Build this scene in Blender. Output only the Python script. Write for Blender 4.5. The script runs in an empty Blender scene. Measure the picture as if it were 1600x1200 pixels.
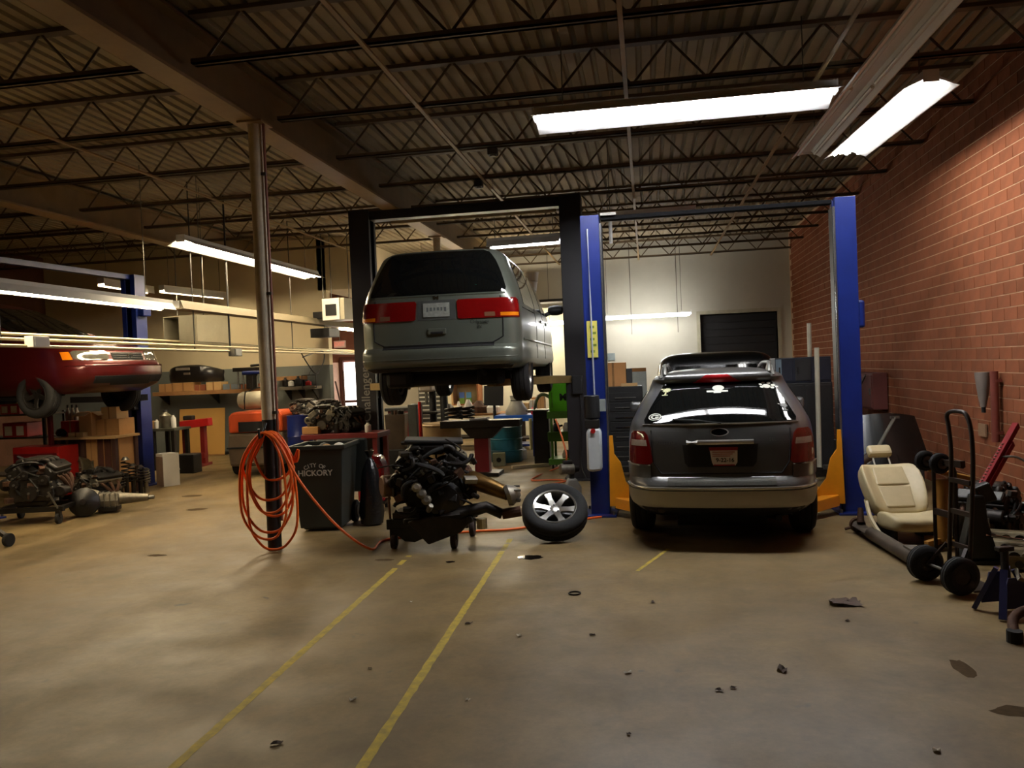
import bpy, math, random, bmesh
import numpy as np
from mathutils import Vector, Matrix, Euler

scene = bpy.context.scene
COL = scene.collection
PI = math.pi
random.seed(7)

# ------------------------------------------------------------------ camera
EYE = Vector((0.0, 0.0, 1.75))          # phone held at eye height
FPX = 1260.0                            # focal length for a 1600 px wide frame
WORLD = Matrix(((0.985520567663906, 0.03785988130050874, 0.16527504378860122),
                (0.1643407828839518, 0.026607555324068388, -0.9860446973037108),
                (-0.041729100068207584, 0.9989287599161354, 0.02000037049430557)))
cam_data = bpy.data.cameras.new('camera')
cam_data.sensor_width = 36.0
cam_data.lens = 36.0 * FPX / 1600.0
cam_data.clip_end = 200
cam = bpy.data.objects.new('camera', cam_data)
cam.matrix_world = Matrix.Translation(EYE) @ WORLD.to_4x4()
COL.objects.link(cam)
scene.camera = cam

# ------------------------------------------------------------------ world, exposure
world = bpy.data.worlds.new('world')
scene.world = world
world.use_nodes = True
world.node_tree.nodes['Background'].inputs[0].default_value = (0.03, 0.025, 0.02, 1)
world.node_tree.nodes['Background'].inputs[1].default_value = 0.3
scene.view_settings.view_transform = 'Standard'
scene.view_settings.look = 'None'
scene.view_settings.gamma = 1.0
scene.view_settings.use_curve_mapping = False
scene.view_settings.exposure = 0.0
TUBE = 90.0                             # emission of a lit fluorescent tube


def ray(px, py):
    return WORLD @ Vector(((px - 800) / FPX, -(py - 600) / FPX, -1.0))


def fl(px, py, z=0.0):
    """point of the plane at height z seen in that direction"""
    r = ray(px, py)
    return EYE + r * ((z - EYE.z) / r.z)


def at(px, py, Y):
    """point of the vertical plane at distance Y seen in that direction"""
    r = ray(px, py)
    return EYE + r * (Y / r.y)


def seen(p):
    c = WORLD.transposed() @ (Vector(p) - EYE)
    if c.z > -0.1:
        return (-9999, -9999)
    return (800 + FPX * c.x / -c.z, 600 - FPX * c.y / -c.z)


# ------------------------------------------------------------------ materials
def lin(c):
    out = []
    for v in c:
        v = v / 255.0
        out.append(v / 12.92 if v <= 0.04045 else ((v + 0.055) / 1.055) ** 2.4)
    return tuple(out) + (1.0,)


MATS = {}


def mat(name, col, rough=0.6, metal=0.0, var=0.25, scale=6.0, bump=0.0, spec=0.5, coat=0.0, col2=None, trans=0.0):
    if name in MATS:
        return MATS[name]
    m = bpy.data.materials.new(name)
    m.use_nodes = True
    nt = m.node_tree
    b = nt.nodes['Principled BSDF']
    b.inputs['Roughness'].default_value = rough
    b.inputs['Metallic'].default_value = metal
    b.inputs['Specular IOR Level'].default_value = spec
    b.inputs['Coat Weight'].default_value = coat
    b.inputs['Coat Roughness'].default_value = 0.06
    if trans:
        b.inputs['Transmission Weight'].default_value = trans
    tc = nt.nodes.new('ShaderNodeTexCoord')
    nz = nt.nodes.new('ShaderNodeTexNoise')
    nz.inputs['Scale'].default_value = scale
    nz.inputs['Detail'].default_value = 5.0
    nz.inputs['Roughness'].default_value = 0.65
    nt.links.new(tc.outputs['Object'], nz.inputs['Vector'])
    ramp = nt.nodes.new('ShaderNodeValToRGB')
    ramp.color_ramp.elements[0].position = 0.3
    ramp.color_ramp.elements[1].position = 0.7
    c = lin(col)
    lo = lin(col2) if col2 else tuple(v * (1 - var) for v in c[:3]) + (1,)
    ramp.color_ramp.elements[0].color = lo
    ramp.color_ramp.elements[1].color = c
    nt.links.new(nz.outputs['Fac'], ramp.inputs['Fac'])
    nt.links.new(ramp.outputs['Color'], b.inputs['Base Color'])
    if bump:
        bp = nt.nodes.new('ShaderNodeBump')
        bp.inputs['Strength'].default_value = bump
        bp.inputs['Distance'].default_value = 0.01
        nt.links.new(nz.outputs['Fac'], bp.inputs['Height'])
        nt.links.new(bp.outputs['Normal'], b.inputs['Normal'])
    MATS[name] = m
    return m


def glow(name, col, strength):
    if name in MATS:
        return MATS[name]
    m = bpy.data.materials.new(name)
    m.use_nodes = True
    nt = m.node_tree
    b = nt.nodes['Principled BSDF']
    b.inputs['Base Color'].default_value = (0.8, 0.8, 0.8, 1)
    b.inputs['Emission Color'].default_value = lin(col)
    b.inputs['Emission Strength'].default_value = strength
    MATS[name] = m
    return m


# ------------------------------------------------------------------ mesh helpers
class MB:
    def __init__(self):
        self.v = []
        self.f = []
        self.M = None

    def add(self, verts, faces, M=None):
        n = len(self.v)
        for p in verts:
            p = Vector(p)
            if M is not None:
                p = M @ p
            if self.M is not None:
                p = self.M @ p
            self.v.append(p)
        for q in faces:
            self.f.append(tuple(i + n for i in q))
        return self

    def box(self, c, s, M=None, rz=0.0, rx=0.0, ry=0.0):
        x, y, z = s[0] / 2, s[1] / 2, s[2] / 2
        T = Matrix.Translation(c)
        if rz or rx or ry:
            T = T @ Euler((rx, ry, rz)).to_matrix().to_4x4()
        if M is not None:
            T = M @ T
        vs = [(-x, -y, -z), (x, -y, -z), (x, y, -z), (-x, y, -z), (-x, -y, z), (x, -y, z), (x, y, z), (-x, y, z)]
        return self.add(vs, [(3, 2, 1, 0), (4, 5, 6, 7), (0, 1, 5, 4), (1, 2, 6, 5), (2, 3, 7, 6), (3, 0, 4, 7)], T)

    def cor(self, a, b):
        """box from corner a to corner b"""
        a, b = Vector(a), Vector(b)
        return self.box((a + b) / 2, [abs(b[i] - a[i]) for i in range(3)])

    def _frame(self, d):
        d = Vector(d).normalized()
        h = Vector((0, 0, 1)) if abs(d.z) < 0.95 else Vector((1, 0, 0))
        x = d.cross(h).normalized()
        y = x.cross(d).normalized()
        return x, y

    def bar(self, a, b, w, h):
        """rectangular beam from a to b; h measured upwards"""
        a, b = Vector(a), Vector(b)
        x, y = self._frame(b - a)
        vs = []
        for p in (a, b):
            for sx, sy in ((-1, -1), (1, -1), (1, 1), (-1, 1)):
                vs.append(p + x * (sx * w / 2) + y * (sy * h / 2))
        return self.add(vs, [(3, 2, 1, 0), (4, 5, 6, 7), (0, 1, 5, 4), (1, 2, 6, 5), (2, 3, 7, 6), (3, 0, 4, 7)])

    def cyl(self, a, b, r, r2=None, n=14):
        r2 = r if r2 is None else r2
        a, b = Vector(a), Vector(b)
        x, y = self._frame(b - a)
        vs = []
        for p, q in ((a, r), (b, r2)):
            for i in range(n):
                t = 2 * PI * i / n
                vs.append(p + x * (q * math.cos(t)) + y * (q * math.sin(t)))
        fs = [(i, (i + 1) % n, n + (i + 1) % n, n + i) for i in range(n)]
        fs = [tuple(reversed(q)) for q in fs]
        fs.append(tuple(range(n)))
        fs.append(tuple(range(2 * n - 1, n - 1, -1)))
        return self.add(vs, fs)

    def tube(self, path, r, n=8, closed=False):
        path = [Vector(p) for p in path]
        k = len(path)
        vs = []
        px = None
        for i, p in enumerate(path):
            if closed:
                d = path[(i + 1) % k] - path[i - 1]
            else:
                d = path[min(i + 1, k - 1)] - path[max(i - 1, 0)]
            d.normalize()
            if px is None:
                x, y = self._frame(d)
            else:
                x = (px - d * px.dot(d))
                if x.length < 1e-6:
                    x, y = self._frame(d)
                x.normalize()
                y = d.cross(x)
            px = x
            rr = r[i] if isinstance(r, (list, tuple)) else r
            for j in range(n):
                t = 2 * PI * j / n
                vs.append(p + x * (rr * math.cos(t)) + y * (rr * math.sin(t)))
        fs = []
        for i in range(k if closed else k - 1):
            a, b = i * n, ((i + 1) % k) * n
            for j in range(n):
                fs.append((a + j, a + (j + 1) % n, b + (j + 1) % n, b + j))
        if not closed:
            fs.append(tuple(range(n - 1, -1, -1)))
            fs.append(tuple((k - 1) * n + j for j in range(n)))
        return self.add(vs, fs)

    def lathe(self, prof, n=20, M=None, closed=False):
        """profile [(r, z)] turned about z"""
        vs = []
        for r, z in prof:
            for j in range(n):
                t = 2 * PI * j / n
                vs.append((max(r, 1e-4) * math.cos(t), max(r, 1e-4) * math.sin(t), z))
        k = len(prof)
        fs = []
        for i in range(k if closed else k - 1):
            a, b = i * n, ((i + 1) % k) * n
            for j in range(n):
                fs.append((a + j, a + (j + 1) % n, b + (j + 1) % n, b + j))
        if not closed:
            fs.append(tuple(range(n - 1, -1, -1)))
            fs.append(tuple((k - 1) * n + j for j in range(n)))
        return self.add(vs, fs, M)

    def prism(self, poly, a, b, axis='x', M=None):
        """polygon (2-D) extruded from a to b along an axis; poly coords are the two other axes in order"""
        vs = []
        for t in (a, b):
            for p, q in poly:
                vs.append({'x': (t, p, q), 'y': (p, t, q), 'z': (p, q, t)}[axis])
        n = len(poly)
        fs = [(i, (i + 1) % n, n + (i + 1) % n, n + i) for i in range(n)]
        fs.append(tuple(range(n - 1, -1, -1)))
        fs.append(tuple(range(n, 2 * n)))
        return self.add(vs, fs, M)

    def build(self, name, material, parent=None, smooth=False, bevel=0.0, loc=None, subdiv=0, fix=True):
        me = bpy.data.meshes.new(name)
        me.from_pydata([tuple(p) for p in self.v], [], self.f)
        if fix:
            bm = bmesh.new()
            bm.from_mesh(me)
            bmesh.ops.recalc_face_normals(bm, faces=bm.faces)
            bm.to_mesh(me)
            bm.free()
        me.materials.append(material)
        if smooth:
            me.shade_smooth()
            if smooth is not True:
                me.set_sharp_from_angle(angle=math.radians(smooth))
        o = bpy.data.objects.new(name, me)
        COL.objects.link(o)
        if parent is not None:
            o.parent = parent
        if loc is not None:
            o.location = loc
        if bevel:
            bv = o.modifiers.new('bevel', 'BEVEL')
            bv.width = bevel
            bv.segments = 2
            bv.limit_method = 'ANGLE'
            bv.angle_limit = math.radians(40)
        if subdiv:
            sd = o.modifiers.new('subdiv', 'SUBSURF')
            sd.levels = sd.render_levels = subdiv
        return o


def tag(o, label, cat, group=None):
    o['label'] = label
    o['category'] = cat
    if group:
        o['group'] = group
    return o


def thing(name, label, cat, loc=(0, 0, 0), rz=0.0, group=None):
    o = bpy.data.objects.new(name, None)
    COL.objects.link(o)
    o.location = loc
    o.rotation_euler = (0, 0, rz)
    o.empty_display_size = 0.1
    return tag(o, label, cat, group)


def struct(o):
    o['kind'] = 'structure'
    return o


def stuff(o):
    o['kind'] = 'stuff'
    return o


def copy_tree(o, parent=None):
    c = o.copy()
    COL.objects.link(c)
    c.parent = parent
    for ch in list(o.children):
        copy_tree(ch, c)
    return c


def text(s, size, material, parent, M, name='lettering', extrude=0.001, bold=0.0, shear=0.0):
    cu = bpy.data.curves.new(name, 'FONT')
    cu.body = s
    cu.size = size
    cu.align_x = 'CENTER'
    cu.align_y = 'CENTER'
    cu.extrude = extrude
    cu.offset = bold
    cu.shear = shear
    cu.resolution_u = 3
    t = bpy.data.objects.new(name, cu)
    COL.objects.link(t)
    me = bpy.data.meshes.new_from_object(t)
    COL.objects.unlink(t)
    bpy.data.objects.remove(t)
    me.materials.clear()
    me.materials.append(material)
    o = bpy.data.objects.new(name, me)
    COL.objects.link(o)
    o.parent = parent
    o.matrix_local = M
    return o


def face_M(loc, facing='-y', rot=0.0):
    """matrix that stands a text up so it reads from the given side"""
    base = {'-y': Euler((PI / 2, 0, 0)), '+x': Euler((PI / 2, 0, PI / 2)), '-x': Euler((PI / 2, 0, -PI / 2)), 'up': Euler((0, 0, 0))}[facing]
    return Matrix.Translation(loc) @ base.to_matrix().to_4x4() @ Matrix.Rotation(rot, 4, 'Z')


def bez(p0, p1, p2, n=10):
    p0, p1, p2 = Vector(p0), Vector(p1), Vector(p2)
    return [p0 * (1 - t) ** 2 + p1 * (2 * t * (1 - t)) + p2 * t * t for t in [i / n for i in range(n + 1)]]


def spline(pts, n=8):
    """Catmull-Rom through the points"""
    P = [Vector(p) for p in pts]
    out = []
    for i in range(len(P) - 1):
        a, b, c, d = P[max(i - 1, 0)], P[i], P[i + 1], P[min(i + 2, len(P) - 1)]
        for k in range(n):
            t = k / n
            out.append(0.5 * ((2 * b) + (c - a) * t + (2 * a - 5 * b + 4 * c - d) * t * t + (3 * b - a - 3 * c + d) * t ** 3))
    out.append(P[-1])
    return out


# common materials
BLACK = mat('black paint', (22, 22, 22), 0.5, 0, 0.3)
RUBBER = mat('tyre rubber', (30, 29, 28), 0.85, 0, 0.35, 20, 0.2)
STEEL = mat('grey steel', (120, 118, 112), 0.42, 0.8, 0.35, 9)
DARKSTEEL = mat('dark oily steel', (52, 47, 42), 0.5, 0.6, 0.5, 12, 0.3)
CHROME = mat('chrome', (215, 215, 215), 0.14, 1.0, 0.05)
CAST = mat('cast aluminium', (150, 143, 128), 0.5, 0.7, 0.45, 14, 0.3)
GREASE = mat('greasy black', (28, 25, 22), 0.4, 0.2, 0.5, 16, 0.3)
RUST = mat('rusty iron', (92, 62, 42), 0.8, 0.3, 0.5, 14, 0.3)
CREAM = mat('cream paint', (206, 196, 168), 0.7, 0, 0.18, 3)
WHITE = mat('white paint', (228, 226, 218), 0.5, 0, 0.08)
CARD = mat('cardboard', (188, 142, 88), 0.85, 0, 0.16, 5)
CARDLIGHT = mat('pale cardboard', (214, 176, 120), 0.85, 0, 0.12, 5)
REDP = mat('red paint', (176, 26, 24), 0.4, 0, 0.25, 5)
DRED = mat('dark red paint', (112, 20, 26), 0.4, 0, 0.25, 5)
BLUEP = mat('blue paint', (14, 34, 104), 0.38, 0, 0.22, 4)
WOOD = mat('plywood', (170, 124, 76), 0.8, 0, 0.3, 6)
YELLOW = mat('yellow paint', (232, 150, 22), 0.45, 0, 0.15, 5)
DGREY = mat('dark grey plastic', (48, 48, 48), 0.6, 0, 0.25)
PAPER = mat('white paper', (232, 230, 222), 0.8, 0, 0.05)
BRASS = mat('tarnished brass', (128, 96, 48), 0.4, 0.8, 0.4, 10)

# ================================================================== THE ROOM
XR, XL, YB, YBL, YF, ZD = 3.70, -14.5, 21.6, 17.7, -3.0, 4.92
XC = -7.22                     # where the left back wall ends and the recess begins

# floor ------------------------------------------------------------
def floor_material():
    m = bpy.data.materials.new('worn concrete')
    m.use_nodes = True
    nt = m.node_tree
    b = nt.nodes['Principled BSDF']
    tc = nt.nodes.new('ShaderNodeTexCoord')

    def noise(s, d=6, r=0.6, dist=0.0):
        n = nt.nodes.new('ShaderNodeTexNoise')
        n.inputs['Scale'].default_value = s
        n.inputs['Detail'].default_value = d
        n.inputs['Roughness'].default_value = r
        n.inputs['Distortion'].default_value = dist
        nt.links.new(tc.outputs['Object'], n.inputs['Vector'])
        return n

    def ramp(src, p0, c0, p1, c1):
        r = nt.nodes.new('ShaderNodeValToRGB')
        r.color_ramp.elements[0].position = p0
        r.color_ramp.elements[0].color = c0
        r.color_ramp.elements[1].position = p1
        r.color_ramp.elements[1].color = c1
        nt.links.new(src.outputs['Fac'], r.inputs['Fac'])
        return r

    def mix(a, bb, fac, mode='MIX'):
        x = nt.nodes.new('ShaderNodeMix')
        x.data_type = 'RGBA'
        x.blend_type = mode
        nt.links.new(a, x.inputs[6])
        nt.links.new(bb, x.inputs[7])
        if isinstance(fac, float):
            x.inputs[0].default_value = fac
        else:
            nt.links.new(fac, x.inputs[0])
        return x.outputs[2]
    big = ramp(noise(0.55, 4, 0.6, 0.6), 0.3, lin((111, 96, 68)), 0.7, lin((144, 122, 81)))
    mid = ramp(noise(2.6, 8, 0.7, 0.4), 0.32, (0.62, 0.6, 0.58, 1), 0.68, (1.08, 1.06, 1.02, 1))
    fine = ramp(noise(22, 6, 0.75), 0.3, (0.78, 0.78, 0.77, 1), 0.7, (1.08, 1.08, 1.08, 1))
    c = mix(big.outputs[0], mid.outputs[0], 0.8, 'MULTIPLY')
    c = mix(c, fine.outputs[0], 0.7, 'MULTIPLY')
    spots = ramp(noise(3.4, 3, 0.5, 0.2), 0.70, (0, 0, 0, 1), 0.76, (1, 1, 1, 1))
    dark = nt.nodes.new('ShaderNodeRGB')
    dark.outputs[0].default_value = lin((88, 78, 62))
    c = mix(c, dark.outputs[0], spots.outputs[0])
    nt.links.new(c, b.inputs['Base Color'])
    rr = ramp(noise(1.6, 5, 0.6), 0.3, (0.36, 0.36, 0.36, 1), 0.7, (0.62, 0.62, 0.62, 1))
    nt.links.new(rr.outputs[0], b.inputs['Roughness'])
    b.inputs['Specular IOR Level'].default_value = 0.35
    bp = nt.nodes.new('ShaderNodeBump')
    bp.inputs['Strength'].default_value = 0.12
    bp.inputs['Distance'].default_value = 0.01
    nt.links.new(noise(9, 8, 0.7).outputs['Fac'], bp.inputs['Height'])
    nt.links.new(bp.outputs['Normal'], b.inputs['Normal'])
    return m


o = MB().cor((XL - 0.2, YF - 0.2, -0.1), (XR + 0.2, YB + 0.2, 0)).build('floor', floor_material())
struct(o)

# roof deck with ribs along the view -------------------------------
DECK = mat('roof deck', (156, 140, 110), 0.75, 0, 0.25, 2.0)
mb = MB()
pitch = 0.155
x = XL
vs, fs = [], []
prof = []
while x < XR + 0.1:
    prof += [(x, ZD), (x + 0.09, ZD), (x + 0.105, ZD + 0.04), (x + 0.14, ZD + 0.04)]
    x += pitch
for y in (YF, YB + 0.1):
    for (px, pz) in prof:
        vs.append((px, y, pz))
n = len(prof)
for i in range(n - 1):
    fs.append((i, i + 1, n + i + 1, n + i))
mb.add(vs, fs)
o = mb.build('ceiling', DECK)
struct(o)

# brick wall on the right -------------------------------------------
def brick_material():
    m = mat('red brick', (144, 84, 54), 0.85, 0, 0.3, 3.0, 0.25, 0.2)
    nt = m.node_tree
    b = nt.nodes['Principled BSDF']
    src = b.inputs['Base Color'].links[0].from_socket
    oi = nt.nodes.new('ShaderNodeObjectInfo')
    hsv = nt.nodes.new('ShaderNodeHueSaturation')
    mr = nt.nodes.new('ShaderNodeMapRange')
    mr.inputs['To Min'].default_value = 0.86
    mr.inputs['To Max'].default_value = 1.12
    nt.links.new(oi.outputs['Random'], mr.inputs['Value'])
    nt.links.new(mr.outputs['Result'], hsv.inputs['Value'])
    nt.links.new(src, hsv.inputs['Color'])
    nt.links.new(hsv.outputs['Color'], b.inputs['Base Color'])
    return m


BRICK = brick_material()
MORTAR = mat('pale mortar', (206, 172, 140), 0.95, 0, 0.2, 8, 0.2, 0.1)
wall = MB().cor((XR, YF, 0), (XR + 0.2, YB + 0.2, ZD + 0.05)).build('wall_right', MORTAR)
struct(wall)
wall['label'] = 'red brick side wall with pale mortar joints'
BH, BL, GAP = 0.135, 0.30, 0.011
brick_mesh_mb = MB().box((0, 0, 0), (0.03, BL - GAP, BH - GAP))
proto = brick_mesh_mb.build('brick', BRICK, wall)
slots = []
row = 0
z = 0.0
while z + BH < ZD:
    y = YF + (0 if row % 2 == 0 else BL / 2)
    while y + BL < YB:
        slots.append((XR + 0.0105, y + BL / 2, z + BH / 2))
        y += BL
    z += BH
    row += 1


def inview(p):
    u, v = seen(p)
    return -20 < u < 1620 and -20 < v < 1220


slots.sort(key=lambda p: (not inview(p), (Vector(p) - EYE).length))
rest = MB()
for i, p in enumerate(slots):
    jit = random.uniform(-0.0015, 0.0015)
    if i < 300:
        b = proto if i == 0 else proto.copy()
        if i:
            COL.objects.link(b)
        b.location = (p[0] + jit, p[1], p[2])
    else:
        rest.box((p[0] + jit, p[1], p[2]), (0.03, BL - GAP, BH - GAP))
o = rest.build('brick', BRICK, wall)
stuff(o)

# back wall with the dark doorway --------------------------------------
WALLC = mat('cream wall', (205, 200, 180), 0.8, 0, 0.1, 1.2)
GREYWALL = mat('grey wall paint', (112, 118, 112), 0.8, 0, 0.12, 2)
dl, dr, dtop = 1.42, 3.36, 2.93
mb = MB()
mb.cor((-7.45, YB, 0), (dl, YB + 0.2, ZD))
mb.cor((dr, YB, 0), (XR, YB + 0.2, ZD))
mb.cor((dl, YB, dtop), (dr, YB + 0.2, ZD))
o = mb.build('wall_back', WALLC)
struct(o)
# panel seams on the back wall
for sx in (-0.35, 0.85):
    struct(MB().box((sx, YB - 0.004, 3.7), (0.018, 0.01, 2.4)).build('trim_1', mat('seam', (120, 114, 98)), None))
# dark room beyond the doorway
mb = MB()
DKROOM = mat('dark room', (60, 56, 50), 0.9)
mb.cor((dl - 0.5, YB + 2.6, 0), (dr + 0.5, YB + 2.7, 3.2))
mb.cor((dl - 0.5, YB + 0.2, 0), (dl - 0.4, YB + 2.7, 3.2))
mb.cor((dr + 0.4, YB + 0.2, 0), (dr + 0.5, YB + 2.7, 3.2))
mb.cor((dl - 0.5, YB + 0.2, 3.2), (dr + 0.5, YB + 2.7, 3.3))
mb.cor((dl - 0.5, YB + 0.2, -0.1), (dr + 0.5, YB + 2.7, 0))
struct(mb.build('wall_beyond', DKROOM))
d = MB()
d.cor((dl - 0.09, YB - 0.03, 0), (dl, YB + 0.2, dtop + 0.09))
d.cor((dr, YB - 0.03, 0), (dr + 0.09, YB + 0.2, dtop + 0.09))
d.cor((dl, YB - 0.03, dtop), (dr, YB + 0.2, dtop + 0.09))
struct(d.build('door_1', mat('door frame paint', (196, 190, 160), 0.6)))
# dark pull-down door half closed inside
rd = MB()
for k in range(9):
    rd.cor((dl + 0.01, YB + 0.16, 1.2 + k * 0.19), (dr - 0.01, YB + 0.19, 1.2 + k * 0.19 + 0.18))
struct(rd.build('door_2', mat('charcoal door', (30, 28, 26), 0.7)))

# left back wall: cream above, grey dado below ------------------------------
CREAM2 = mat('warm cream wall', (214, 200, 164), 0.8, 0, 0.1, 1.0)
struct(MB().cor((XL, YBL, 2.0), (XC, YBL + 0.2, ZD)).build('wall_back_left', CREAM2))
struct(MB().cor((XL, YBL - 0.005, 0), (XC, YBL + 0.2, 2.0)).build('wall_back_left_lower', GREYWALL))
RBW = mat('reddish brown wall', (150, 98, 78), 0.8)
struct(MB().cor((-10.2, YBL + 0.2, 0), (-10.0, YB, ZD)).build('wall_recess', RBW))
struct(MB().cor((-10.2, YB, 0), (-7.45, YB + 0.2, ZD)).build('wall_back_recess', RBW))
# left wall and wall behind
struct(MB().cor((XL - 0.2, YF, 0), (XL, YBL + 0.2, ZD)).build('wall_left', mat('dim brick wall', (120, 84, 64), 0.9, 0, 0.3, 3)))
struct(MB().cor((XL - 0.2, YF - 0.2, 0), (XR + 0.2, YF, ZD + 0.05)).build('wall_front', mat('front wall', (120, 104, 82), 0.9)))
# lit side door at the end of the recess
DOORGLOW = glow('daylight door glass', (255, 244, 240), 4.0)
dp = at(563, 640, YB - 0.02)
struct(MB().cor((dp.x - 0.42, YB - 0.03, 0.05), (dp.x + 0.42, YB - 0.01, 2.1)).build('window_1', DOORGLOW))
fr = MB()
for sx in (-0.47, 0.47):
    fr.box((dp.x + sx, YB - 0.05, 1.08), (0.1, 0.12, 2.16))
fr.box((dp.x, YB - 0.05, 2.2), (1.04, 0.12, 0.1))
fr.box((dp.x, YB - 0.05, 1.0), (0.86, 0.06, 0.07))
leaf = MB().bar((dp.x - 0.56, YB - 0.10, 1.05), (dp.x - 0.98, YB - 0.85, 1.05), 0.045, 2.1).build('door_4', mat('pinkish door leaf', (226, 190, 172), 0.6))
struct(leaf)
struct(fr.build('door_3', mat('brown door frame', (96, 54, 44), 0.6)))

# ------------------------------------------------------------------ roof steel
GIRD = mat('brown girder paint', (126, 102, 64), 0.6, 0, 0.2, 4)
TAN = mat('tan steel paint', (150, 122, 78), 0.55, 0, 0.2, 4)
JOIST = mat('joist brown paint', (104, 86, 62), 0.65, 0, 0.25, 4)


def girder(xc, y0, y1, label):
    t = thing('steel_girder', label, 'beam', (xc, y0, 4.32), group='main roof girders')
    L = y1 - y0
    MB().cor((-0.13, 0, 0), (0.13, L, 0.03)).build('lower_flange', TAN, t)
    MB().cor((-0.02, 0, 0.03), (0.02, L, 0.5)).build('web', GIRD, t)
    MB().cor((-0.13, 0, 0.5), (0.13, L, 0.53)).build('upper_flange', GIRD, t)
    return t


girder(-3.88, YF, YB, 'long tan steel roof girder resting on the post with the orange hose')
girder(-8.75, YF, YBL, 'long tan steel roof girder above the red raised minivan')


def joist(x0, x1, y, label):
    t = thing('roof_joist', label, 'joist', ((x0 + x1) / 2, y, 4.47), group='open web roof joists')
    h = (x1 - x0) / 2
    b = MB()
    b.cor((-h, -0.05, 0), (h, -0.012, 0.04)).cor((-h, 0.012, 0), (h, 0.05, 0.04))
    b.cor((-h, -0.05, 0), (h, 0.05, 0.006))
    b.build('bottom_chord', JOIST, t)
    MB().cor((-h, -0.05, 0.41), (h, 0.05, 0.45)).build('top_chord', JOIST, t)
    path = []
    nseg = int((x1 - x0) / 0.36)
    for i in range(nseg + 1):
        path.append((-h + 0.1 + (x1 - x0 - 0.2) * i / nseg, 0, 0.02 if i % 2 == 0 else 0.43))
    w = MB()
    for a, c in zip(path[:-1], path[1:]):
        w.cyl(a, c, 0.013, n=5)
    w.build('web_rod', JOIST, t)
    return t


JY = [3.2 + 1.64 * i for i in range(12)]
BAYS = ((-3.75, XR - 0.02, 'over the right bay'), (-8.62, -4.01, 'over the middle bay'), (XL, -8.88, 'over the left bay'))
ORD = ('nearest', 'second', 'third', 'fourth', 'fifth', 'sixth', 'seventh', 'eighth', 'ninth', 'tenth', 'eleventh', 'twelfth')
for x0, x1, where in BAYS:
    k = 0
    for y in JY:
        if x1 < -4 and y > YBL:
            continue
        joist(x0, x1, y, 'dark open web roof joist ' + where + ', ' + ORD[k] + ' from the camera')
        k += 1
# bridging bars along the view, tied to the bottom chords
for bx, lab in ((-2.2, 'thin steel bridging bar crossing the joists above the raised silver van'),
                (-0.1, 'thin steel bridging bar crossing the joists above the long lit lamp'),
                (1.75, 'thin steel bridging bar crossing the joists above the grey SUV'),
                (-6.3, 'thin steel bridging bar crossing the joists left of the hose post')):
    tag(MB().cor((bx - 0.02, YF, 4.45), (bx + 0.02, YB if bx > -4 else YBL, 4.47)).build('bridging_bar', TAN), lab, 'bar', 'joist bridging bars')

# posts under the girder ------------------------------------------------
POSTC = mat('cream post paint', (222, 208, 178), 0.6, 0, 0.3, 6)
pf = fl(430, 860)
PX, PY = -3.80, 7.66


def post(x, y, label, black_to):
    t = thing('steel_post', label, 'post', (x, y, 0), group='steel roof posts')
    MB().cyl((0, 0, 0), (0, 0, black_to), 0.07, n=20).build('black_base', BLACK, t, smooth=50)
    MB().cyl((0, 0, black_to), (0, 0, 4.30), 0.07, n=20).build('shaft', POSTC, t, smooth=50)
    MB().box((0, 0, 4.31), (0.26, 0.26, 0.02)).build('cap_plate', TAN, t)
    return t


post(PX, PY, 'cream steel post with black painted base carrying the coiled orange hose', 1.33)
post(-3.88, 15.1, 'cream steel post behind the raised silver van', 1.3)
# conduit strapped to the near post
t = thing('post_conduit', 'thin reddish conduit strapped to the post with the orange hose', 'pipe', (PX + 0.1, PY - 0.02, 0))
MB().cyl((0, 0, 0.3), (0, 0, 4.3), 0.014, n=8).build('pipe', mat('reddish conduit', (150, 92, 74), 0.5), t, smooth=50)
for zz in (1.4, 2.6, 3.8):
    MB().box((-0.03, 0, zz), (0.08, 0.04, 0.03)).build('strap', STEEL, t)

# ================================================================== LAMPS
COOL = glow('cool white tube', (246, 246, 250), TUBE)
WARM = glow('warm white tube', (255, 231, 190), TUBE)
BRIGHT = glow('bright cool tube', (248, 248, 250), TUBE * 0.75)
BRIGHTW = glow('bright warm tube', (255, 240, 212), TUBE * 1.1)
TANREFL = mat('tan lamp housing', (112, 102, 80), 0.6, 0, 0.15)
DIM = mat('unlit tube glass', (205, 205, 198), 0.3, 0, 0.05)
REFL = mat('white lamp reflector', (226, 226, 222), 0.45, 0, 0.06)
CHAIN = mat('lamp chain', (120, 116, 105), 0.5, 0.7)


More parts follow.
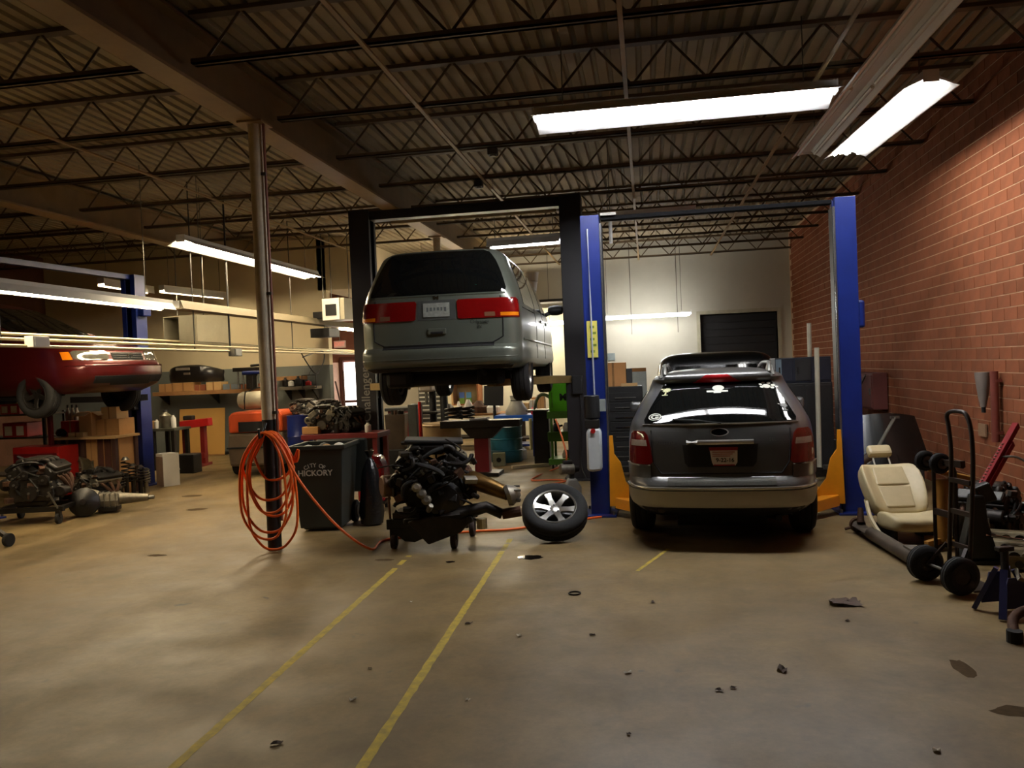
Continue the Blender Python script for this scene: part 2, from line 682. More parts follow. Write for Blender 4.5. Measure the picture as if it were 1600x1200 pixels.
def lamp(a, b, label, tubes=2, lit=COOL, width=0.3, hang=True, sections=1, shade=None, bare=False, closed=False):
    """fluorescent strip from a to b (world points at tube height)"""
    a, b = Vector(a), Vector(b)
    L = (b - a).length
    ang = math.atan2(b.y - a.y, b.x - a.x)
    t = thing('fluorescent_lamp', label, 'lamp', (a + b) / 2, ang, 'fluorescent strip lamps')
    w = width / 2
    prof = [(-w, 0.0), (-w + 0.012, 0.0), (-0.055, 0.075), (0.055, 0.075), (w - 0.012, 0.0), (w, 0.0), (0.065, 0.10), (0.065, 0.15), (-0.065, 0.15), (-0.065, 0.10)]
    if closed:
        prof = [(-0.14, 0.03), (0.14, 0.03), (0.09, 0.16), (-0.09, 0.16)]
    if bare:
        prof = [(-0.05, 0.04), (0.05, 0.04), (0.06, 0.10), (-0.06, 0.10)]
    MB().prism([(p, q) for p, q in prof], -L / 2, L / 2, 'x').build('reflector', shade or REFL, t)
    for s in (-1, 1):
        MB().box((s * (L / 2 + 0.004), 0, 0.10), (0.012, 0.14, 0.11)).build('end_cap', REFL, t)
    ys = [0.0] if tubes == 1 else [(-1 + 2 * i / (tubes - 1)) * width * 0.27 for i in range(tubes)]
    Ls = L / sections
    for k in range(sections):
        x0 = -L / 2 + k * Ls
        for y in ys:
            m = lit[k] if isinstance(lit, (list, tuple)) else lit
            if m is None:
                continue
            zt0 = 0.005 if closed else 0.035
            MB().cyl((x0 + 0.05, y, zt0), (x0 + Ls - 0.05, y, zt0), 0.019, n=8).build('tube', m, t, smooth=60)
    if hang:
        top = 4.9 - (a.z + b.z) / 2
        for s in (-0.4, 0.4):
            MB().cyl((s * L, 0, 0.15), (s * L, 0, top), 0.006, n=5).build('chain', CHAIN, t)
    return t


def z_(p, z):
    return fl(p[0], p[1], z)


lamp(z_((836, 196), 4.12), z_((1306, 153), 4.12), 'long bright fluorescent lamp hanging crosswise above the grey SUV', 4, width=0.66, sections=2)
lamp((2.46, 10.35, 4.12), (2.62, 7.85, 4.12), 'bright fluorescent lamp nearest the brick wall', 3, lit=glow('wall side tube', (246, 244, 240), TUBE * 0.5), width=0.5)
lamp((1.98, 10.2, 4.12), (2.06, 5.3, 4.12), 'unlit double fluorescent lamp beside the bright one near the brick wall', 2, lit=DIM, width=0.34, sections=2)
lamp((-6.75, 11.06, 3.78), (-6.75, 16.0, 3.78), 'bright double fluorescent lamp seen behind the hose post', 3, lit=WARM, sections=2, width=0.46)
lamp((-7.12, 5.6, 2.84), (-7.12, 11.25, 2.84), 'low bright fluorescent lamp crossing the left edge above the pipes', 2, lit=WARM, sections=2, width=0.26)
lamp((-7.1, 11.4, 2.84), (-7.1, 19.6, 2.84), 'long low lamp row left of the raised silver van, lit only at its far end', 2, lit=[None, None, None, None, None, WARM], width=0.3, sections=6, shade=TANREFL, closed=True)
lamp(z_((763, 388), 3.75), z_((876, 379), 3.75), 'bright fluorescent lamp between the two posts above the raised silver van', 2, width=0.3, sections=2)
lamp(z_((253, 457), 3.6), z_((353, 467), 3.6), 'thin lit lamp high behind the hose post, rightmost of the far left row', 1, lit=WARM, width=0.16)
lamp(z_((158, 447), 3.6), z_((236, 459), 3.6), 'short lit lamp in the far left row above the red minivan', 1, lit=WARM, width=0.16, sections=2)
lamp((-0.72, 13.9, 4.18), (0.9, 13.9, 4.18), 'thin unlit fluorescent lamp beside the blue lift post', 1, lit=DIM, width=0.2)
ia, ib = at(935, 499, 20.6), at(1080, 496, 20.6)
ia.z = ib.z = (ia.z + ib.z) / 2
lamp(ia, ib, 'bright fluorescent lamp against the cream back wall', 2, lit=BRIGHT, width=0.36, bare=True)
ja, jb = at(640, 520, 19.2), at(884, 507, 19.2)
ja.z = jb.z = (ja.z + jb.z) / 2
lamp(ja, jb, 'lit lamp over the workbench behind the silver van', 2, lit=BRIGHTW, width=0.3, bare=True, sections=2)
# hanging end of a fixture beside the blue post
hp = at(954, 362, 11.5)
t = thing('hanging_lamp_strip', 'white lamp strip hanging upright beside the blue lift post', 'lamp', hp)
MB().box((0, 0, 0), (0.05, 0.05, 0.34)).build('housing', REFL, t, bevel=0.008)
MB().cyl((0, -0.035, -0.15), (0, -0.035, 0.15), 0.014, n=8).build('tube', DIM, t, smooth=60)
MB().cyl((0, 0, 0.17), (0, 0, 4.9 - hp.z), 0.006, n=5).build('wire', CHAIN, t)

# suspended conduits on the left -----------------------------------------
COND = mat('galvanised conduit', (196, 186, 150), 0.4, 0.3, 0.15)
for k, (dx, dz) in enumerate(((-0.16, 0.07), (0.0, 0.0), (0.08, -0.08))):
    lab = ('upper', 'middle', 'lower')[k] + ' of the three pale conduits hung below the low lamp row'
    pts = [(-7.05 + dx, 4.0, 2.31 + dz), (-7.05 + dx, 11.4, 2.31 + dz), (-7.03 + dx * 0.8, 15.0, 2.30 + dz * 0.7), (-6.98 + dx * 0.5, 19.2, 2.29 + dz * 0.5)]
    tag(MB().tube(spline(pts, 6), 0.02, 8).build('conduit_pipe', COND, smooth=60), lab, 'pipe', 'suspended conduits')
for k, (px, py, lab) in enumerate(((25, 536, 'white junction box on the conduits at the left edge'), (360, 551, 'grey junction box on the conduits left of the hose post'))):
    y = (8.3, 12.85)[k]
    p = at(px, py, y)
    t = thing('junction_box', lab, 'box', (-6.93, y, p.z), group='junction boxes')
    MB().box((0, 0, 0), (0.12, 0.26, 0.13)).build('box', WHITE if k == 0 else STEEL, t, bevel=0.008)
    MB().box((0.064, 0, 0), (0.006, 0.22, 0.1)).build('cover', WHITE if k == 0 else STEEL, t)
for y, lab in ((7.9, 'threaded rod holding the conduits nearest the left edge'), (11.8, 'threaded rod holding the conduits above the cardboard panel'), (12.9, 'threaded rod above the grey junction box'), (15.4, 'threaded rod holding the conduits right of the hose post')):
    tag(MB().cyl((-7.05, y, 2.26), (-7.05, y, 4.9), 0.009 if y != 12.9 else 0.016, n=6).build('hanger_rod', mat('black rod', (40, 38, 34), 0.6)), lab, 'rod', 'conduit hanger rods')
# looped wire hanging from the conduits
tag(MB().tube(spline([(-6.98, 15.6, 2.27), (-6.96, 15.9, 2.0), (-6.95, 16.3, 1.8), (-6.95, 16.7, 2.05), (-6.98, 16.8, 2.27), (-6.96, 16.3, 2.25), (-6.98, 15.7, 2.15)], 6), 0.014, 6).build('cable_loop', BLACK, smooth=60), 'black cable loop hanging from the conduits near the exit sign', 'cable')

# exit sign -----------------------------------------------------------------
ep = at(531, 538, YB - 0.15)
t = thing('exit_sign', 'red illuminated exit sign over the bright doorway', 'sign', ep)
MB().box((0, 0, 0), (0.34, 0.07, 0.2)).build('case', glow('exit case', (150, 44, 34), 0.22), t, bevel=0.01)
text('EXIT', 0.15, glow('exit letters', (255, 60, 40), 0.9), t, face_M((0, -0.038, 0)), extrude=0.002)
MB().cyl((0, 0, 0.1), (0, 0, 4.92 - ep.z), 0.012, n=6).build('stem', STEEL, t)

# ================================================================== VEHICLE KIT
def pchip(xs, ys):
    n = len(xs)
    h = [xs[i + 1] - xs[i] for i in range(n - 1)]
    d = [(ys[i + 1] - ys[i]) / h[i] for i in range(n - 1)]
    m = [d[0]] + [0.0] * (n - 2) + [d[-1]]
    for i in range(1, n - 1):
        m[i] = 0.0 if d[i - 1] * d[i] <= 0 else 2 * d[i - 1] * d[i] / (d[i - 1] + d[i])

    def f(x):
        x = min(max(x, xs[0]), xs[-1])
        i = 0
        while i < n - 2 and x > xs[i + 1]:
            i += 1
        t = (x - xs[i]) / h[i]
        return ((2 * t ** 3 - 3 * t * t + 1) * ys[i] + (t ** 3 - 2 * t * t + t) * h[i] * m[i] + (-2 * t ** 3 + 3 * t * t) * ys[i + 1] + (t ** 3 - t * t) * h[i] * m[i + 1])
    return f


class Shell:
    """car body stacked from horizontal outlines; t runs 0 rear centre .. 1 rear corner .. 2 side .. 3 front corner .. 4 .. 5 front centre"""
    NAMES = ('w', 'yr', 'yf', 'rx', 'ry', 'fx', 'fy', 'bow', 'fb')

    def __init__(self, rows):
        zs = [r[0] for r in rows]
        self.z0, self.z1 = zs[0], zs[-1]
        self.fn = {k: pchip(zs, [r[i + 1] for r in rows]) for i, k in enumerate(self.NAMES)}

    def par(self, z):
        return {k: f(z) for k, f in self.fn.items()}

    def pt(self, t, z):
        s = 1 if t >= 0 else -1
        t = abs(t)
        p = self.par(z)
        w, yr, yf = p['w'], p['yr'], p['yf']
        xe = w - p['rx']
        rear = lambda x: yr + p['bow'] * (x / max(w, 1e-3)) ** 2
        front = lambda x: yf - p['fb'] * (x / max(w, 1e-3)) ** 2
        ye = rear(xe)
        xf = w - p['fx']
        yfe = front(xf)
        if t <= 1:
            x, y = xe * t, rear(xe * t)
        elif t <= 2:
            u = t - 1
            a, c, b = (xe, ye), (w, ye + (2 * p['bow'] * xe / w / w) * p['rx'] * 0.9), (w, yr + p['ry'])
            x = a[0] * (1 - u) ** 2 + 2 * c[0] * u * (1 - u) + b[0] * u * u
            y = a[1] * (1 - u) ** 2 + 2 * c[1] * u * (1 - u) + b[1] * u * u
        elif t <= 3:
            u = t - 2
            y0, y1 = yr + p['ry'], yf - p['fy']
            y = y0 + (y1 - y0) * u
            x = w * (1 + 0.012 * math.sin(PI * u))
        elif t <= 4:
            u = t - 3
            a, c, b = (w, yf - p['fy']), (w, yfe), (xf, yfe)
            x = a[0] * (1 - u) ** 2 + 2 * c[0] * u * (1 - u) + b[0] * u * u
            y = a[1] * (1 - u) ** 2 + 2 * c[1] * u * (1 - u) + b[1] * u * u
        else:
            x = xf * (5 - t)
            y = front(x)
        return Vector((s * x, y, z))

    def nrm(self, t, z):
        e = 0.004
        a = self.pt(t + e, z) - self.pt(t - e, z) if abs(t) > e else self.pt(e, z) - self.pt(-e, z)
        z2, z1 = min(z + 0.004, self.z1), max(z - 0.004, self.z0)
        b = self.pt(t, z2) - self.pt(t, z1)
        n = a.cross(b)
        if n.length < 1e-9:
            return Vector((0, -1, 0))
        n.normalize()
        c = Vector((0, (self.par(z)['yr'] + self.par(z)['yf']) / 2, z))
        if n.dot(self.pt(t, z) - c) < 0:
            n.negate()
        return n

    def side_t(self, y, z):
        p = self.par(z)
        y0, y1 = p['yr'] + p['ry'], p['yf'] - p['fy']
        return 2 + (y - y0) / (y1 - y0)

    def rear_t(self, x, z):
        p = self.par(z)
        return x / (p['w'] - p['rx'])

    def body(self, nz=46, crown=0.04):
        ts = [i / 6 for i in range(6)] + [1 + i / 7 for i in range(7)] + [2 + i / 16 for i in range(16)] + [3 + i / 6 for i in range(6)] + [4 + i / 5 for i in range(6)]
        half = len(ts)
        mb = MB()
        vs, fs = [], []
        zs = [self.z0 + (self.z1 - self.z0) * i / (nz - 1) for i in range(nz)]
        full = [t for t in ts] + [-t for t in reversed(ts[1:-1])]
        n = len(full)
        for z in zs:
            for t in full:
                vs.append(self.pt(t, z))
        p = self.par(self.z1)
        ym = (p['yr'] + p['yf']) / 2
        for k, (sc, dz) in enumerate(((0.9, 0.45), (0.65, 0.8), (0.3, 1.0))):
            for t in full:
                q = self.pt(t, self.z1)
                vs.append(Vector((q.x * sc, ym + (q.y - ym) * (1 - (1 - sc) * 0.6), self.z1 + crown * dz)))
        R = nz + 3
        for i in range(R - 1):
            for j in range(n):
                fs.append((i * n + j, i * n + (j + 1) % n, (i + 1) * n + (j + 1) % n, (i + 1) * n + j))
        fs.append(tuple(range(n - 1, -1, -1)))
        fs.append(tuple((R - 1) * n + j for j in range(n)))
        mb.add(vs, fs)
        return mb

    def patch(self, rows, nt=10, off=0.006, thick=0.02, sub=4):
        """rows: (z, t0, t1) from bottom to top -> thin solid plate lying on the body"""
        zz = [r[0] for r in rows]
        rr = []
        for a, b in zip(rows[:-1], rows[1:]):
            for k in range(sub):
                u = k / sub
                rr.append(tuple(a[i] * (1 - u) + b[i] * u for i in range(3)))
        rr.append(rows[-1])
        vs, fs = [], []
        for o_ in (off, off - thick):
            for z, a, b in rr:
                for j in range(nt + 1):
                    t = a + (b - a) * j / nt
                    vs.append(self.pt(t, z) + self.nrm(t, z) * o_)
        m, n = len(rr), nt + 1
        for i in range(m - 1):
            for j in range(nt):
                q = (i * n + j, i * n + j + 1, (i + 1) * n + j + 1, (i + 1) * n + j)
                fs.append(q)
                fs.append(tuple(m * n + x for x in reversed(q)))
        rim = [j for j in range(n)] + [i * n + nt for i in range(1, m)] + [(m - 1) * n + j for j in range(nt - 1, -1, -1)] + [i * n for i in range(m - 2, 0, -1)]
        for a, b in zip(rim, rim[1:] + rim[:1]):
            fs.append((a, b, m * n + b, m * n + a))
        return MB().add(vs, fs)

    def line(self, pts, r=0.006, off=0.0, n=6):
        """groove or moulding along (t, z) points"""
        out = []
        for (t0, z0), (t1, z1) in zip(pts[:-1], pts[1:]):
            k = max(2, int(max(abs(t1 - t0) * 6, abs(z1 - z0) * 12)))
            for i in range(k):
                u = i / k
                t, z = t0 + (t1 - t0) * u, z0 + (z1 - z0) * u
                out.append(self.pt(t, z) + self.nrm(t, z) * off)
        t, z = pts[-1]
        out.append(self.pt(t, z) + self.nrm(t, z) * off)
        return MB().tube(out, r, n)


def cut_arches(o, axles, zc, r, w, depth=0.28):
    cut = MB()
    for y in axles:
        for s in (-1, 1):
            cut.cyl((s * (w - depth), y, zc), (s * (w + 0.3), y, zc), r, n=28)
    c = cut.build('cutter', BLACK)
    md = o.modifiers.new('arch', 'BOOLEAN')
    md.operation = 'DIFFERENCE'
    md.object = c
    md.solver = 'EXACT'
    dg = bpy.context.evaluated_depsgraph_get()
    dg.update()
    me = bpy.data.meshes.new_from_object(o.evaluated_get(dg))
    o.modifiers.clear()
    old = o.data
    o.data = me
    bpy.data.meshes.remove(old)
    bpy.data.objects.remove(c)
    me.shade_smooth()
    me.set_sharp_from_angle(angle=math.radians(32))


def tyre_profile(R, W, rim):
    h = W / 2
    return [(rim, -h * 0.8), (rim + 0.02, -h * 0.96), ((R + rim) / 2, -h * 1.04), (R - 0.03, -h * 0.95), (R - 0.006, -h * 0.72),
            (R, -h * 0.55), (R - 0.007, -h * 0.5), (R - 0.007, -h * 0.44), (R, -h * 0.4), (R, -h * 0.06), (R - 0.008, -h * 0.04), (R - 0.008, h * 0.04), (R, h * 0.06),
            (R, h * 0.4), (R - 0.007, h * 0.44), (R - 0.007, h * 0.5), (R, h * 0.55), (R - 0.006, h * 0.72), (R - 0.03, h * 0.95), ((R + rim) / 2, h * 1.04), (rim + 0.02, h * 0.96), (rim, h * 0.8)]


def make_wheel(parent, loc, R=0.34, W=0.22, rim=0.21, spokes=6, out='+x', rim_mat=None, name='wheel'):
    """axis along local x; the dished face points to out"""
    M = Matrix.Rotation(PI / 2, 4, 'Y') if out == '+x' else Matrix.Rotation(-PI / 2, 4, 'Y')
    if out == 'up':
        M = Matrix.Identity(4)
    ty = MB().lathe(tyre_profile(R, W, rim), 36, M, closed=True).build(name, RUBBER, parent, smooth=40, loc=loc)
    rm = rim_mat or mat('alloy rim', (190, 188, 182), 0.28, 0.9, 0.15)
    h = W / 2
    MB().lathe([(rim + 0.012, h * 0.86), (rim + 0.004, h * 0.9), (rim - 0.012, h * 0.84), (rim - 0.02, h * 0.5), (rim - 0.03, -h * 0.7), (rim + 0.01, -h * 0.85)], 32, M, closed=True).build('rim_barrel', rm, ty, smooth=40)
    MB().lathe([(0.0, -h * 0.15), (rim - 0.015, -h * 0.15), (rim - 0.015, -h * 0.2), (0.0, -h * 0.2)], 24, M).build('brake_backing', GREASE, ty)
    for k in range(spokes):
        a = 2 * PI * k / spokes
        sp = MB()
        c, s = math.cos(a), math.sin(a)
        rows = [(0.03, 0.040, h * 0.42), (0.08, 0.034, h * 0.55), (0.14, 0.030, h * 0.66), (rim - 0.01, 0.044, h * 0.74)]
        vs = []
        for dz in (0.0, -0.03):
            for r, hw, z in rows:
                for q in (-1, 1):
                    vs.append(M @ Vector((r * c - q * hw * s, r * s + q * hw * c, z + dz)))
        n = len(rows) * 2
        fs = []
        for i in range(len(rows) - 1):
            fs.append((2 * i, 2 * i + 1, 2 * i + 3, 2 * i + 2))
            fs.append(tuple(n + x for x in (2 * i + 2, 2 * i + 3, 2 * i + 1, 2 * i)))
            fs.append((2 * i, 2 * i + 2, n + 2 * i + 2, n + 2 * i))
            fs.append((2 * i + 1, n + 2 * i + 1, n + 2 * i + 3, 2 * i + 3))
        fs.append((0, n, n + 1, 1))
        fs.append((n - 2, n - 1, 2 * n - 1, 2 * n - 2))
        sp.add(vs, fs).build('spoke', rm, ty, bevel=0.006, smooth=50)
    MB().lathe([(0.0, h * 0.5), (0.03, h * 0.5), (0.055, h * 0.44), (0.06, h * 0.2)], 18, M).build('hub_cap', rm, ty, smooth=40)
    for k in range(5):
        a = 2 * PI * (k + 0.5) / 5
        p0 = M @ Vector((0.045 * math.cos(a), 0.045 * math.sin(a), h * 0.4))
        p1 = M @ Vector((0.045 * math.cos(a), 0.045 * math.sin(a), h * 0.52))
        MB().cyl(p0, p1, 0.009, n=6).build('lug_nut', DARKSTEEL, ty)
    return ty


GLASS = mat('dark tinted glass', (12, 14, 14), 0.04, 0, 0.05, spec=0.7)
SEAM = mat('panel gap', (8, 8, 8), 0.8)
LAMPRED = mat('red lamp lens', (112, 10, 10), 0.12, 0, 0.12, 30, spec=0.6, coat=0.6)
LAMPCLR = mat('clear lamp lens', (190, 176, 160), 0.12, 0, 0.2, 40, spec=0.6, coat=0.6)
LAMPAMB = mat('amber lamp lens', (225, 128, 20), 0.12, 0, 0.1, 30, spec=0.6, coat=0.6)
UNDER = mat('dirty underbody', (22, 20, 19), 0.75, 0.2, 0.5, 8)


def underbody(t, L, w, z, axles, track, R):
    """floor pan, exhaust, axles, tank seen from below"""
    MB().cor((-w + 0.16, 0.35, z - 0.02), (w - 0.16, L - 0.5, z + 0.06)).build('floor_pan', UNDER, t)
    MB().cyl((-0.42, 0.55, z - 0.06), (0.42, 0.55, z - 0.06), 0.11, n=14).build('muffler', UNDER, t, smooth=50)
    MB().tube(spline([(0.5, 0.12, z - 0.02), (0.48, 0.4, z - 0.05), (0.2, 0.9, z - 0.05), (0.15, 3.6, z - 0.04)], 5), 0.03, 8).build('exhaust_pipe', UNDER, t, smooth=60)
    MB().box((-0.25, 1.8, z - 0.09), (0.75, 0.8, 0.16)).build('fuel_tank', GREASE, t, bevel=0.05)
    for y in axles:
        MB().cyl((-track + 0.05, y, R - 0.02), (track - 0.05, y, R - 0.02), 0.045, n=10).build('axle', GREASE, t, smooth=50)
        for s in (-1, 1):
            MB().cyl((s * (track - 0.22), y + 0.1, R), (s * (track - 0.3), y + 0.08, R + 0.36), 0.05, n=10).build('coil_strut', GREASE, t)
            MB().bar((s * (track - 0.1), y, R - 0.05), (s * 0.25, y + 0.35, R + 0.0), 0.09, 0.05).build('control_arm', GREASE, t)


# ------------------------------------------------------------------ silver minivan on the black lift
VANP = mat('silver green metallic', (102, 107, 96), 0.3, 0.45, 0.06, 2, spec=0.5, coat=0.35)
#        z     w     yr    yf    rx    ry    fx    fy   bow   fb
VAN = Shell([(0.28, 0.88, 0.16, 4.85, 0.18, 0.30, 0.35, 0.5, 0.06, 0.15),
             (0.33, 0.945, 0.03, 5.02, 0.20, 0.34, 0.35, 0.55, 0.07, 0.16),
             (0.40, 0.965, 0.00, 5.10, 0.20, 0.36, 0.35, 0.6, 0.07, 0.18),
             (0.50, 0.965, 0.00, 5.10, 0.20, 0.36, 0.35, 0.6, 0.07, 0.18),
             (0.54, 0.96, 0.02, 5.08, 0.20, 0.36, 0.35, 0.6, 0.07, 0.18),
             (0.57, 0.955, 0.065, 5.06, 0.20, 0.34, 0.35, 0.6, 0.07, 0.18),
             (0.80, 0.96, 0.07, 4.98, 0.20, 0.34, 0.35, 0.6, 0.07, 0.18),
             (0.95, 0.955, 0.08, 4.55, 0.20, 0.34, 0.30, 0.5, 0.07, 0.16),
             (1.06, 0.945, 0.09, 4.10, 0.20, 0.34, 0.25, 0.4, 0.07, 0.14),
             (1.16, 0.925, 0.11, 3.82, 0.20, 0.34, 0.22, 0.35, 0.07, 0.14),
             (1.36, 0.865, 0.19, 3.45, 0.19, 0.34, 0.22, 0.35, 0.07, 0.14),
             (1.56, 0.79, 0.28, 3.05, 0.18, 0.34, 0.22, 0.35, 0.08, 0.14),
             (1.66, 0.74, 0.33, 2.80, 0.18, 0.34, 0.22, 0.35, 0.08, 0.14),
             (1.71, 0.67, 0.40, 2.60, 0.18, 0.34, 0.22, 0.35, 0.08, 0.14)])
van = thing('minivan', 'silver green minivan raised high on the black two post lift', 'car', (-2.37, 9.0, 1.47), math.radians(1.8))
bo = VAN.body(crown=0.035).build('body', VANP, van, smooth=32)
cut_arches(bo, (1.12, 4.12), 0.33, 0.40, 0.96)


def rt(S, x, z):
    return S.rear_t(x, z)


def rrow(S, z, x0, x1):
    return (z, rt(S, x0, z), rt(S, x1, z))


gl = VAN.patch([(1.17, -1.22, 1.22), (1.22, -1.27, 1.27), (1.40, -1.25, 1.25), (1.56, -1.20, 1.20), (1.66, -1.12, 1.12), (1.69, -1.0, 1.0)], 24, 0.006)
gl = gl.build('rear_window', GLASS, van, smooth=50)
gl['label'] = 'dark tinted rear window'
MB().box((0.44, 0.165, 1.25), (0.06, 0.012, 0.03)).build('window_sticker', mat('green sticker', (40, 150, 120), 0.5), gl)
VAN.line([(-1.2, 1.155), (1.2, 1.155)], 0.012, 0.0).build('window_trim', VANP, van, smooth=60)
# side glass
for s in (-1, 1):
    for nm, y0, y1 in (('quarter_window', 0.62, 1.75), ('slide_door_window', 1.82, 2.62), ('front_door_window', 2.70, 3.35)):
        rows = []
        for z, k in ((1.05, 0.0), (1.28, 0.03), (1.50, 0.09), (1.60, 0.14)):
            a, b = y0 + k * (0.9 if nm == 'quarter_window' else 0.2), y1 - k * (3.6 if nm == 'front_door_window' else 0.2)
            rows.append((z, s * VAN.side_t(a, z), s * VAN.side_t(max(b, a + 0.1), z)))
        VAN.patch(rows, 8, 0.005).build(nm, GLASS, van, smooth=50)
    VAN.line([(s * VAN.side_t(0.45, 0.62), 0.62), (s * VAN.side_t(4.3, 0.62), 0.62)], 0.018, 0.0).build('side_moulding', VANP, van, smooth=60)
    VAN.line([(s * VAN.side_t(1.7, 0.98), 0.40), (s * VAN.side_t(1.7, 1.06), 1.06)], 0.005, 0.0).build('door_gap', SEAM, van)
    VAN.line([(s * VAN.side_t(2.66, 0.98), 0.40), (s * VAN.side_t(2.66, 1.06), 1.06)], 0.005, 0.0).build('door_gap', SEAM, van)
    VAN.line([(s * VAN.side_t(0.5, 1.0), 1.0), (s * VAN.side_t(1.75, 1.0), 1.0)], 0.006, 0.0).build('slide_rail', SEAM, van)
    for y in (2.5, 3.3):
        q = VAN.pt(s * VAN.side_t(y, 0.92), 0.92)
        MB().box(q, (0.05, 0.16, 0.04)).build('door_handle', VANP, van, bevel=0.01)
    # mirror
    q = VAN.pt(s * VAN.side_t(3.55, 1.08), 1.08)
    mr = MB().lathe([(0.0, -0.11), (0.06, -0.10), (0.085, -0.05), (0.09, 0.02), (0.07, 0.09), (0.0, 0.11)], 16, Matrix.Translation(q + Vector((s * 0.17, 0, 0.07))) @ Matrix.Rotation(PI / 2, 4, 'Y') @ Matrix.Diagonal((0.9, 0.8, 1.15, 1))).build('mirror', BLACK, van, smooth=50)
    MB().bar(q, q + Vector((s * 0.12, 0, 0.05)), 0.07, 0.06).build('mirror_arm', BLACK, mr, bevel=0.01)
# tail lamps: wide red bars either side of the plate recess
for s in (-1, 1):
    b = 1.66
    rows = [(0.87, s * rt(VAN, 0.27, 0.9), s * b), (0.885, s * rt(VAN, 0.25, 0.9), s * b), (1.07, s * rt(VAN, 0.24, 1.0), s * b), (1.095, s * rt(VAN, 0.26, 1.0), s * (b - 0.1))]
    tl = VAN.patch(rows, 14, 0.012, 0.03).build('tail_lamp', LAMPRED, van, smooth=40)
    VAN.patch([(0.885, s * 0.98, s * 1.6), (0.925, s * 0.98, s * 1.6)], 8, 0.015, 0.01).build('amber_lens', LAMPAMB, tl, smooth=40)
    VAN.patch([(0.885, s * rt(VAN, 0.56, 0.9), s * rt(VAN, 0.68, 0.9)), (0.935, s * rt(VAN, 0.56, 0.9), s * rt(VAN, 0.68, 0.9))], 5, 0.015, 0.01).build('reverse_lens', mat('smoked lens', (120, 84, 60), 0.2), tl, smooth=40)
VAN.patch([rrow(VAN, 0.87, -0.225, 0.225), rrow(VAN, 1.10, -0.225, 0.225)], 6, 0.004, 0.02).build('plate_recess', mat('plate recess', (70, 72, 68), 0.5), van)
pl = VAN.patch([rrow(VAN, 0.905, -0.155, 0.155), rrow(VAN, 1.065, -0.155, 0.155)], 4, 0.014, 0.006).build('licence_plate', mat('worn plate', (158, 160, 150), 0.45, 0, 0.4, 26), van)
ypl = VAN.pt(0, 0.985).y - 0.016
for k in range(6):
    MB().box((-0.105 + 0.042 * k, ypl + 0.003, 0.985), (0.02 + 0.006 * (k % 2), 0.003, 0.06)).build('plate_character', mat('plate ink', (92, 98, 98)), pl)
# tailgate shut lines, handle, badges, bumper
VAN.line([(-1.02, 1.12), (-1.02, 0.65), (-rt(VAN, 0.64, 0.6), 0.585), (rt(VAN, 0.64, 0.6), 0.585), (1.02, 0.65), (1.02, 1.12)], 0.008, 0.0).build('tailgate_gap', SEAM, van, smooth=60)
VAN.patch([rrow(VAN, 0.548, -0.66, 0.66), rrow(VAN, 0.585, -0.66, 0.66)], 10, 0.003, 0.01).build('bumper_gap', SEAM, van)
hq = VAN.pt(0, 0.735)
hd = MB().box((0, hq.y - 0.004, 0.735), (0.22, 0.03, 0.075)).build('tailgate_handle', VANP, van, bevel=0.014)
MB().box((0, hq.y - 0.016, 0.72), (0.15, 0.02, 0.03)).build('handle_recess', SEAM, hd, bevel=0.008)
em = MB()
eq = VAN.pt(0, 1.125)
em.box((-0.022, eq.y - 0.008, 1.13), (0.012, 0.012, 0.045)).box((0.022, eq.y - 0.008, 1.13), (0.012, 0.012, 0.045)).box((0, eq.y - 0.008, 1.13), (0.04, 0.012, 0.012))
em.build('emblem', CHROME, van)
text('Odyssey', 0.065, mat('badge grey', (66, 68, 64), 0.3, 0.6), van, face_M((0.5, VAN.pt(rt(VAN, 0.5, 0.83), 0.83).y - 0.007, 0.83)), 'model_badge')
text('EX', 0.05, MATS['badge grey'], van, face_M((0.5, VAN.pt(rt(VAN, 0.5, 0.77), 0.77).y - 0.007, 0.765)), 'trim_badge')
VAN.line([(-1.55, 0.42), (1.55, 0.42)], 0.006, 0.0).build('bumper_crease', VANP, van, smooth=60)
VAN.patch([(0.29, -1.4, 1.4), (0.325, -1.4, 1.4)], 16, 0.004, 0.02).build('bumper_skirt', UNDER, van)
underbody(van, 5.1, 0.93, 0.27, (1.12, 4.12), 0.86, 0.30)
MB().bar((-0.75, 0.75, 0.2), (0.75, 0.75, 0.2), 0.1, 0.1).build('cross_member', UNDER, van)
for s in (-1, 1):
    MB().box((s * 0.55, 0.45, 0.2), (0.3, 0.35, 0.22)).build('rear_liner', UNDER, van, bevel=0.05)
for y in (1.12, 4.12):
    for s in (-1, 1):
        make_wheel(van, (s * 0.84, y, 0.19), 0.335, 0.225, 0.2, 6, '+x' if s > 0 else '-x')

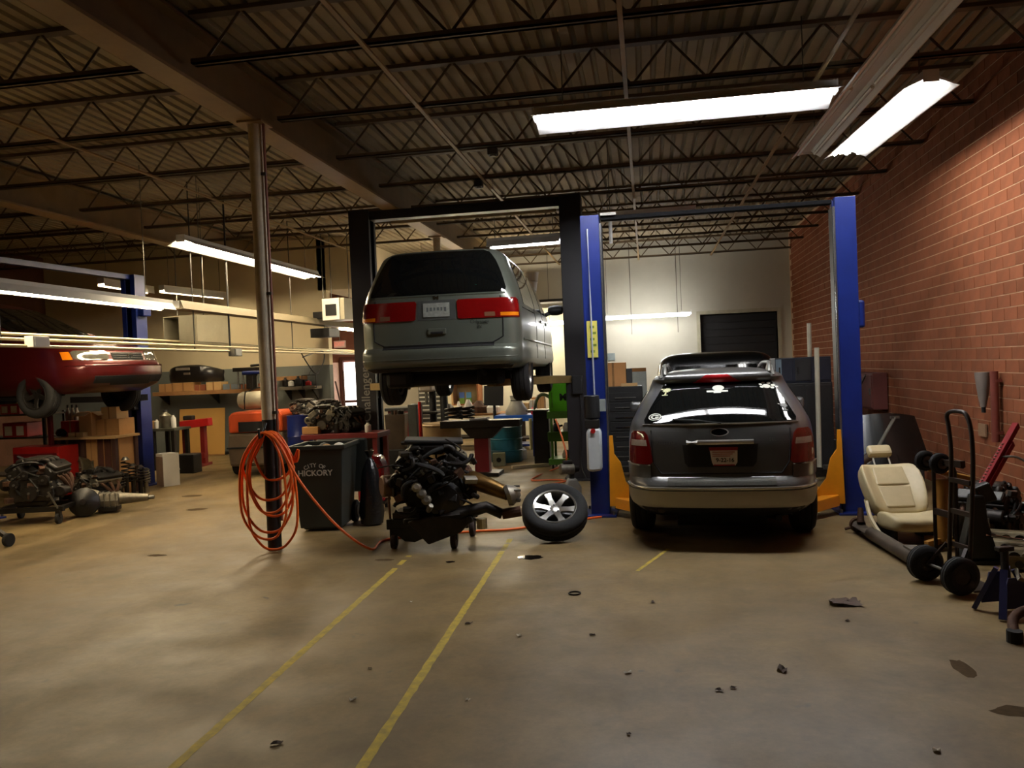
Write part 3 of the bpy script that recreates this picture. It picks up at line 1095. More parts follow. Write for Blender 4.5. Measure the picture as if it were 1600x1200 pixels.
# ------------------------------------------------------------------ grey SUV on the floor
SUVP = mat('charcoal metallic', (84, 84, 82), 0.3, 0.15, 0.05, 2, coat=0.4)
SILV = mat('silver cladding', (158, 152, 138), 0.4, 0.35, 0.1, 3)
SUV = Shell([(0.24, 0.772, 0.42, 4.70, 0.32, 0.60, 0.35, 0.5, 0.08, 0.2),
             (0.38, 0.859, 0.06, 4.95, 0.34, 0.72, 0.35, 0.55, 0.08, 0.2),
             (0.46, 0.883, 0.015, 5.02, 0.34, 0.74, 0.35, 0.6, 0.08, 0.2),
             (0.57, 0.888, 0.00, 5.05, 0.34, 0.74, 0.35, 0.6, 0.08, 0.2),
             (0.63, 0.888, 0.02, 5.05, 0.34, 0.74, 0.35, 0.6, 0.08, 0.2),
             (0.66, 0.888, 0.07, 5.04, 0.33, 0.72, 0.35, 0.6, 0.08, 0.2),
             (0.80, 0.888, 0.09, 5.0, 0.31, 0.68, 0.35, 0.6, 0.08, 0.2),
             (0.96, 0.883, 0.11, 4.88, 0.30, 0.66, 0.35, 0.6, 0.08, 0.2),
             (1.06, 0.873, 0.13, 4.0, 0.29, 0.64, 0.3, 0.5, 0.08, 0.2),
             (1.15, 0.854, 0.155, 3.68, 0.27, 0.62, 0.25, 0.4, 0.11, 0.16),
             (1.20, 0.830, 0.19, 3.55, 0.26, 0.60, 0.25, 0.4, 0.14, 0.16),
             (1.30, 0.782, 0.30, 3.3, 0.24, 0.54, 0.25, 0.4, 0.15, 0.16),
             (1.40, 0.724, 0.435, 3.1, 0.21, 0.48, 0.25, 0.4, 0.15, 0.16),
             (1.48, 0.680, 0.55, 2.9, 0.19, 0.44, 0.25, 0.4, 0.14, 0.16),
             (1.53, 0.656, 0.60, 2.8, 0.17, 0.40, 0.25, 0.4, 0.12, 0.16),
             (1.57, 0.637, 0.58, 2.7, 0.16, 0.38, 0.25, 0.4, 0.10, 0.16),
             (1.605, 0.589, 0.61, 2.55, 0.14, 0.36, 0.25, 0.4, 0.09, 0.16),
             (1.625, 0.511, 0.70, 2.4, 0.14, 0.36, 0.25, 0.4, 0.08, 0.16)])
suv = thing('sport_utility_vehicle', 'charcoal grey SUV parked on the floor between the blue lift posts', 'car', (0.63, 7.52, 0.0), math.radians(-4.0))
bo = SUV.body(crown=0.03).build('body', SUVP, suv, smooth=32)
cut_arches(bo, (1.0, 3.88), 0.36, 0.42, 0.92)
gl = SUV.patch([(1.165, -1.22, 1.22), (1.19, -1.26, 1.26), (1.30, -1.22, 1.22), (1.44, -1.14, 1.14), (1.525, -1.08, 1.08)], 24, 0.007).build('rear_window', GLASS, suv, smooth=50)
gl['label'] = 'dark tinted rear window with white stickers'


def stk(S, x, z, off=0.011):
    """frame lying on the body's rear at x, z"""
    t = rt(S, x, z)
    p = S.pt(t, z)
    n = S.nrm(t, z)
    up = (S.pt(t, z + 0.01) - S.pt(t, z - 0.01)).normalized()
    xx = up.cross(n).normalized()
    M = Matrix((xx, up, n)).transposed().to_4x4()
    return Matrix.Translation(p + n * off) @ M


STK = mat('white vinyl sticker', (224, 224, 210), 0.6)
STKY = mat('ivory vinyl sticker', (208, 206, 160), 0.6)


def palm(x, z, sc, m, rim=False):
    M = stk(SUV, x, z) @ Matrix.Scale(sc, 4)
    mb = MB()
    mb.add([(-0.1, -0.55, 0), (0.12, -0.55, 0), (0.09, 0.0, 0), (-0.02, 0.0, 0)], [(0, 1, 2, 3)], M)
    mb.add([(-0.28, -0.62, 0), (0.3, -0.62, 0), (0.3, -0.5, 0), (-0.28, -0.5, 0)], [(0, 1, 2, 3)], M)
    pts = []
    for k in range(22):
        a = 2 * PI * k / 22
        r = 0.42 if k % 2 == 0 else 0.27
        pts.append((0.05 + r * 1.15 * math.cos(a), 0.25 + r * math.sin(a), 0))
    mb.add(pts, [tuple(range(22))], M)
    mb.add([(-0.62, 0.42, 0), (-0.42, 0.34, 0), (-0.28, 0.5, 0), (-0.5, 0.58, 0)], [(0, 1, 2, 3)], M)
    mb.build('window_sticker', m, gl, fix=False)


palm(-0.49, 1.44, 0.10, STKY)
palm(0.60, 1.275, 0.085, mat('grey vinyl sticker', (110, 112, 110), 0.6))
# centre sticker: round helmet-like shape over a bar
M = stk(SUV, 0.0, 1.455)
mb = MB()
pts = [(0.055 * math.cos(2 * PI * k / 20) + 0.01, 0.045 * math.sin(2 * PI * k / 20) + 0.015, 0) for k in range(20)]
mb.add(pts, [tuple(range(20))], M)
mb.add([(-0.1, -0.05, 0), (0.1, -0.05, 0), (0.1, -0.022, 0), (-0.1, -0.022, 0)], [(0, 1, 2, 3)], M)
mb.add([(-0.035, -0.065, 0), (0.035, -0.065, 0), (0.035, -0.05, 0), (-0.035, -0.05, 0)], [(0, 1, 2, 3)], M)
mb.build('window_sticker', STK, gl, fix=False)
# right sticker: scattered paw-like splash
M = stk(SUV, 0.46, 1.465)
mb = MB()
for (cx, cy, r) in ((0, 0, 0.04), (-0.05, 0.03, 0.018), (-0.02, 0.052, 0.018), (0.03, 0.045, 0.02), (0.065, 0.01, 0.022), (0.05, -0.025, 0.02), (-0.045, -0.01, 0.02), (0.095, -0.012, 0.014)):
    mb.add([(cx + r * math.cos(2 * PI * k / 9), cy + r * 0.8 * math.sin(2 * PI * k / 9), 0.0004 * cx * 100) for k in range(9)], [tuple(range(9))], M)
mb.build('window_sticker', STK, gl, fix=False)
# round letter sticker bottom left
M = stk(SUV, -0.59, 1.215)
mb = MB()


def ring(mb, r0, r1, a0, a1, sx, sy, M, n=26, z=0.0):
    vs = []
    for i in range(n + 1):
        a = a0 + (a1 - a0) * i / n
        vs.append((r0 * sx * math.cos(a), r0 * sy * math.sin(a), z))
        vs.append((r1 * sx * math.cos(a), r1 * sy * math.sin(a), z))
    mb.add(vs, [(2 * i, 2 * i + 1, 2 * i + 3, 2 * i + 2) for i in range(n)], M)


ring(mb, 0.052, 0.064, 0, 2 * PI, 1.0, 0.72, M)
ring(mb, 0.022, 0.042, 0.45, 2 * PI - 0.25, 1.0, 0.72, M)
mb.add([(0.0, -0.010, 0), (0.042, -0.010, 0), (0.042, 0.004, 0), (0.0, 0.004, 0)], [(0, 1, 2, 3)], M)
mb.build('window_sticker', STK, gl, fix=False)
# wiper
q0, q1 = SUV.pt(rt(SUV, 0.02, 1.16), 1.16), SUV.pt(rt(SUV, -0.42, 1.20), 1.20)
MB().tube([q0 + Vector((0, -0.03, 0)), q0 + Vector((-0.2, -0.035, 0.03)), q1 + Vector((0, -0.025, 0))], 0.008, 6).build('rear_wiper', BLACK, gl)
# spoiler and high brake lamp
sp = SUV.patch([rrow(SUV, 1.54, -0.50, 0.50), rrow(SUV, 1.565, -0.52, 0.52), rrow(SUV, 1.60, -0.48, 0.48)], 16, 0.02, 0.05).build('spoiler', SUVP, suv, smooth=40)
bl = SUV.patch([rrow(SUV, 1.535, -0.23, 0.23), rrow(SUV, 1.56, -0.18, 0.18), rrow(SUV, 1.585, -0.10, 0.10)], 10, 0.028, 0.03).build('brake_lamp', mat('dark red lens', (168, 26, 30), 0.25), suv, smooth=40)
# side windows, pillars, roof rails
for s in (-1, 1):
    for nm, y0, y1 in (('quarter_window', 0.75, 1.55), ('rear_door_window', 1.62, 2.35), ('front_door_window', 2.42, 3.1)):
        rows = [(z, s * SUV.side_t(y0 + k * 0.5, z), s * SUV.side_t(y1 - k * (3.0 if nm == 'front_door_window' else 0.2), z)) for z, k in ((1.12, 0.0), (1.30, 0.05), (1.45, 0.12))]
        SUV.patch(rows, 8, 0.005).build(nm, GLASS, suv, smooth=50)
    for y in (1.6, 2.4):
        SUV.line([(s * SUV.side_t(y, 0.9), 0.35), (s * SUV.side_t(y, 1.1), 1.1)], 0.005, 0.0).build('door_gap', SEAM, suv)
    SUV.patch([(0.36, s * SUV.side_t(1.6, 0.4), s * SUV.side_t(3.5, 0.4)), (0.56, s * SUV.side_t(1.6, 0.5), s * SUV.side_t(3.5, 0.5))], 8, 0.012, 0.03).build('side_cladding', SILV, suv, smooth=40)
    q = SUV.pt(s * SUV.side_t(3.35, 1.1), 1.1)
    mr = MB().box(q + Vector((s * 0.14, 0, 0.06)), (0.2, 0.1, 0.14)).build('mirror', SUVP, suv, bevel=0.04)
    MB().bar(q, q + Vector((s * 0.08, 0, 0.02)), 0.06, 0.05).build('mirror_arm', BLACK, mr)
    rail = [(s * 0.50, 0.70, 1.60), (s * 0.505, 0.76, 1.655), (s * 0.51, 0.86, 1.69), (s * 0.53, 1.2, 1.70), (s * 0.53, 2.1, 1.69), (s * 0.51, 2.5, 1.62)]
    rr = MB().tube(spline(rail, 5), 0.02, 8).build('roof_rail', mat('grey rail', (118, 118, 112), 0.4, 0.5), suv, smooth=60)
    MB().add([(s * 0.48, 0.67, 1.585), (s * 0.55, 0.67, 1.585), (s * 0.54, 0.86, 1.68), (s * 0.49, 0.86, 1.68), (s * 0.48, 1.06, 1.6), (s * 0.55, 1.06, 1.6)], [(0, 1, 2, 3), (2, 5, 4, 3), (1, 5, 2), (0, 3, 4)]).build('rail_foot', MATS['grey rail'], rr)
    # tail lamps: red, clear band, red
    rows = [(0.785, s * 1.10, s * 1.55), (0.81, s * 1.06, s * 1.60), (0.95, s * 1.09, s * 1.60), (1.06, s * 1.14, s * 1.55), (1.09, s * 1.20, s * 1.46)]
    tl = SUV.patch(rows, 10, 0.014, 0.04).build('tail_lamp', LAMPRED, suv, smooth=40)
    SUV.patch([(0.955, s * 1.14, s * 1.52), (1.01, s * 1.16, s * 1.52)], 8, 0.017, 0.01).build('reverse_lens', LAMPCLR, tl, smooth=40)
    SUV.patch([(0.655, s * 1.12, s * 1.75), (0.77, s * 1.10, s * 1.75)], 8, 0.010, 0.03).build('bumper_corner', SUVP, suv, smooth=40)
    SUV.line([(s * 1.10, 0.775), (s * 1.75, 0.775)], 0.007, 0.012).build('corner_edge', mat('bright edge', (170, 166, 154), 0.3, 0.5), suv, smooth=60)
# tailgate details
SUV.line([(-1.08, 1.1), (-1.05, 0.80), (-0.95, 0.70), (0.95, 0.70), (1.05, 0.80), (1.08, 1.1)], 0.006, 0.0).build('tailgate_gap', SEAM, suv, smooth=60)
SUV.line([(-1.25, 1.15), (1.25, 1.15)], 0.008, 0.004).build('window_ledge', MATS['bright edge'], suv, smooth=60)
SUV.line([(-rt(SUV, 0.30, 0.985), 0.985), (rt(SUV, 0.30, 0.985), 0.985)], 0.024, 0.012).build('chrome_strip', mat('satin silver', (206, 204, 198), 0.3, 0.4), suv, smooth=60)
SUV.patch([rrow(SUV, 0.76, -0.29, 0.29), rrow(SUV, 0.80, -0.32, 0.32), rrow(SUV, 0.90, -0.33, 0.33), rrow(SUV, 0.965, -0.34, 0.34)], 10, 0.004, 0.02).build('plate_recess', mat('recess charcoal', (40, 40, 40), 0.45, 0.3), suv, smooth=50)
M = stk(SUV, 0.0, 1.075, 0.012)
ov = MB()
ring(ov, 0.0, 0.082, 0, 2 * PI, 1.0, 0.42, M)
ovo = ov.build('emblem', mat('emblem dark', (24, 26, 30), 0.2, 0.3), suv, fix=False)
ovr = MB()
ring(ovr, 0.072, 0.086, 0, 2 * PI, 1.0, 0.44, M, z=0.003)
ovr.build('emblem_rim', MATS['satin silver'], ovo, fix=False)
M = stk(SUV, 0.03, 0.85, 0.014)
pl = MB().add([(-0.125, 0.075, 0), (-0.13, 0.09, 0), (0.13, 0.09, 0), (0.125, 0.07, 0), (0.12, -0.05, 0), (0.10, -0.08, 0), (-0.09, -0.08, 0), (-0.105, -0.05, 0)], [tuple(range(7, -1, -1))], M).build('temporary_plate', mat('plate white', (245, 238, 232), 0.6), suv, fix=False)
mb = MB()
mb.add([(-0.125, 0.06, 0.002), (-0.13, 0.09, 0.002), (0.13, 0.09, 0.002), (0.125, 0.06, 0.002)], [(3, 2, 1, 0)], M)
mb.add([(-0.095, -0.08, 0.002), (0.10, -0.08, 0.002), (0.095, -0.068, 0.002), (-0.09, -0.068, 0.002)], [(0, 1, 2, 3)], M)
mb.build('plate_band', mat('plate red', (150, 34, 30), 0.6), pl, fix=False)
text('9-22-16', 0.052, mat('marker ink', (20, 20, 20)), pl, M @ Matrix.Translation((0.012, -0.03, 0.004)), bold=0.001)
mb = MB()
for r_ in range(3):
    zz = 0.045 - r_ * 0.018
    mb.add([(-0.1, zz - 0.004, 0.003), (0.1 - 0.02 * r_, zz - 0.004, 0.003), (0.1 - 0.02 * r_, zz + 0.004, 0.003), (-0.1, zz + 0.004, 0.003)], [(0, 1, 2, 3)], M)
stuff(mb.build('plate_print', mat('plate pink print', (190, 110, 100)), pl, fix=False))
text('FREESTYLE', 0.042, mat('badge steel', (120, 120, 116), 0.3, 0.8), suv, stk(SUV, -0.50, 0.985, 0.008), 'model_badge')
text('SEL', 0.045, MATS['badge steel'], suv, stk(SUV, 0.47, 1.0, 0.008), 'trim_badge')
# bumper: dark top with grey step pad, bright line, pale lower cladding
SUV.patch([(0.395, -1.78, 1.78), (0.44, -1.8, 1.8), (0.55, -1.8, 1.8)], 30, 0.012, 0.04).build('lower_bumper', SILV, suv, smooth=40)
SUV.line([(-1.8, 0.572), (1.8, 0.572)], 0.013, 0.008).build('bright_line', mat('bright moulding', (206, 200, 184), 0.25, 0.6), suv, smooth=60)
SUV.patch([(0.598, -0.88, 0.88), (0.63, -0.88, 0.88), (0.645, -0.87, 0.87), (0.655, -0.86, 0.86), (0.664, -0.84, 0.84)], 16, 0.01, 0.03).build('step_pad', mat('grey rubber pad', (92, 92, 86), 0.9, 0, 0.3, 60, spec=0.15), suv, smooth=40)
SUV.patch([(0.25, -1.3, 1.3), (0.38, -1.4, 1.4)], 16, 0.004, 0.03).build('bumper_skirt', UNDER, suv)
underbody(suv, 5.0, 0.86, 0.30, (1.0, 3.88), 0.85, 0.36)
MB().cyl((-0.55, 0.12, 0.36), (-0.55, 0.5, 0.38), 0.035, n=12).build('tail_pipe', DARKSTEEL, suv, smooth=50)
for y in (1.0, 3.88):
    for s in (-1, 1):
        make_wheel(suv, (s * 0.79, y, 0.355), 0.355, 0.225, 0.22, 6, '+x' if s > 0 else '-x')

# ------------------------------------------------------------------ black vehicle beyond the SUV
BLKP = mat('black car paint', (16, 18, 18), 0.25, 0, 0.1, coat=0.3)
BV = Shell([(0.35, 0.90, 0.15, 4.6, 0.2, 0.35, 0.3, 0.5, 0.06, 0.15), (0.5, 0.97, 0.0, 4.8, 0.2, 0.4, 0.3, 0.5, 0.06, 0.15), (1.0, 0.99, 0.05, 4.75, 0.2, 0.4, 0.3, 0.5, 0.06, 0.15),
            (1.15, 0.98, 0.08, 3.9, 0.2, 0.4, 0.3, 0.5, 0.06, 0.15), (1.5, 0.93, 0.16, 3.3, 0.2, 0.4, 0.3, 0.5, 0.06, 0.15), (1.75, 0.87, 0.22, 2.9, 0.2, 0.4, 0.3, 0.5, 0.06, 0.15), (1.83, 0.78, 0.3, 2.7, 0.2, 0.4, 0.3, 0.5, 0.06, 0.15)])
bv = thing('black_van', 'black vehicle seen only above the grey SUV roof', 'car', (1.18, 14.2, 0), math.radians(-2))
bv.scale = (1.1, 1.0, 1.0)
bo = BV.body(30, crown=0.06).build('body', BLKP, bv, smooth=32)
cut_arches(bo, (1.0, 3.9), 0.37, 0.42, 0.98)
BV.patch([rrow(BV, 1.2, -0.7, 0.7), rrow(BV, 1.65, -0.62, 0.62)], 10, 0.006).build('rear_window', GLASS, bv, smooth=50)
for y in (1.0, 3.9):
    for s in (-1, 1):
        make_wheel(bv, (s * 0.86, y, 0.36), 0.36, 0.23, 0.21, 5, '+x' if s > 0 else '-x')
for s in (-1, 1):
    BV.patch([(0.85, s * 0.95, s * 1.6), (1.15, s * 0.95, s * 1.6)], 6, 0.012, 0.03).build('tail_lamp', LAMPRED, bv, smooth=40)

# ------------------------------------------------------------------ dark red minivan on the far left lift, nose towards us
REDCAR = mat('dark red metallic', (72, 14, 14), 0.3, 0.3, 0.08, 2, coat=0.4)
RC = Shell([(0.22, 0.78, 0.2, 4.45, 0.3, 0.4, 0.35, 0.5, 0.05, 0.2),
            (0.34, 0.88, 0.05, 4.72, 0.3, 0.5, 0.38, 0.6, 0.05, 0.24),
            (0.50, 0.91, 0.0, 4.80, 0.3, 0.5, 0.40, 0.62, 0.05, 0.26),
            (0.60, 0.91, 0.0, 4.80, 0.3, 0.5, 0.40, 0.62, 0.05, 0.26),
            (0.66, 0.905, 0.0, 4.72, 0.3, 0.5, 0.40, 0.6, 0.05, 0.25),
            (0.84, 0.90, 0.02, 4.62, 0.3, 0.5, 0.38, 0.6, 0.05, 0.22),
            (0.93, 0.89, 0.03, 4.3, 0.3, 0.5, 0.35, 0.55, 0.05, 0.2),
            (1.02, 0.875, 0.05, 3.75, 0.3, 0.5, 0.28, 0.45, 0.05, 0.18),
            (1.25, 0.83, 0.15, 3.2, 0.25, 0.4, 0.25, 0.4, 0.05, 0.16),
            (1.50, 0.76, 0.3, 2.65, 0.2, 0.4, 0.22, 0.35, 0.05, 0.14),
            (1.64, 0.68, 0.4, 2.3, 0.2, 0.4, 0.22, 0.35, 0.05, 0.14),
            (1.69, 0.58, 0.5, 2.1, 0.2, 0.4, 0.22, 0.35, 0.05, 0.14)])
C = Vector((-7.5, 10.95, 0))
hd = math.atan2(-0.10, 0.995)                 # heading of the nose
rz = hd - PI / 2
base = Vector((C.x, C.y, 0)) - Vector((math.cos(hd), math.sin(hd), 0)) * 4.8
red = thing('red_minivan', 'dark red minivan raised on a lift at the left edge', 'car', (base.x, base.y, 1.42), rz)
bo = RC.body(40, crown=0.03).build('body', REDCAR, red, smooth=32)
cut_arches(bo, (0.95, 3.80), 0.33, 0.40, 0.9)
for s in (-1, 1):
    RC.patch([(z, s * 3.65, s * 5.0) for z in (1.05, 1.25, 1.45, 1.58)], 10, 0.006).build('windshield_half', GLASS, red, smooth=50)
    for nm, y0, y1 in (('rear_side_window', 0.7, 1.5), ('middle_side_window', 1.58, 2.2), ('front_side_window', 2.28, 3.0)):
        RC.patch([(z, s * RC.side_t(y0 + k, z), s * RC.side_t(y1 - k * 2.0, z)) for z, k in ((1.06, 0), (1.3, 0.03), (1.48, 0.1))], 6, 0.005).build(nm, GLASS, red, smooth=50)
    hl = RC.patch([(0.69, s * 3.55, s * 4.20), (0.72, s * 3.45, s * 4.26), (0.80, s * 3.43, s * 4.26), (0.825, s * 3.50, s * 4.20)], 12, 0.012, 0.04).build('head_lamp', mat('head lamp lens', (120, 118, 108), 0.08, 0.5, 0.5, 14, coat=0.8), red, smooth=40)
    RC.patch([(0.70, s * 3.25, s * 3.43), (0.81, s * 3.25, s * 3.41)], 5, 0.012, 0.03).build('turn_lamp', LAMPAMB, hl, smooth=40)
    RC.patch([(0.36, s * 3.75, s * 4.35), (0.46, s * 3.75, s * 4.35)], 6, 0.008, 0.03).build('fog_recess', SEAM, red, smooth=40)
    q = RC.pt(s * RC.side_t(3.05, 1.05), 1.05)
    MB().box(q + Vector((s * 0.13, 0, 0.07)), (0.2, 0.1, 0.14)).build('mirror', REDCAR, red, bevel=0.04)
for s in (-1, 1):
    g = RC.patch([(0.69, s * 4.38, s * 5.0), (0.80, s * 4.38, s * 5.0)], 8, 0.006, 0.03).build('grille', SEAM, red, smooth=40)
    for zz in (0.715, 0.745, 0.775):
        RC.line([(s * 4.40, zz), (s * 4.98, zz)], 0.006, 0.012).build('grille_bar', DGREY, g)
    RC.patch([(0.33, s * 4.2, s * 5.0), (0.46, s * 4.2, s * 5.0)], 8, 0.006, 0.03).build('lower_intake', SEAM, red, smooth=40)
q = RC.pt(5.0, 0.75)
ring_mb = MB()
ring(ring_mb, 0.03, 0.045, 0, 2 * PI, 1.2, 0.8, Matrix.Translation(q + Vector((0, 0.02, 0))) @ Matrix.Rotation(PI / 2, 4, 'X'))
ring_mb.build('emblem', CHROME, red, fix=False)
RC.line([(3.2, 0.615), (5.0, 0.615)], 0.012, 0.0).build('bumper_top_edge', REDCAR, red)
RC.line([(-3.2, 0.615), (-5.0, 0.615)], 0.012, 0.0).build('bumper_top_edge', REDCAR, red)
underbody(red, 4.8, 0.84, 0.26, (0.95, 3.80), 0.84, 0.30)
for y in (0.95, 3.80):
    for s in (-1, 1):
        make_wheel(red, (s * 0.80, y, 0.22), 0.33, 0.215, 0.2, 5, '+x' if s > 0 else '-x', DARKSTEEL)

# ================================================================== LIFTS
LBLK = mat('lift black paint', (34, 31, 34), 0.45, 0, 0.2, 3)


def column(t, x, h, m, inner, w=0.30, d=0.30):
    """open channel column whose slot faces inner (+1/-1 along x)"""
    c = MB()
    c.cor((x - inner * w / 2 - 0.006, -d / 2, 0), (x - inner * w / 2 + 0.006, d / 2, h))
    c.cor((x - w / 2, -d / 2, 0), (x + w / 2, -d / 2 + 0.012, h))
    c.cor((x - w / 2, d / 2 - 0.012, 0), (x + w / 2, d / 2, h))
    for s in (-1, 1):
        c.cor((x + inner * (w / 2 - 0.012), s * d / 2, 0), (x + inner * w / 2, s * (d / 2 - 0.09), h))
    o_ = c.build('column', m, t, bevel=0.004)
    b = MB().box((x, 0, 0.012), (w + 0.16, d + 0.24, 0.024)).build('base_plate', m, t, bevel=0.004)
    for sx in (-1, 1):
        for sy in (-1, 1):
            MB().cyl((x + sx * (w / 2 + 0.05), sy * (d / 2 + 0.08), 0.02), (x + sx * (w / 2 + 0.05), sy * (d / 2 + 0.08), 0.06), 0.014, n=6).build('anchor_bolt', STEEL, b)
    return o_


# black lift carrying the silver van
L1Y = 12.4
xl, xr, h1 = -4.40, -1.06, 4.34
lift = thing('car_lift', 'tall black two post lift holding up the silver van', 'car lift', ((xl + xr) / 2, L1Y, 0), 0.0, 'two post car lifts')
hw = (xr - xl) / 2
cl = column(lift, -hw, h1, LBLK, 1, 0.32, 0.34)
cr = column(lift, hw, h1, LBLK, -1, 0.32, 0.34)
MB().cor((-hw + 0.16, -0.12, h1 - 0.16), (hw - 0.16, 0.12, h1 - 0.02)).build('top_beam', LBLK, lift, bevel=0.006)
MB().cor((-hw + 0.5, -0.09, h1 - 0.24), (hw - 0.2, -0.05, h1 - 0.19)).build('shutoff_bar', mat('tan padded bar', (170, 146, 104), 0.7), lift, bevel=0.01)
ARMT = mat('tan lift arm', (140, 116, 70), 0.55, 0, 0.3, 5)
for s in (-1, 1):
    ca = MB().cor((s * hw - 0.13, -0.12, 1.35), (s * hw + 0.13, 0.12, 2.1)).build('carriage', LBLK, lift, bevel=0.01)
    for dy, e in ((-1, (-1.5, 0.6)), (1, (0.75, 0.6))):
        a = Vector((s * (hw - 0.1), dy * 0.1, 1.54))
        b = Vector((s * e[1], e[0], 1.56))
        ar = MB().bar(a, b, 0.13, 0.11).build('swing_arm', ARMT, lift, bevel=0.008)
        MB().cyl(b, b + Vector((0, 0, 0.14)), 0.05, n=12).build('arm_pad', RUBBER, ar)
text('Challenger', 0.20, mat('worn silver lettering', (150, 146, 140), 0.5), lift, face_M((-hw - 0.0, -0.175, 1.42), rot=PI / 2), 'brand_lettering', bold=0.002)
MB().box((hw + 0.02, -0.2, 1.45), (0.16, 0.1, 0.28)).build('release_box', BLACK, lift, bevel=0.01)
MB().tube(spline([(hw + 0.05, -0.2, 1.4), (hw + 0.07, -0.24, 0.9), (hw + 0.03, -0.22, 0.3), (hw + 0.1, -0.3, 0.05)], 6), 0.012, 6).build('hydraulic_hose', BLACK, lift, smooth=60)

# blue lift around the SUV
L2Y = 9.42
bx0, bx1, h2 = -0.58, 2.19, 3.46
lift = thing('car_lift', 'blue two post lift with yellow arms around the grey SUV', 'car lift', ((bx0 + bx1) / 2, L2Y, 0), math.radians(-0.5), 'two post car lifts')
hw = (bx1 - bx0) / 2
column(lift, -hw, h2, BLUEP, 1, 0.21, 0.25)
column(lift, hw, h2, BLUEP, -1, 0.21, 0.25)
MB().cor((-hw + 0.12, -0.06, h2 - 0.055), (hw - 0.12, 0.05, h2 - 0.01)).build('top_beam', mat('dark beam', (14, 14, 15), 0.95, spec=0.1), lift, bevel=0.005)
MB().cor((-hw + 0.12, -0.1, h2 - 0.01), (-hw + 0.3, 0.1, h2 + 0.02)).build('pulley_bracket', STEEL, lift)
for s in (-1, 1):
    MB().cor((s * (hw - 0.115) - 0.01, -0.12, 0.1), (s * (hw - 0.115) + 0.01, -0.09, h2 - 0.1)).build('guide_rail', mat('bright rail steel', (170, 172, 176), 0.25, 0.9), lift)
    MB().cor((s * (hw - 0.11), -0.085, 0.1), (s * (hw - 0.12) - s * 0.01, 0.085, h2 - 0.1)).build('slot_liner', BLACK, lift)
    ca = MB().cor((s * (hw - 0.10) - 0.06, -0.08, 0.14), (s * (hw - 0.10) + 0.06, 0.08, 0.80)).build('carriage', BLACK, lift, bevel=0.008)
    gd = MB().prism([(s * (hw - 0.17), 0.93), (s * (hw - 0.13), 0.93), (s * (hw - 0.11), 0.12), (s * (hw - 0.44), 0.12), (s * (hw - 0.42), 0.24), (s * (hw - 0.30), 0.40), (s * (hw - 0.25), 0.62), (s * (hw - 0.18), 0.72)], -0.19, -0.16, 'y')
    gd.build('arm_guard', YELLOW, lift, bevel=0.004)
    for dy, e in ((-1, (-0.62, 0.98)), (1, (1.3, 0.75))):
        a = Vector((s * (hw - 0.22), dy * 0.15, 0.16))
        b = Vector((s * (e[1] - 0.1), e[0] if dy > 0 else -0.75, 0.15))
        if dy < 0:
            b = Vector((s * 0.86, -0.45, 0.14))
        ar = MB().bar(a, b, 0.14, 0.12).build('swing_arm', YELLOW, lift, bevel=0.006)
        MB().cyl(b, b + Vector((0, 0, 0.10)), 0.05, n=12).build('arm_pad', RUBBER, ar)
        MB().cyl(a + Vector((0, 0, -0.08)), a + Vector((0, 0, 0.16)), 0.04, n=10).build('arm_pin', DARKSTEEL, ar)
# sticker, cable, power unit and white oil tank on the left column
st = MB().box((-hw - 0.02, -0.139, 2.04), (0.12, 0.004, 0.42)).build('warning_sticker', mat('yellow sticker', (216, 206, 96), 0.6), lift)
for k in range(5):
    MB().box((-hw - 0.02 + 0.02 * (k % 2), -0.1415, 1.9 + k * 0.07), (0.05, 0.002, 0.028)).build('sticker_mark', mat('olive sticker print', (112, 128, 30), 0.6), st)
MB().tube([(-hw - 0.03, -0.15, 3.3), (-hw - 0.025, -0.15, 2.4), (-hw - 0.02, -0.15, 1.3)], 0.011, 6).build('cable', mat('pale cable', (166, 170, 178), 0.5), lift)
pu = MB().cyl((-hw - 0.05, -0.24, 1.14), (-hw - 0.05, -0.24, 1.40), 0.09, n=16).build('pump_motor', BLACK, lift, bevel=0.01, smooth=50)
MB().box((-hw - 0.05, -0.24, 1.08), (0.16, 0.16, 0.1)).build('pump_block', DARKSTEEL, lift, bevel=0.01)
MB().box((-hw + 0.07, -0.2, 1.28), (0.07, 0.05, 0.14)).build('switch_box', mat('pale switch', (150, 156, 150), 0.5), lift, bevel=0.006)
tk = MB().prism([(-hw - 0.125, 0.55), (-hw - 0.06, 0.535), (-hw + 0.045, 0.55), (-hw + 0.05, 0.98), (-hw + 0.03, 1.03), (-hw - 0.1, 1.03), (-hw - 0.12, 0.98)], -0.32, -0.17, 'y').build('oil_tank', mat('milky plastic tank', (206, 212, 214), 0.4, 0, 0.08), lift, bevel=0.025, smooth=50)
MB().cyl((-hw - 0.04, -0.32, 1.0), (-hw - 0.04, -0.34, 1.0), 0.028, n=12).build('red_cap', REDP, tk)
MB().box((hw + 0.135, -0.02, 2.18), (0.08, 0.2, 0.30)).build('lock_cover', BLUEP, lift, bevel=0.025)

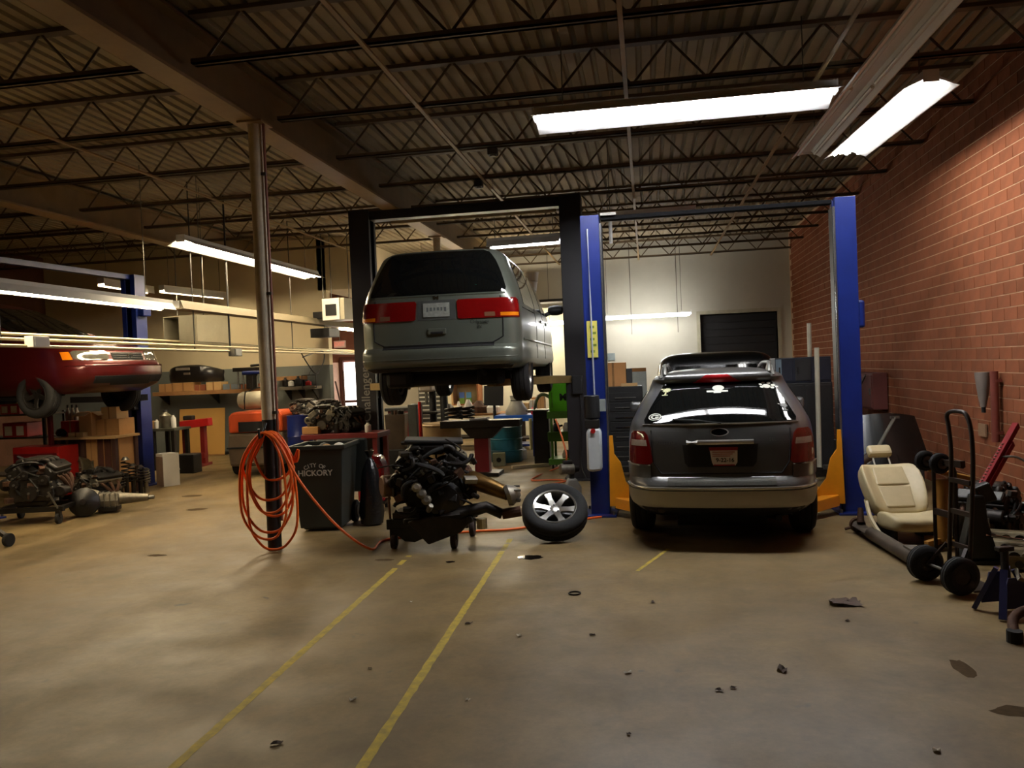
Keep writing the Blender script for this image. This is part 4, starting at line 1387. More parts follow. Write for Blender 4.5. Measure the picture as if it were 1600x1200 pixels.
# blue lift under the red minivan
pc = Vector((-8.62, 12.6, 0))
hv = Vector((0.995, -0.10, 0))
rv = Vector((0.10, 0.995, 0))
ax = Vector((C.x, C.y, 0))
off = (pc - ax).dot(rv)
lift = thing('car_lift', 'dark blue lift post beside the raised red minivan', 'car lift', pc, math.atan2(rv.y, rv.x), 'two post car lifts')
column(lift, 0, 3.6, BLUEP, -1, 0.26, 0.28)
column(lift, -2 * off - 0.1, 3.6, BLUEP, 1, 0.26, 0.28)
MB().box((0.02, -0.19, 3.02), (0.2, 0.12, 0.26)).build('motor_box', BLUEP, lift, bevel=0.02)
MB().cor((-2 * off, -0.05, 3.52), (-0.1, 0.05, 3.6)).build('top_beam', BLUEP, lift)
for s, xx in ((-1, -0.15), (1, -2 * off + 0.05)):
    MB().cor((xx - 0.08, -0.1, 1.3), (xx + 0.08, 0.1, 1.95)).build('carriage', BLACK, lift, bevel=0.01)
    for dy in ((0.45, 1.1) if s > 0 else (-0.55, 0.9)):
        MB().bar((xx, dy * 0.2, 1.5), (xx + s * 0.38, dy, 1.52), 0.12, 0.1).build('swing_arm', BLACK, lift)

# ================================================================== ORANGE HOSE ON THE POST
HOSE = mat('orange rubber hose', (255, 112, 36), 0.45, 0, 0.12, 8)
t = thing('air_hose', 'coiled orange air hose hanging on the post and trailing across the floor', 'hose', (0, 0, 0))
hy = PY - 0.11
hook = Vector((PX - 0.0, hy, 1.22))
pts = []
loops = [(0.20, 0.30, 0.72, 0.02), (0.25, 0.30, 0.52, -0.03), (0.23, 0.25, 0.36, 0.03), (0.26, 0.28, 0.20, -0.02), (0.24, 0.29, 0.03, 0.02), (0.20, 0.27, 0.40, 0.0), (0.27, 0.22, 0.14, -0.01)]
for k, (wl, wr, zb, sh) in enumerate(loops):
    yy = hy - 0.016 * (k - 3)
    cx = PX + 0.02 + sh
    pts += [(cx - wl * 0.45, yy, 1.12), (cx - wl * 0.95, yy, 0.85 + zb * 0.15), (cx - wl, yy, zb + 0.28), (cx - wl * 0.55, yy, zb + 0.06), (cx, yy, zb), (cx + wr * 0.55, yy, zb + 0.06), (cx + wr * 0.95, yy, zb + 0.30), (cx + wr * 0.85, yy, 0.9), (cx + wr * 0.4, yy, 1.14), (cx, yy - 0.01, 1.21)]
tail0 = [(PX + 0.16, hy - 0.06, 1.12), (PX + 0.40, hy - 0.1, 0.72)]
tail = [Vector((PX + 0.72, 7.52, 0.28)), Vector((PX + 1.05, 7.55, 0.03)), fl(600, 846) + Vector((0, 0, 0.012)), fl(660, 838) + Vector((0, 0, 0.012)), fl(740, 832) + Vector((0, 0, 0.012)), fl(812, 827) + Vector((0, 0, 0.012)),
        fl(960, 806) + Vector((0, 0, 0.012))]
MB().tube(spline([hook] + pts + tail0 + tail, 6), 0.013, 7).build('hose', HOSE, t, smooth=60)
hk = MB().tube([(PX, PY - 0.06, 1.30), (PX, hy - 0.06, 1.17), (PX, hy - 0.11, 1.16), (PX, hy - 0.12, 1.25)], 0.012, 6).build('hook', BLACK, t)

# second coil lying on the floor by the tyre
t = thing('floor_hose', 'orange hose looping from the green cabinet to the floor behind the tyre', 'hose')
g = [at(868, 655, 11.2), at(880, 690, 11.0), at(884, 722, 10.8)] + [fl(p, q) + Vector((0, 0, 0.014)) for p, q in ((862, 736), (838, 746), (832, 752), (866, 751), (884, 753), (852, 760), (850, 764), (884, 766))]
MB().tube(spline(g, 6), 0.013, 7).build('hose', mat('faded orange hose', (196, 92, 40), 0.5), t, smooth=60)

# ================================================================== TRASH BIN
BIN = mat('dark green black plastic', (36, 40, 36), 0.5, 0, 0.15)
ba = fl(458, 832)
t = thing('trash_bin', 'black wheeled trash bin with white town lettering beside the hose post', 'trash can', (ba.x + 0.29, ba.y + 0.30, 0), math.radians(6))
def taper(b0, b1, h, z0=0.0, thick=0.012):
    m = MB()
    a = [(-b0[0], -b0[1], z0), (b0[0], -b0[1], z0), (b0[0], b0[1], z0), (-b0[0], b0[1], z0)]
    c = [(-b1[0], -b1[1], h), (b1[0], -b1[1], h), (b1[0], b1[1], h), (-b1[0], b1[1], h)]
    e = [(x * 0.94, y * 0.94, h) for x, y, _ in c]
    f_ = [(x * 0.92, y * 0.92, z0 + 0.04) for x, y, _ in a]
    m.add(a + c + e + f_, [(3, 2, 1, 0), (0, 1, 5, 4), (1, 2, 6, 5), (2, 3, 7, 6), (3, 0, 4, 7), (4, 5, 9, 8), (5, 6, 10, 9), (6, 7, 11, 10), (7, 4, 8, 11), (8, 9, 13, 12), (9, 10, 14, 13), (10, 11, 15, 14), (11, 8, 12, 15), (12, 13, 14, 15)])
    return m


taper((0.235, 0.26), (0.30, 0.33), 0.94, 0.04).build('body', BIN, t, bevel=0.02)
rim = MB()
for s in (-1, 1):
    rim.box((0, s * 0.325, 0.95), (0.66, 0.04, 0.05)).box((s * 0.305, 0, 0.95), (0.04, 0.66, 0.05))
rim.build('rim', BIN, t, bevel=0.01)
MB().box((0, 0, 0.05), (0.42, 0.48, 0.06)).build('foot', BIN, t, bevel=0.02)
ld = MB().box((0.10, 0.42, 0.66), (0.62, 0.05, 0.66), rx=0.12).build('open_lid', BIN, t, bevel=0.03)
MB().cyl((-0.26, 0.40, 0.93), (0.26, 0.40, 0.93), 0.018, n=10).build('handle_bar', BIN, t)
for s in (-1, 1):
    w_ = MB().cyl((s * 0.22, 0.30, 0.13), (s * 0.28, 0.30, 0.13), 0.13, n=24).build('wheel', RUBBER, t, bevel=0.012, smooth=50)
    MB().cyl((s * 0.285, 0.30, 0.13), (s * 0.29, 0.30, 0.13), 0.07, n=18).build('wheel_hub', DGREY, w_)
WL = mat('white stencil', (206, 206, 196), 0.6)
tilt = Matrix.Rotation(math.atan2(0.07, 0.9), 4, 'X')
for k, ch in enumerate('CITY OF'):
    a = (k - 3) * 0.17
    text(ch, 0.062, WL, t, Matrix.Translation((-0.02 + math.sin(a) * 0.21, -0.3265 + 0.0, 0.755 - (1 - math.cos(a)) * 0.21)) @ tilt @ Matrix.Rotation(PI / 2, 4, 'X') @ Matrix.Rotation(-a, 4, 'Z'), 'stencil_letter', bold=0.001) if ch != ' ' else None
text('HICKORY', 0.09, WL, t, Matrix.Translation((-0.02, -0.3195, 0.665)) @ tilt @ Matrix.Rotation(PI / 2, 4, 'X'), 'town_lettering', bold=0.002)
# rubbish heaped at the top
for k, (x, y, m) in enumerate(((-0.14, -0.12, PAPER), (0.05, -0.05, CARD), (0.14, 0.1, PAPER), (-0.05, 0.12, DGREY))):
    o = MB().lathe([(0, -0.06), (0.07, -0.03), (0.09, 0.02), (0.04, 0.06), (0, 0.07)], 7, Matrix.Rotation(k, 4, 'Z')).build('crumpled_rubbish', m, None, loc=Vector(t.location) + Vector((x, y, 0.90)))
    tag(o, ('crumpled white paper at the left in the black trash bin', 'crumpled brown wrapping in the middle of the black trash bin', 'crumpled white paper at the right in the black trash bin', 'dark crumpled bag at the back of the black trash bin')[k], 'rubbish', 'rubbish in the bin')
# dark garbage bag hanging at its side
t2 = thing('garbage_bag', 'black plastic garbage bag slumped beside the trash bin', 'bag', (ba.x + 0.79, ba.y + 0.42, 0))
MB().lathe([(0.0, 0), (0.13, 0.02), (0.15, 0.15), (0.12, 0.4), (0.10, 0.62), (0.05, 0.74), (0.02, 0.78), (0.06, 0.86), (0, 0.84)], 9).build('bag', mat('black bin liner', (22, 23, 24), 0.25, 0, 0.2, 6, 0.9), t2, smooth=50)
MB().lathe([(0.022, 0.755), (0.034, 0.77), (0.022, 0.785)], 8).build('tie', DGREY, t2)

# red tank on castors behind the bin
rt_ = fl(577, 800)
t = thing('red_oil_drain', 'red wheeled oil drain tank between the trash bin and the engine', 'tank', (rt_.x, rt_.y + 0.2, 0), 0.1)
MB().prism([(-0.17, 0.12), (0.17, 0.12), (0.175, 0.55), (0.12, 0.68), (0.0, 0.72), (-0.12, 0.68), (-0.175, 0.55)], -0.16, 0.16, 'y').build('tank', mat('glossy red tank', (150, 18, 24), 0.25, 0, 0.12, coat=0.3), t, bevel=0.03, smooth=40)
MB().tube(bez((-0.16, -0.165, 0.5), (-0.1, -0.18, 0.72), (0.16, -0.17, 0.56)), 0.012, 6).build('hose', mat('dull red hose', (140, 50, 40)), t, smooth=60)
MB().box((0, 0, 0.105), (0.36, 0.36, 0.03)).build('base', DARKSTEEL, t)
for sx in (-1, 1):
    for sy in (-1, 1):
        MB().cyl((sx * 0.13 - 0.015, sy * 0.13, 0.045), (sx * 0.13 + 0.015, sy * 0.13, 0.045), 0.045, n=14).build('caster', RUBBER, t)
MB().cyl((0, 0, 0.7), (0, 0, 0.78), 0.02, n=8).build('filler_neck', STEEL, t)

# ================================================================== ENGINES
def rod(mb, a, b, r, n=8):
    return mb.cyl(a, b, r, n=n)


def engine(name, label, loc, rz=0.0, sc=1.0, seed=1, cat='engine', group=None, bright=True):
    """V engine with heads, intake, pulleys, loom and brackets; about 0.7 m cube at sc=1, base at z=0"""
    rnd = random.Random(seed)
    t = thing(name, label, cat, loc, rz, group)
    t.scale = (sc, sc, sc)
    blk = mat('engine block', (64, 58, 50), 0.55, 0.5, 0.5, 12, 0.4)
    alu = CAST if bright else DARKSTEEL
    MB().prism([(-0.20, 0.06), (0.20, 0.06), (0.24, 0.20), (0.17, 0.32), (-0.17, 0.32), (-0.24, 0.20)], -0.24, 0.24, 'y').build('block', blk, t, bevel=0.015)
    MB().prism([(-0.16, 0.0), (0.14, 0.0), (0.20, 0.07), (-0.20, 0.07)], -0.22, 0.20, 'y').build('oil_pan', GREASE, t, bevel=0.02)
    for s in (-1, 1):
        M = Matrix.Translation((s * 0.17, 0, 0.37)) @ Matrix.Rotation(s * 0.62, 4, 'Y')
        hd_ = MB().box((0, 0, 0), (0.17, 0.44, 0.12), M).build('cylinder_head', alu, t, bevel=0.012)
        MB().box((0, 0, 0.085), (0.13, 0.42, 0.055), M).build('valve_cover', GREASE, hd_, bevel=0.02)
        ex = MB()
        for k in range(3):
            y = -0.14 + 0.14 * k
            ex.tube(bez((s * 0.25, y, 0.33), (s * 0.33, y, 0.30), (s * 0.30, 0.05, 0.12), 6), 0.024, 8)
        ex.build('exhaust_manifold', RUST, t, smooth=60)
    MB().box((0, 0.02, 0.50), (0.2, 0.34, 0.09)).build('intake_plenum', DARKSTEEL, t, bevel=0.025)
    for k in range(6):
        s = -1 if k % 2 else 1
        y = -0.14 + 0.13 * (k // 2)
        MB().tube(bez((s * 0.06, y, 0.50), (s * 0.2, y, 0.55), (s * 0.16, y, 0.41), 6), 0.026, 8).build('intake_runner', DARKSTEEL, t, smooth=60)
    for (x, z, r) in ((0, 0.16, 0.085), (-0.15, 0.26, 0.05), (0.15, 0.30, 0.055), (-0.04, 0.36, 0.045), (0.2, 0.12, 0.05)):
        p = MB().cyl((x, -0.24, z), (x, -0.285, z), r, n=20).cyl((x, -0.26, z), (x, -0.272, z), r * 1.08, n=20).build('pulley', STEEL if r > 0.05 and bright else DARKSTEEL, t, smooth=40)
        MB().cyl((x, -0.285, z), (x, -0.30, z), 0.014, n=6).build('pulley_bolt', STEEL, p)
    MB().tube([(0.085, -0.262, 0.13), (0.25, -0.262, 0.10), (0.25, -0.262, 0.15), (0.2, -0.262, 0.32), (0.1, -0.262, 0.34), (-0.05, -0.262, 0.41), (-0.2, -0.262, 0.28), (-0.09, -0.262, 0.14), (0, -0.262, 0.075)], 0.012, 5, closed=True).build('belt', RUBBER, t)
    al = MB().cyl((-0.27, -0.22, 0.26), (-0.27, -0.08, 0.26), 0.07, n=18).build('alternator', alu, t, bevel=0.012, smooth=40)
    MB().cyl((-0.27, -0.22, 0.26), (-0.27, -0.25, 0.26), 0.03, n=12).build('alternator_pulley', DARKSTEEL, al)
    MB().cyl((0.28, -0.2, 0.16), (0.28, -0.02, 0.16), 0.06, n=16).build('compressor', DARKSTEEL, t, bevel=0.01, smooth=40)
    for k in range(14):
        a = Vector((rnd.uniform(-0.26, 0.26), rnd.uniform(-0.27, 0.2), rnd.uniform(0.2, 0.5)))
        b = Vector((rnd.uniform(-0.3, 0.3), rnd.uniform(-0.3, 0.2), rnd.uniform(0.1, 0.55)))
        m_ = (a + b) / 2 + Vector((rnd.uniform(-0.1, 0.1), rnd.uniform(-0.12, 0), rnd.uniform(0.02, 0.15)))
        MB().tube(bez(a, m_, b, 8), rnd.choice((0.008, 0.012, 0.018)), 6).build('hose', rnd.choice((GREASE, BLACK, RUBBER, DARKSTEEL)), t, smooth=60)
    for k in range(12):
        p = Vector((rnd.uniform(-0.27, 0.27), -0.25 + rnd.uniform(-0.03, 0.05), rnd.uniform(0.06, 0.5)))
        MB().box(p, (rnd.uniform(0.04, 0.1), rnd.uniform(0.03, 0.06), rnd.uniform(0.03, 0.09)), rz=rnd.uniform(0, 2), rx=rnd.uniform(0, 2)).build('bracket', rnd.choice((DARKSTEEL, alu, RUST)), t, bevel=0.006)
    for k in range(8):
        p = Vector((rnd.uniform(-0.27, 0.27), -0.27, rnd.uniform(0.08, 0.5)))
        MB().cyl(p, p + Vector((0, -0.03, 0)), 0.012, n=6).build('bolt', STEEL, t)
    return t


def gearbox(name, label, loc, rz=0.0, sc=1.0, m=None, group=None, tail=0.45):
    t = thing(name, label, 'gearbox', loc, rz, group)
    t.scale = (sc, sc, sc)
    m = m or CAST
    M = Matrix.Translation((0, 0, 0.19)) @ Matrix.Rotation(PI / 2, 4, 'Y')
    MB().lathe([(0.0, -0.01), (0.19, 0.0), (0.19, 0.03), (0.175, 0.05), (0.14, 0.16), (0.12, 0.2), (0.0, 0.2)], 22, M).build('bell_housing', m, t, smooth=35)
    c = MB()
    c.prism([(-0.11, 0.09), (0.11, 0.09), (0.13, 0.18), (0.10, 0.28), (-0.10, 0.28), (-0.13, 0.18)], 0.18, 0.48, 'x')
    c.build('case', m, t, bevel=0.015)
    for k in range(4):
        MB().box((0.22 + 0.075 * k, 0, 0.19), (0.014, 0.27, 0.2)).build('rib', m, t, bevel=0.004)
    MB().box((0.33, 0, 0.06), (0.26, 0.24, 0.07)).build('oil_pan', DARKSTEEL, t, bevel=0.012)
    MB().cyl((0.46, 0, 0.19), (0.46 + tail, 0, 0.18), 0.09, 0.05, n=16).build('tail_housing', m, t, smooth=40)
    MB().cyl((0.46 + tail, 0, 0.18), (0.54 + tail, 0, 0.18), 0.03, n=12).build('output_shaft', STEEL, t)
    for k in range(8):
        a = 2 * PI * k / 8
        MB().cyl((0.0, 0.165 * math.cos(a), 0.19 + 0.165 * math.sin(a)), (-0.03, 0.165 * math.cos(a), 0.19 + 0.165 * math.sin(a)), 0.012, n=6).build('bolt', STEEL, t)
    return t


# ------------------------------------------------------------------ engine on a cart in the middle
cb = fl(665, 858)
EY = cb.y + 0.32
cart = thing('engine_cart', 'low black steel cart on castors under the greasy engine', 'cart', (cb.x, EY, 0), 0.05)
fr_ = MB()
for y in (-0.30, 0.28):
    MB().cor((-0.40, y - 0.03, 0.20), (0.42, y + 0.03, 0.30)).build('frame_rail', GREASE, cart, bevel=0.006)
for x in (-0.34, 0.05, 0.36):
    MB().cor((x - 0.03, -0.27, 0.22), (x + 0.03, 0.25, 0.29)).build('cross_bar', GREASE, cart, bevel=0.006)
MB().prism([(-0.37, 0.20), (0.10, 0.20), (0.0, 0.12), (-0.12, 0.07), (-0.22, 0.08)], -0.32, -0.30, 'y').build('side_plate', GREASE, cart)
MB().cor((-0.34, -0.31, 0.30), (0.0, 0.0, 0.36)).build('wood_block', mat('dark timber', (58, 46, 36), 0.8, 0, 0.4), cart, bevel=0.006)
MB().tube(spline([(-0.37, -0.28, 0.28), (-0.375, -0.28, 0.5), (-0.38, -0.2, 0.62), (-0.36, 0.1, 0.72), (-0.33, 0.22, 0.6), (-0.31, 0.24, 0.3)], 6), 0.013, 8).build('push_handle', mat('brown handle', (104, 66, 38), 0.5, 0.2), cart, smooth=60)
for x, y, r in ((-0.34, -0.28, 0.075), (0.27, -0.30, 0.10), (-0.34, 0.26, 0.075), (0.36, 0.26, 0.085)):
    w_ = MB().cyl((x - 0.025, y, r), (x + 0.025, y, r), r, n=20).build('caster', mat('brown caster', (62, 44, 34), 0.7), cart, bevel=0.008, smooth=50)
    MB().box((x, y, r + 0.06), (0.07, 0.05, 2 * (0.22 - r - 0.06) + 0.02)).build('fork', DARKSTEEL, w_)
eng = engine('engine_assembly', 'greasy black engine and gearbox assembly on the cart', (cb.x + 0.02, EY, 0.33), 0.25, 1.28, 3, bright=False)
# gearbox, axle stubs and subframe bolted to that engine
MB().tube([(0.15, -0.1, 0.30), (0.3, -0.22, 0.26), (0.45, -0.30, 0.20), (0.57, -0.36, 0.15)], [0.075, 0.07, 0.062, 0.05], 14).build('drive_housing', BRASS, eng, smooth=60)
MB().lathe([(0, -0.05), (0.075, -0.05), (0.085, -0.02), (0.06, 0.03), (0.03, 0.06), (0, 0.06)], 14, Matrix.Translation((0.60, -0.37, 0.15)) @ Matrix.Rotation(1.3, 4, 'Y')).build('hub_flange', CAST, eng, smooth=40)
for k in range(5):
    a = 2 * PI * k / 5
    MB().cyl((0.61, -0.37 + 0.06 * math.cos(a), 0.15 + 0.06 * math.sin(a)), (0.66, -0.38 + 0.06 * math.cos(a), 0.15 + 0.06 * math.sin(a)), 0.009, n=6).build('wheel_stud', STEEL, eng)
MB().tube([(-0.1, -0.3, 0.0), (0.2, -0.34, 0.02), (0.4, -0.34, 0.06), (0.52, -0.36, 0.0)], [0.06, 0.055, 0.045, 0.04], 10).build('subframe_tube', DARKSTEEL, eng, smooth=60)
MB().cyl((0.52, -0.36, 0.0), (0.66, -0.38, 0.02), 0.04, n=12).build('ball_joint', RUST, eng)
MB().cyl((0.36, -0.36, -0.10), (0.36, -0.36, -0.02), 0.04, n=12).build('pale_bushing', mat('pale bushing', (176, 162, 120), 0.6), eng, bevel=0.006)
MB().prism([(-0.05, -0.20), (0.2, -0.12), (0.3, -0.02), (0.1, 0.05), (-0.2, -0.02)], -0.37, -0.33, 'y').build('knuckle', DARKSTEEL, eng, bevel=0.012)
MB().cyl((-0.26, -0.1, 0.23), (-0.40, -0.15, 0.23), 0.085, n=18).build('catalyst_can', mat('brown heat shield', (110, 82, 60), 0.5, 0.5), eng, smooth=40, bevel=0.015)
MB().box((0.02, 0.02, 0.555), (0.46, 0.34, 0.03), ry=0.06).build('engine_cover', mat('dark cover', (44, 42, 40), 0.6), eng, bevel=0.01)
rnd = random.Random(77)
for k in range(26):                       # hoses and wiring slung over the front of the engine
    a = Vector((rnd.uniform(-0.3, 0.26), rnd.uniform(-0.36, -0.22), rnd.uniform(0.02, 0.5)))
    b = a + Vector((rnd.uniform(-0.22, 0.22), rnd.uniform(-0.04, 0.06), rnd.uniform(-0.2, 0.12)))
    m_ = (a + b) / 2 + Vector((rnd.uniform(-0.1, 0.1), -0.05, rnd.uniform(-0.1, 0.1)))
    MB().tube(bez(a, m_, b, 7), rnd.choice((0.006, 0.008, 0.011, 0.017)), 6).build('wire_loom', rnd.choice((GREASE, GREASE, BLACK, DARKSTEEL, RUBBER)), eng, smooth=60)
for k in range(22):                       # brackets, sensors and small castings
    p = Vector((rnd.uniform(-0.32, 0.34), rnd.uniform(-0.36, -0.24), rnd.uniform(-0.06, 0.5)))
    if k % 3 == 0:
        MB().cyl(p, p + Vector((rnd.uniform(-0.05, 0.05), -0.05, rnd.uniform(-0.03, 0.05))), rnd.uniform(0.015, 0.04), n=10).build('sensor', rnd.choice((DARKSTEEL, CAST, GREASE)), eng, bevel=0.004)
    else:
        MB().box(p, (rnd.uniform(0.03, 0.11), rnd.uniform(0.02, 0.06), rnd.uniform(0.02, 0.08)), rz=rnd.uniform(0, 3), rx=rnd.uniform(0, 3), ry=rnd.uniform(0, 3)).build('bracket', rnd.choice((DARKSTEEL, GREASE, RUST, GREASE, CAST)), eng, bevel=0.006)
for k in range(3):
    c_ = Vector((-0.12 + 0.035 * k, -0.37, 0.24 - 0.05 * k))
    MB().lathe([(0, -0.015), (0.035, -0.012), (0.04, 0.01), (0.02, 0.03), (0, 0.03)], 9, Matrix.Translation(c_) @ Matrix.Rotation(1.2, 4, 'X')).build('mount_casting', CAST, eng, smooth=40)
MB().prism([(-0.24, -0.28), (0.06, -0.29), (0.2, -0.26), (0.12, 0.2), (-0.2, 0.22)], -0.06, -0.01, 'z').build('gear_case', DARKSTEEL, eng, bevel=0.02)
MB().lathe([(0, -0.06), (0.13, -0.05), (0.15, 0.0), (0.12, 0.06), (0.05, 0.08), (0, 0.08)], 18, Matrix.Translation((0.08, -0.30, 0.12)) @ Matrix.Rotation(PI / 2, 4, 'X')).build('bell_cover', GREASE, eng, smooth=35)

# ------------------------------------------------------------------ spare wheel propped at a slant
tp = fl(865, 847)
wh = thing('spare_wheel', 'black tyre on a silver six spoke alloy rim propped beside the engine', 'wheel', (tp.x, tp.y + 0.20, 0.288))
R_, W_ = 0.335, 0.205
tw = make_wheel(wh, (0, 0, 0), R_, W_, 0.215, 6, 'up', mat('bright alloy', (200, 198, 190), 0.25, 0.9, 0.15), 'tyre')
wh.rotation_euler = (math.radians(38), math.radians(6), 0)
wh.location.z = R_ * math.sin(math.radians(38)) + W_ / 2 * math.cos(math.radians(38)) - 0.02
# grey jug and starter it leans on
p = fl(893, 800)
t = thing('grey_jug', 'grey plastic jug standing behind the spare wheel', 'jug', (p.x + 0.02, p.y + 0.02, 0), 0.2)
MB().prism([(-0.10, 0.0), (0.10, 0.0), (0.105, 0.30), (0.05, 0.40), (-0.05, 0.40), (-0.105, 0.30)], -0.07, 0.07, 'y').build('body', mat('grey plastic', (150, 148, 142), 0.5), t, bevel=0.02, smooth=50)
MB().cyl((0, 0, 0.4), (0, 0, 0.45), 0.03, n=12).build('cap', DGREY, t)
t = thing('starter_motor', 'small pale starter motor lying on the grey jug behind the spare wheel', 'motor', (p.x - 0.03, p.y + 0.0, 0.52), 0.4)
MB().cyl((-0.09, 0, 0), (0.08, 0, -0.01), 0.065, n=16).build('housing', CAST, t, bevel=0.01, smooth=50)
MB().cyl((0.08, 0, -0.01), (0.14, 0, -0.01), 0.05, 0.035, n=14).build('nose', DARKSTEEL, t)
MB().cyl((-0.05, 0, 0.075), (0.06, 0, 0.075), 0.026, n=10).build('solenoid', DARKSTEEL, t)

# ================================================================== RIGHT SIDE BY THE BRICK WALL
# car seat ---------------------------------------------------------
LEATH = mat('beige leather', (196, 180, 138), 0.45, 0, 0.12, 10, 0.1)
LEATH2 = mat('tan leather seam panel', (184, 168, 128), 0.5, 0, 0.1, 10)
sb = fl(1395, 850)
seat = thing('leather_bucket_seat', 'beige leather car seat standing on the floor by the brick wall', 'car seat', (sb.x + 0.17, sb.y + 0.22, 0), math.radians(6))


def cushion(rows, n=18):
    """rows: (y, z, halfwidth, thickness, bolster) lofted upholstery; front face toward -y of the local frame"""
    vs, fs = [], []
    for (c, ax_, hw_, th, bo_) in rows:
        c = Vector(c)
        ax_ = Vector(ax_).normalized()
        ring_ = []
        for k in range(n):
            a = 2 * PI * k / n
            cx, sx = math.cos(a), math.sin(a)
            x = hw_ * (abs(cx) ** 0.55) * (1 if cx >= 0 else -1)
            d_ = th * (abs(sx) ** 0.7) * (1 if sx >= 0 else -1)
            if sx > 0:
                d_ += bo_ * (max(abs(x) / hw_ - 0.55, 0) / 0.45) ** 1.2 - bo_ * 0.25 * (1 - abs(x) / hw_)
            ring_.append(c + Vector((x, 0, 0)) + ax_ * d_)
        vs += ring_
    m = len(rows)
    for i in range(m - 1):
        for j in range(n):
            fs.append((i * n + j, i * n + (j + 1) % n, (i + 1) * n + (j + 1) % n, (i + 1) * n + j))
    fs.append(tuple(range(n - 1, -1, -1)))
    fs.append(tuple((m - 1) * n + j for j in range(n)))
    return MB().add(vs, fs)


TH = math.radians(44)
ALONG, OUT = Vector((0, math.sin(TH), math.cos(TH))), Vector((0, -math.cos(TH), math.sin(TH)))
ORI = Vector((0, 0.06, 0.20))
bk = [(ORI + ALONG * a_, OUT, w_, th_, bo_) for a_, w_, th_, bo_ in ((0.0, 0.20, 0.05, 0.02), (0.04, 0.25, 0.075, 0.07), (0.2, 0.275, 0.085, 0.10), (0.36, 0.285, 0.08, 0.11), (0.5, 0.275, 0.07, 0.10), (0.57, 0.24, 0.05, 0.05), (0.60, 0.18, 0.02, 0.0))]
cushion(bk, 26).build('backrest', LEATH, seat, smooth=True, subdiv=1)
SM = Matrix((Vector((1, 0, 0)), ALONG, OUT)).transposed().to_4x4()
SM = Matrix.Translation(ORI) @ SM
MB().prism([(-0.13, 0.06), (0.13, 0.06), (0.155, 0.30), (-0.155, 0.30)], 0.045, 0.075, 'z', SM).build('backrest_panel', LEATH2, seat, bevel=0.012)
MB().prism([(-0.155, 0.315), (0.155, 0.315), (0.145, 0.53), (-0.145, 0.53)], 0.045, 0.078, 'z', SM).build('shoulder_panel', LEATH, seat, bevel=0.012)
sc_ = [((0, -0.40, 0.19), (0, 0, 1), 0.20, 0.03, 0.0), ((0, -0.38, 0.20), (0, 0, 1), 0.25, 0.07, 0.03), ((0, -0.22, 0.20), (0, 0, 1), 0.27, 0.085, 0.06), ((0, -0.05, 0.18), (0, 0, 1), 0.27, 0.085, 0.06), ((0, 0.08, 0.17), (0, 0, 1), 0.24, 0.06, 0.02)]
cushion(sc_, 26).build('cushion', LEATH, seat, smooth=True, subdiv=1)
for s in (-1, 1):
    MB().cyl(SM @ Vector((s * 0.075, 0.57, 0.0)), SM @ Vector((s * 0.075, 0.70, 0.02)), 0.009, n=8).build('headrest_post', mat('pale post', (190, 184, 166), 0.4), seat)
MB().box((0, 0.75, 0.03), (0.23, 0.12, 0.09), SM).build('headrest', LEATH, seat, bevel=0.03)
for s in (-1, 1):
    MB().cor((s * 0.2 - 0.02, -0.38, 0.0), (s * 0.2 + 0.02, 0.22, 0.05)).build('slide_rail', DARKSTEEL, seat)
    MB().cor((s * 0.2 - 0.015, -0.3, 0.05), (s * 0.2 + 0.015, 0.12, 0.14)).build('side_bracket', DARKSTEEL, seat)
MB().box((0.29, 0.0, 0.17), (0.04, 0.34, 0.12)).build('side_trim', LEATH2, seat, bevel=0.02)
MB().tube(spline([(-0.29, 0.15, 0.35), (-0.32, -0.05, 0.2), (-0.30, -0.25, 0.08)], 6), 0.02, 6).build('belt_buckle_strap', LEATH2, seat)

# hand truck ------------------------------------------------------
hb = (fl(1447, 905) + fl(1505, 930)) / 2
HT = mat('dark brown hand truck paint', (48, 36, 28), 0.45, 0.3, 0.3)
a0, a1 = fl(1447, 908), fl(1505, 932)
ang = math.atan2(a1.y - a0.y, a1.x - a0.x)
ht = thing('hand_truck', 'dark hand truck with two black wheels in front of the beige seat', 'hand truck', ((a0.x + a1.x) / 2, (a0.y + a1.y) / 2 + 0.03, 0), ang)
for s in (-1, 1):
    w_ = MB().lathe(tyre_profile(0.135, 0.10, 0.06), 26, Matrix.Translation((s * 0.20, 0, 0.135)) @ Matrix.Rotation(PI / 2, 4, 'Y'), closed=True).build('wheel', RUBBER, ht, smooth=40)
    MB().cyl((s * 0.20 - 0.03, 0, 0.135), (s * 0.20 + 0.035, 0, 0.135), 0.062, n=18).build('wheel_hub', DARKSTEEL, w_, bevel=0.006)
MB().cyl((-0.22, 0, 0.135), (0.22, 0, 0.135), 0.012, n=8).build('axle', STEEL, ht)
loop = [(-0.09, 0.12, 0.10), (-0.09, 0.14, 0.5), (-0.09, 0.16, 0.85), (-0.10, 0.17, 1.02), (-0.135, 0.18, 1.18), (-0.15, 0.18, 1.25), (-0.11, 0.185, 1.285), (0.0, 0.185, 1.29), (0.06, 0.185, 1.27), (0.11, 0.18, 1.18), (0.14, 0.17, 1.02), (0.145, 0.16, 0.8), (0.14, 0.14, 0.45), (0.13, 0.12, 0.10)]
MB().tube(spline(loop, 5), 0.016, 8).build('frame_loop', HT, ht, smooth=60)
for zz in (0.3, 0.55, 0.78):
    MB().bar((-0.09, 0.145, zz), (0.14, 0.145, zz), 0.02, 0.035).build('cross_bar', HT, ht)
for s in (-1, 1):
    MB().bar((s * 0.11, 0.12, 0.3), (s * 0.17, 0.0, 0.14), 0.025, 0.02).build('axle_brace', HT, ht)
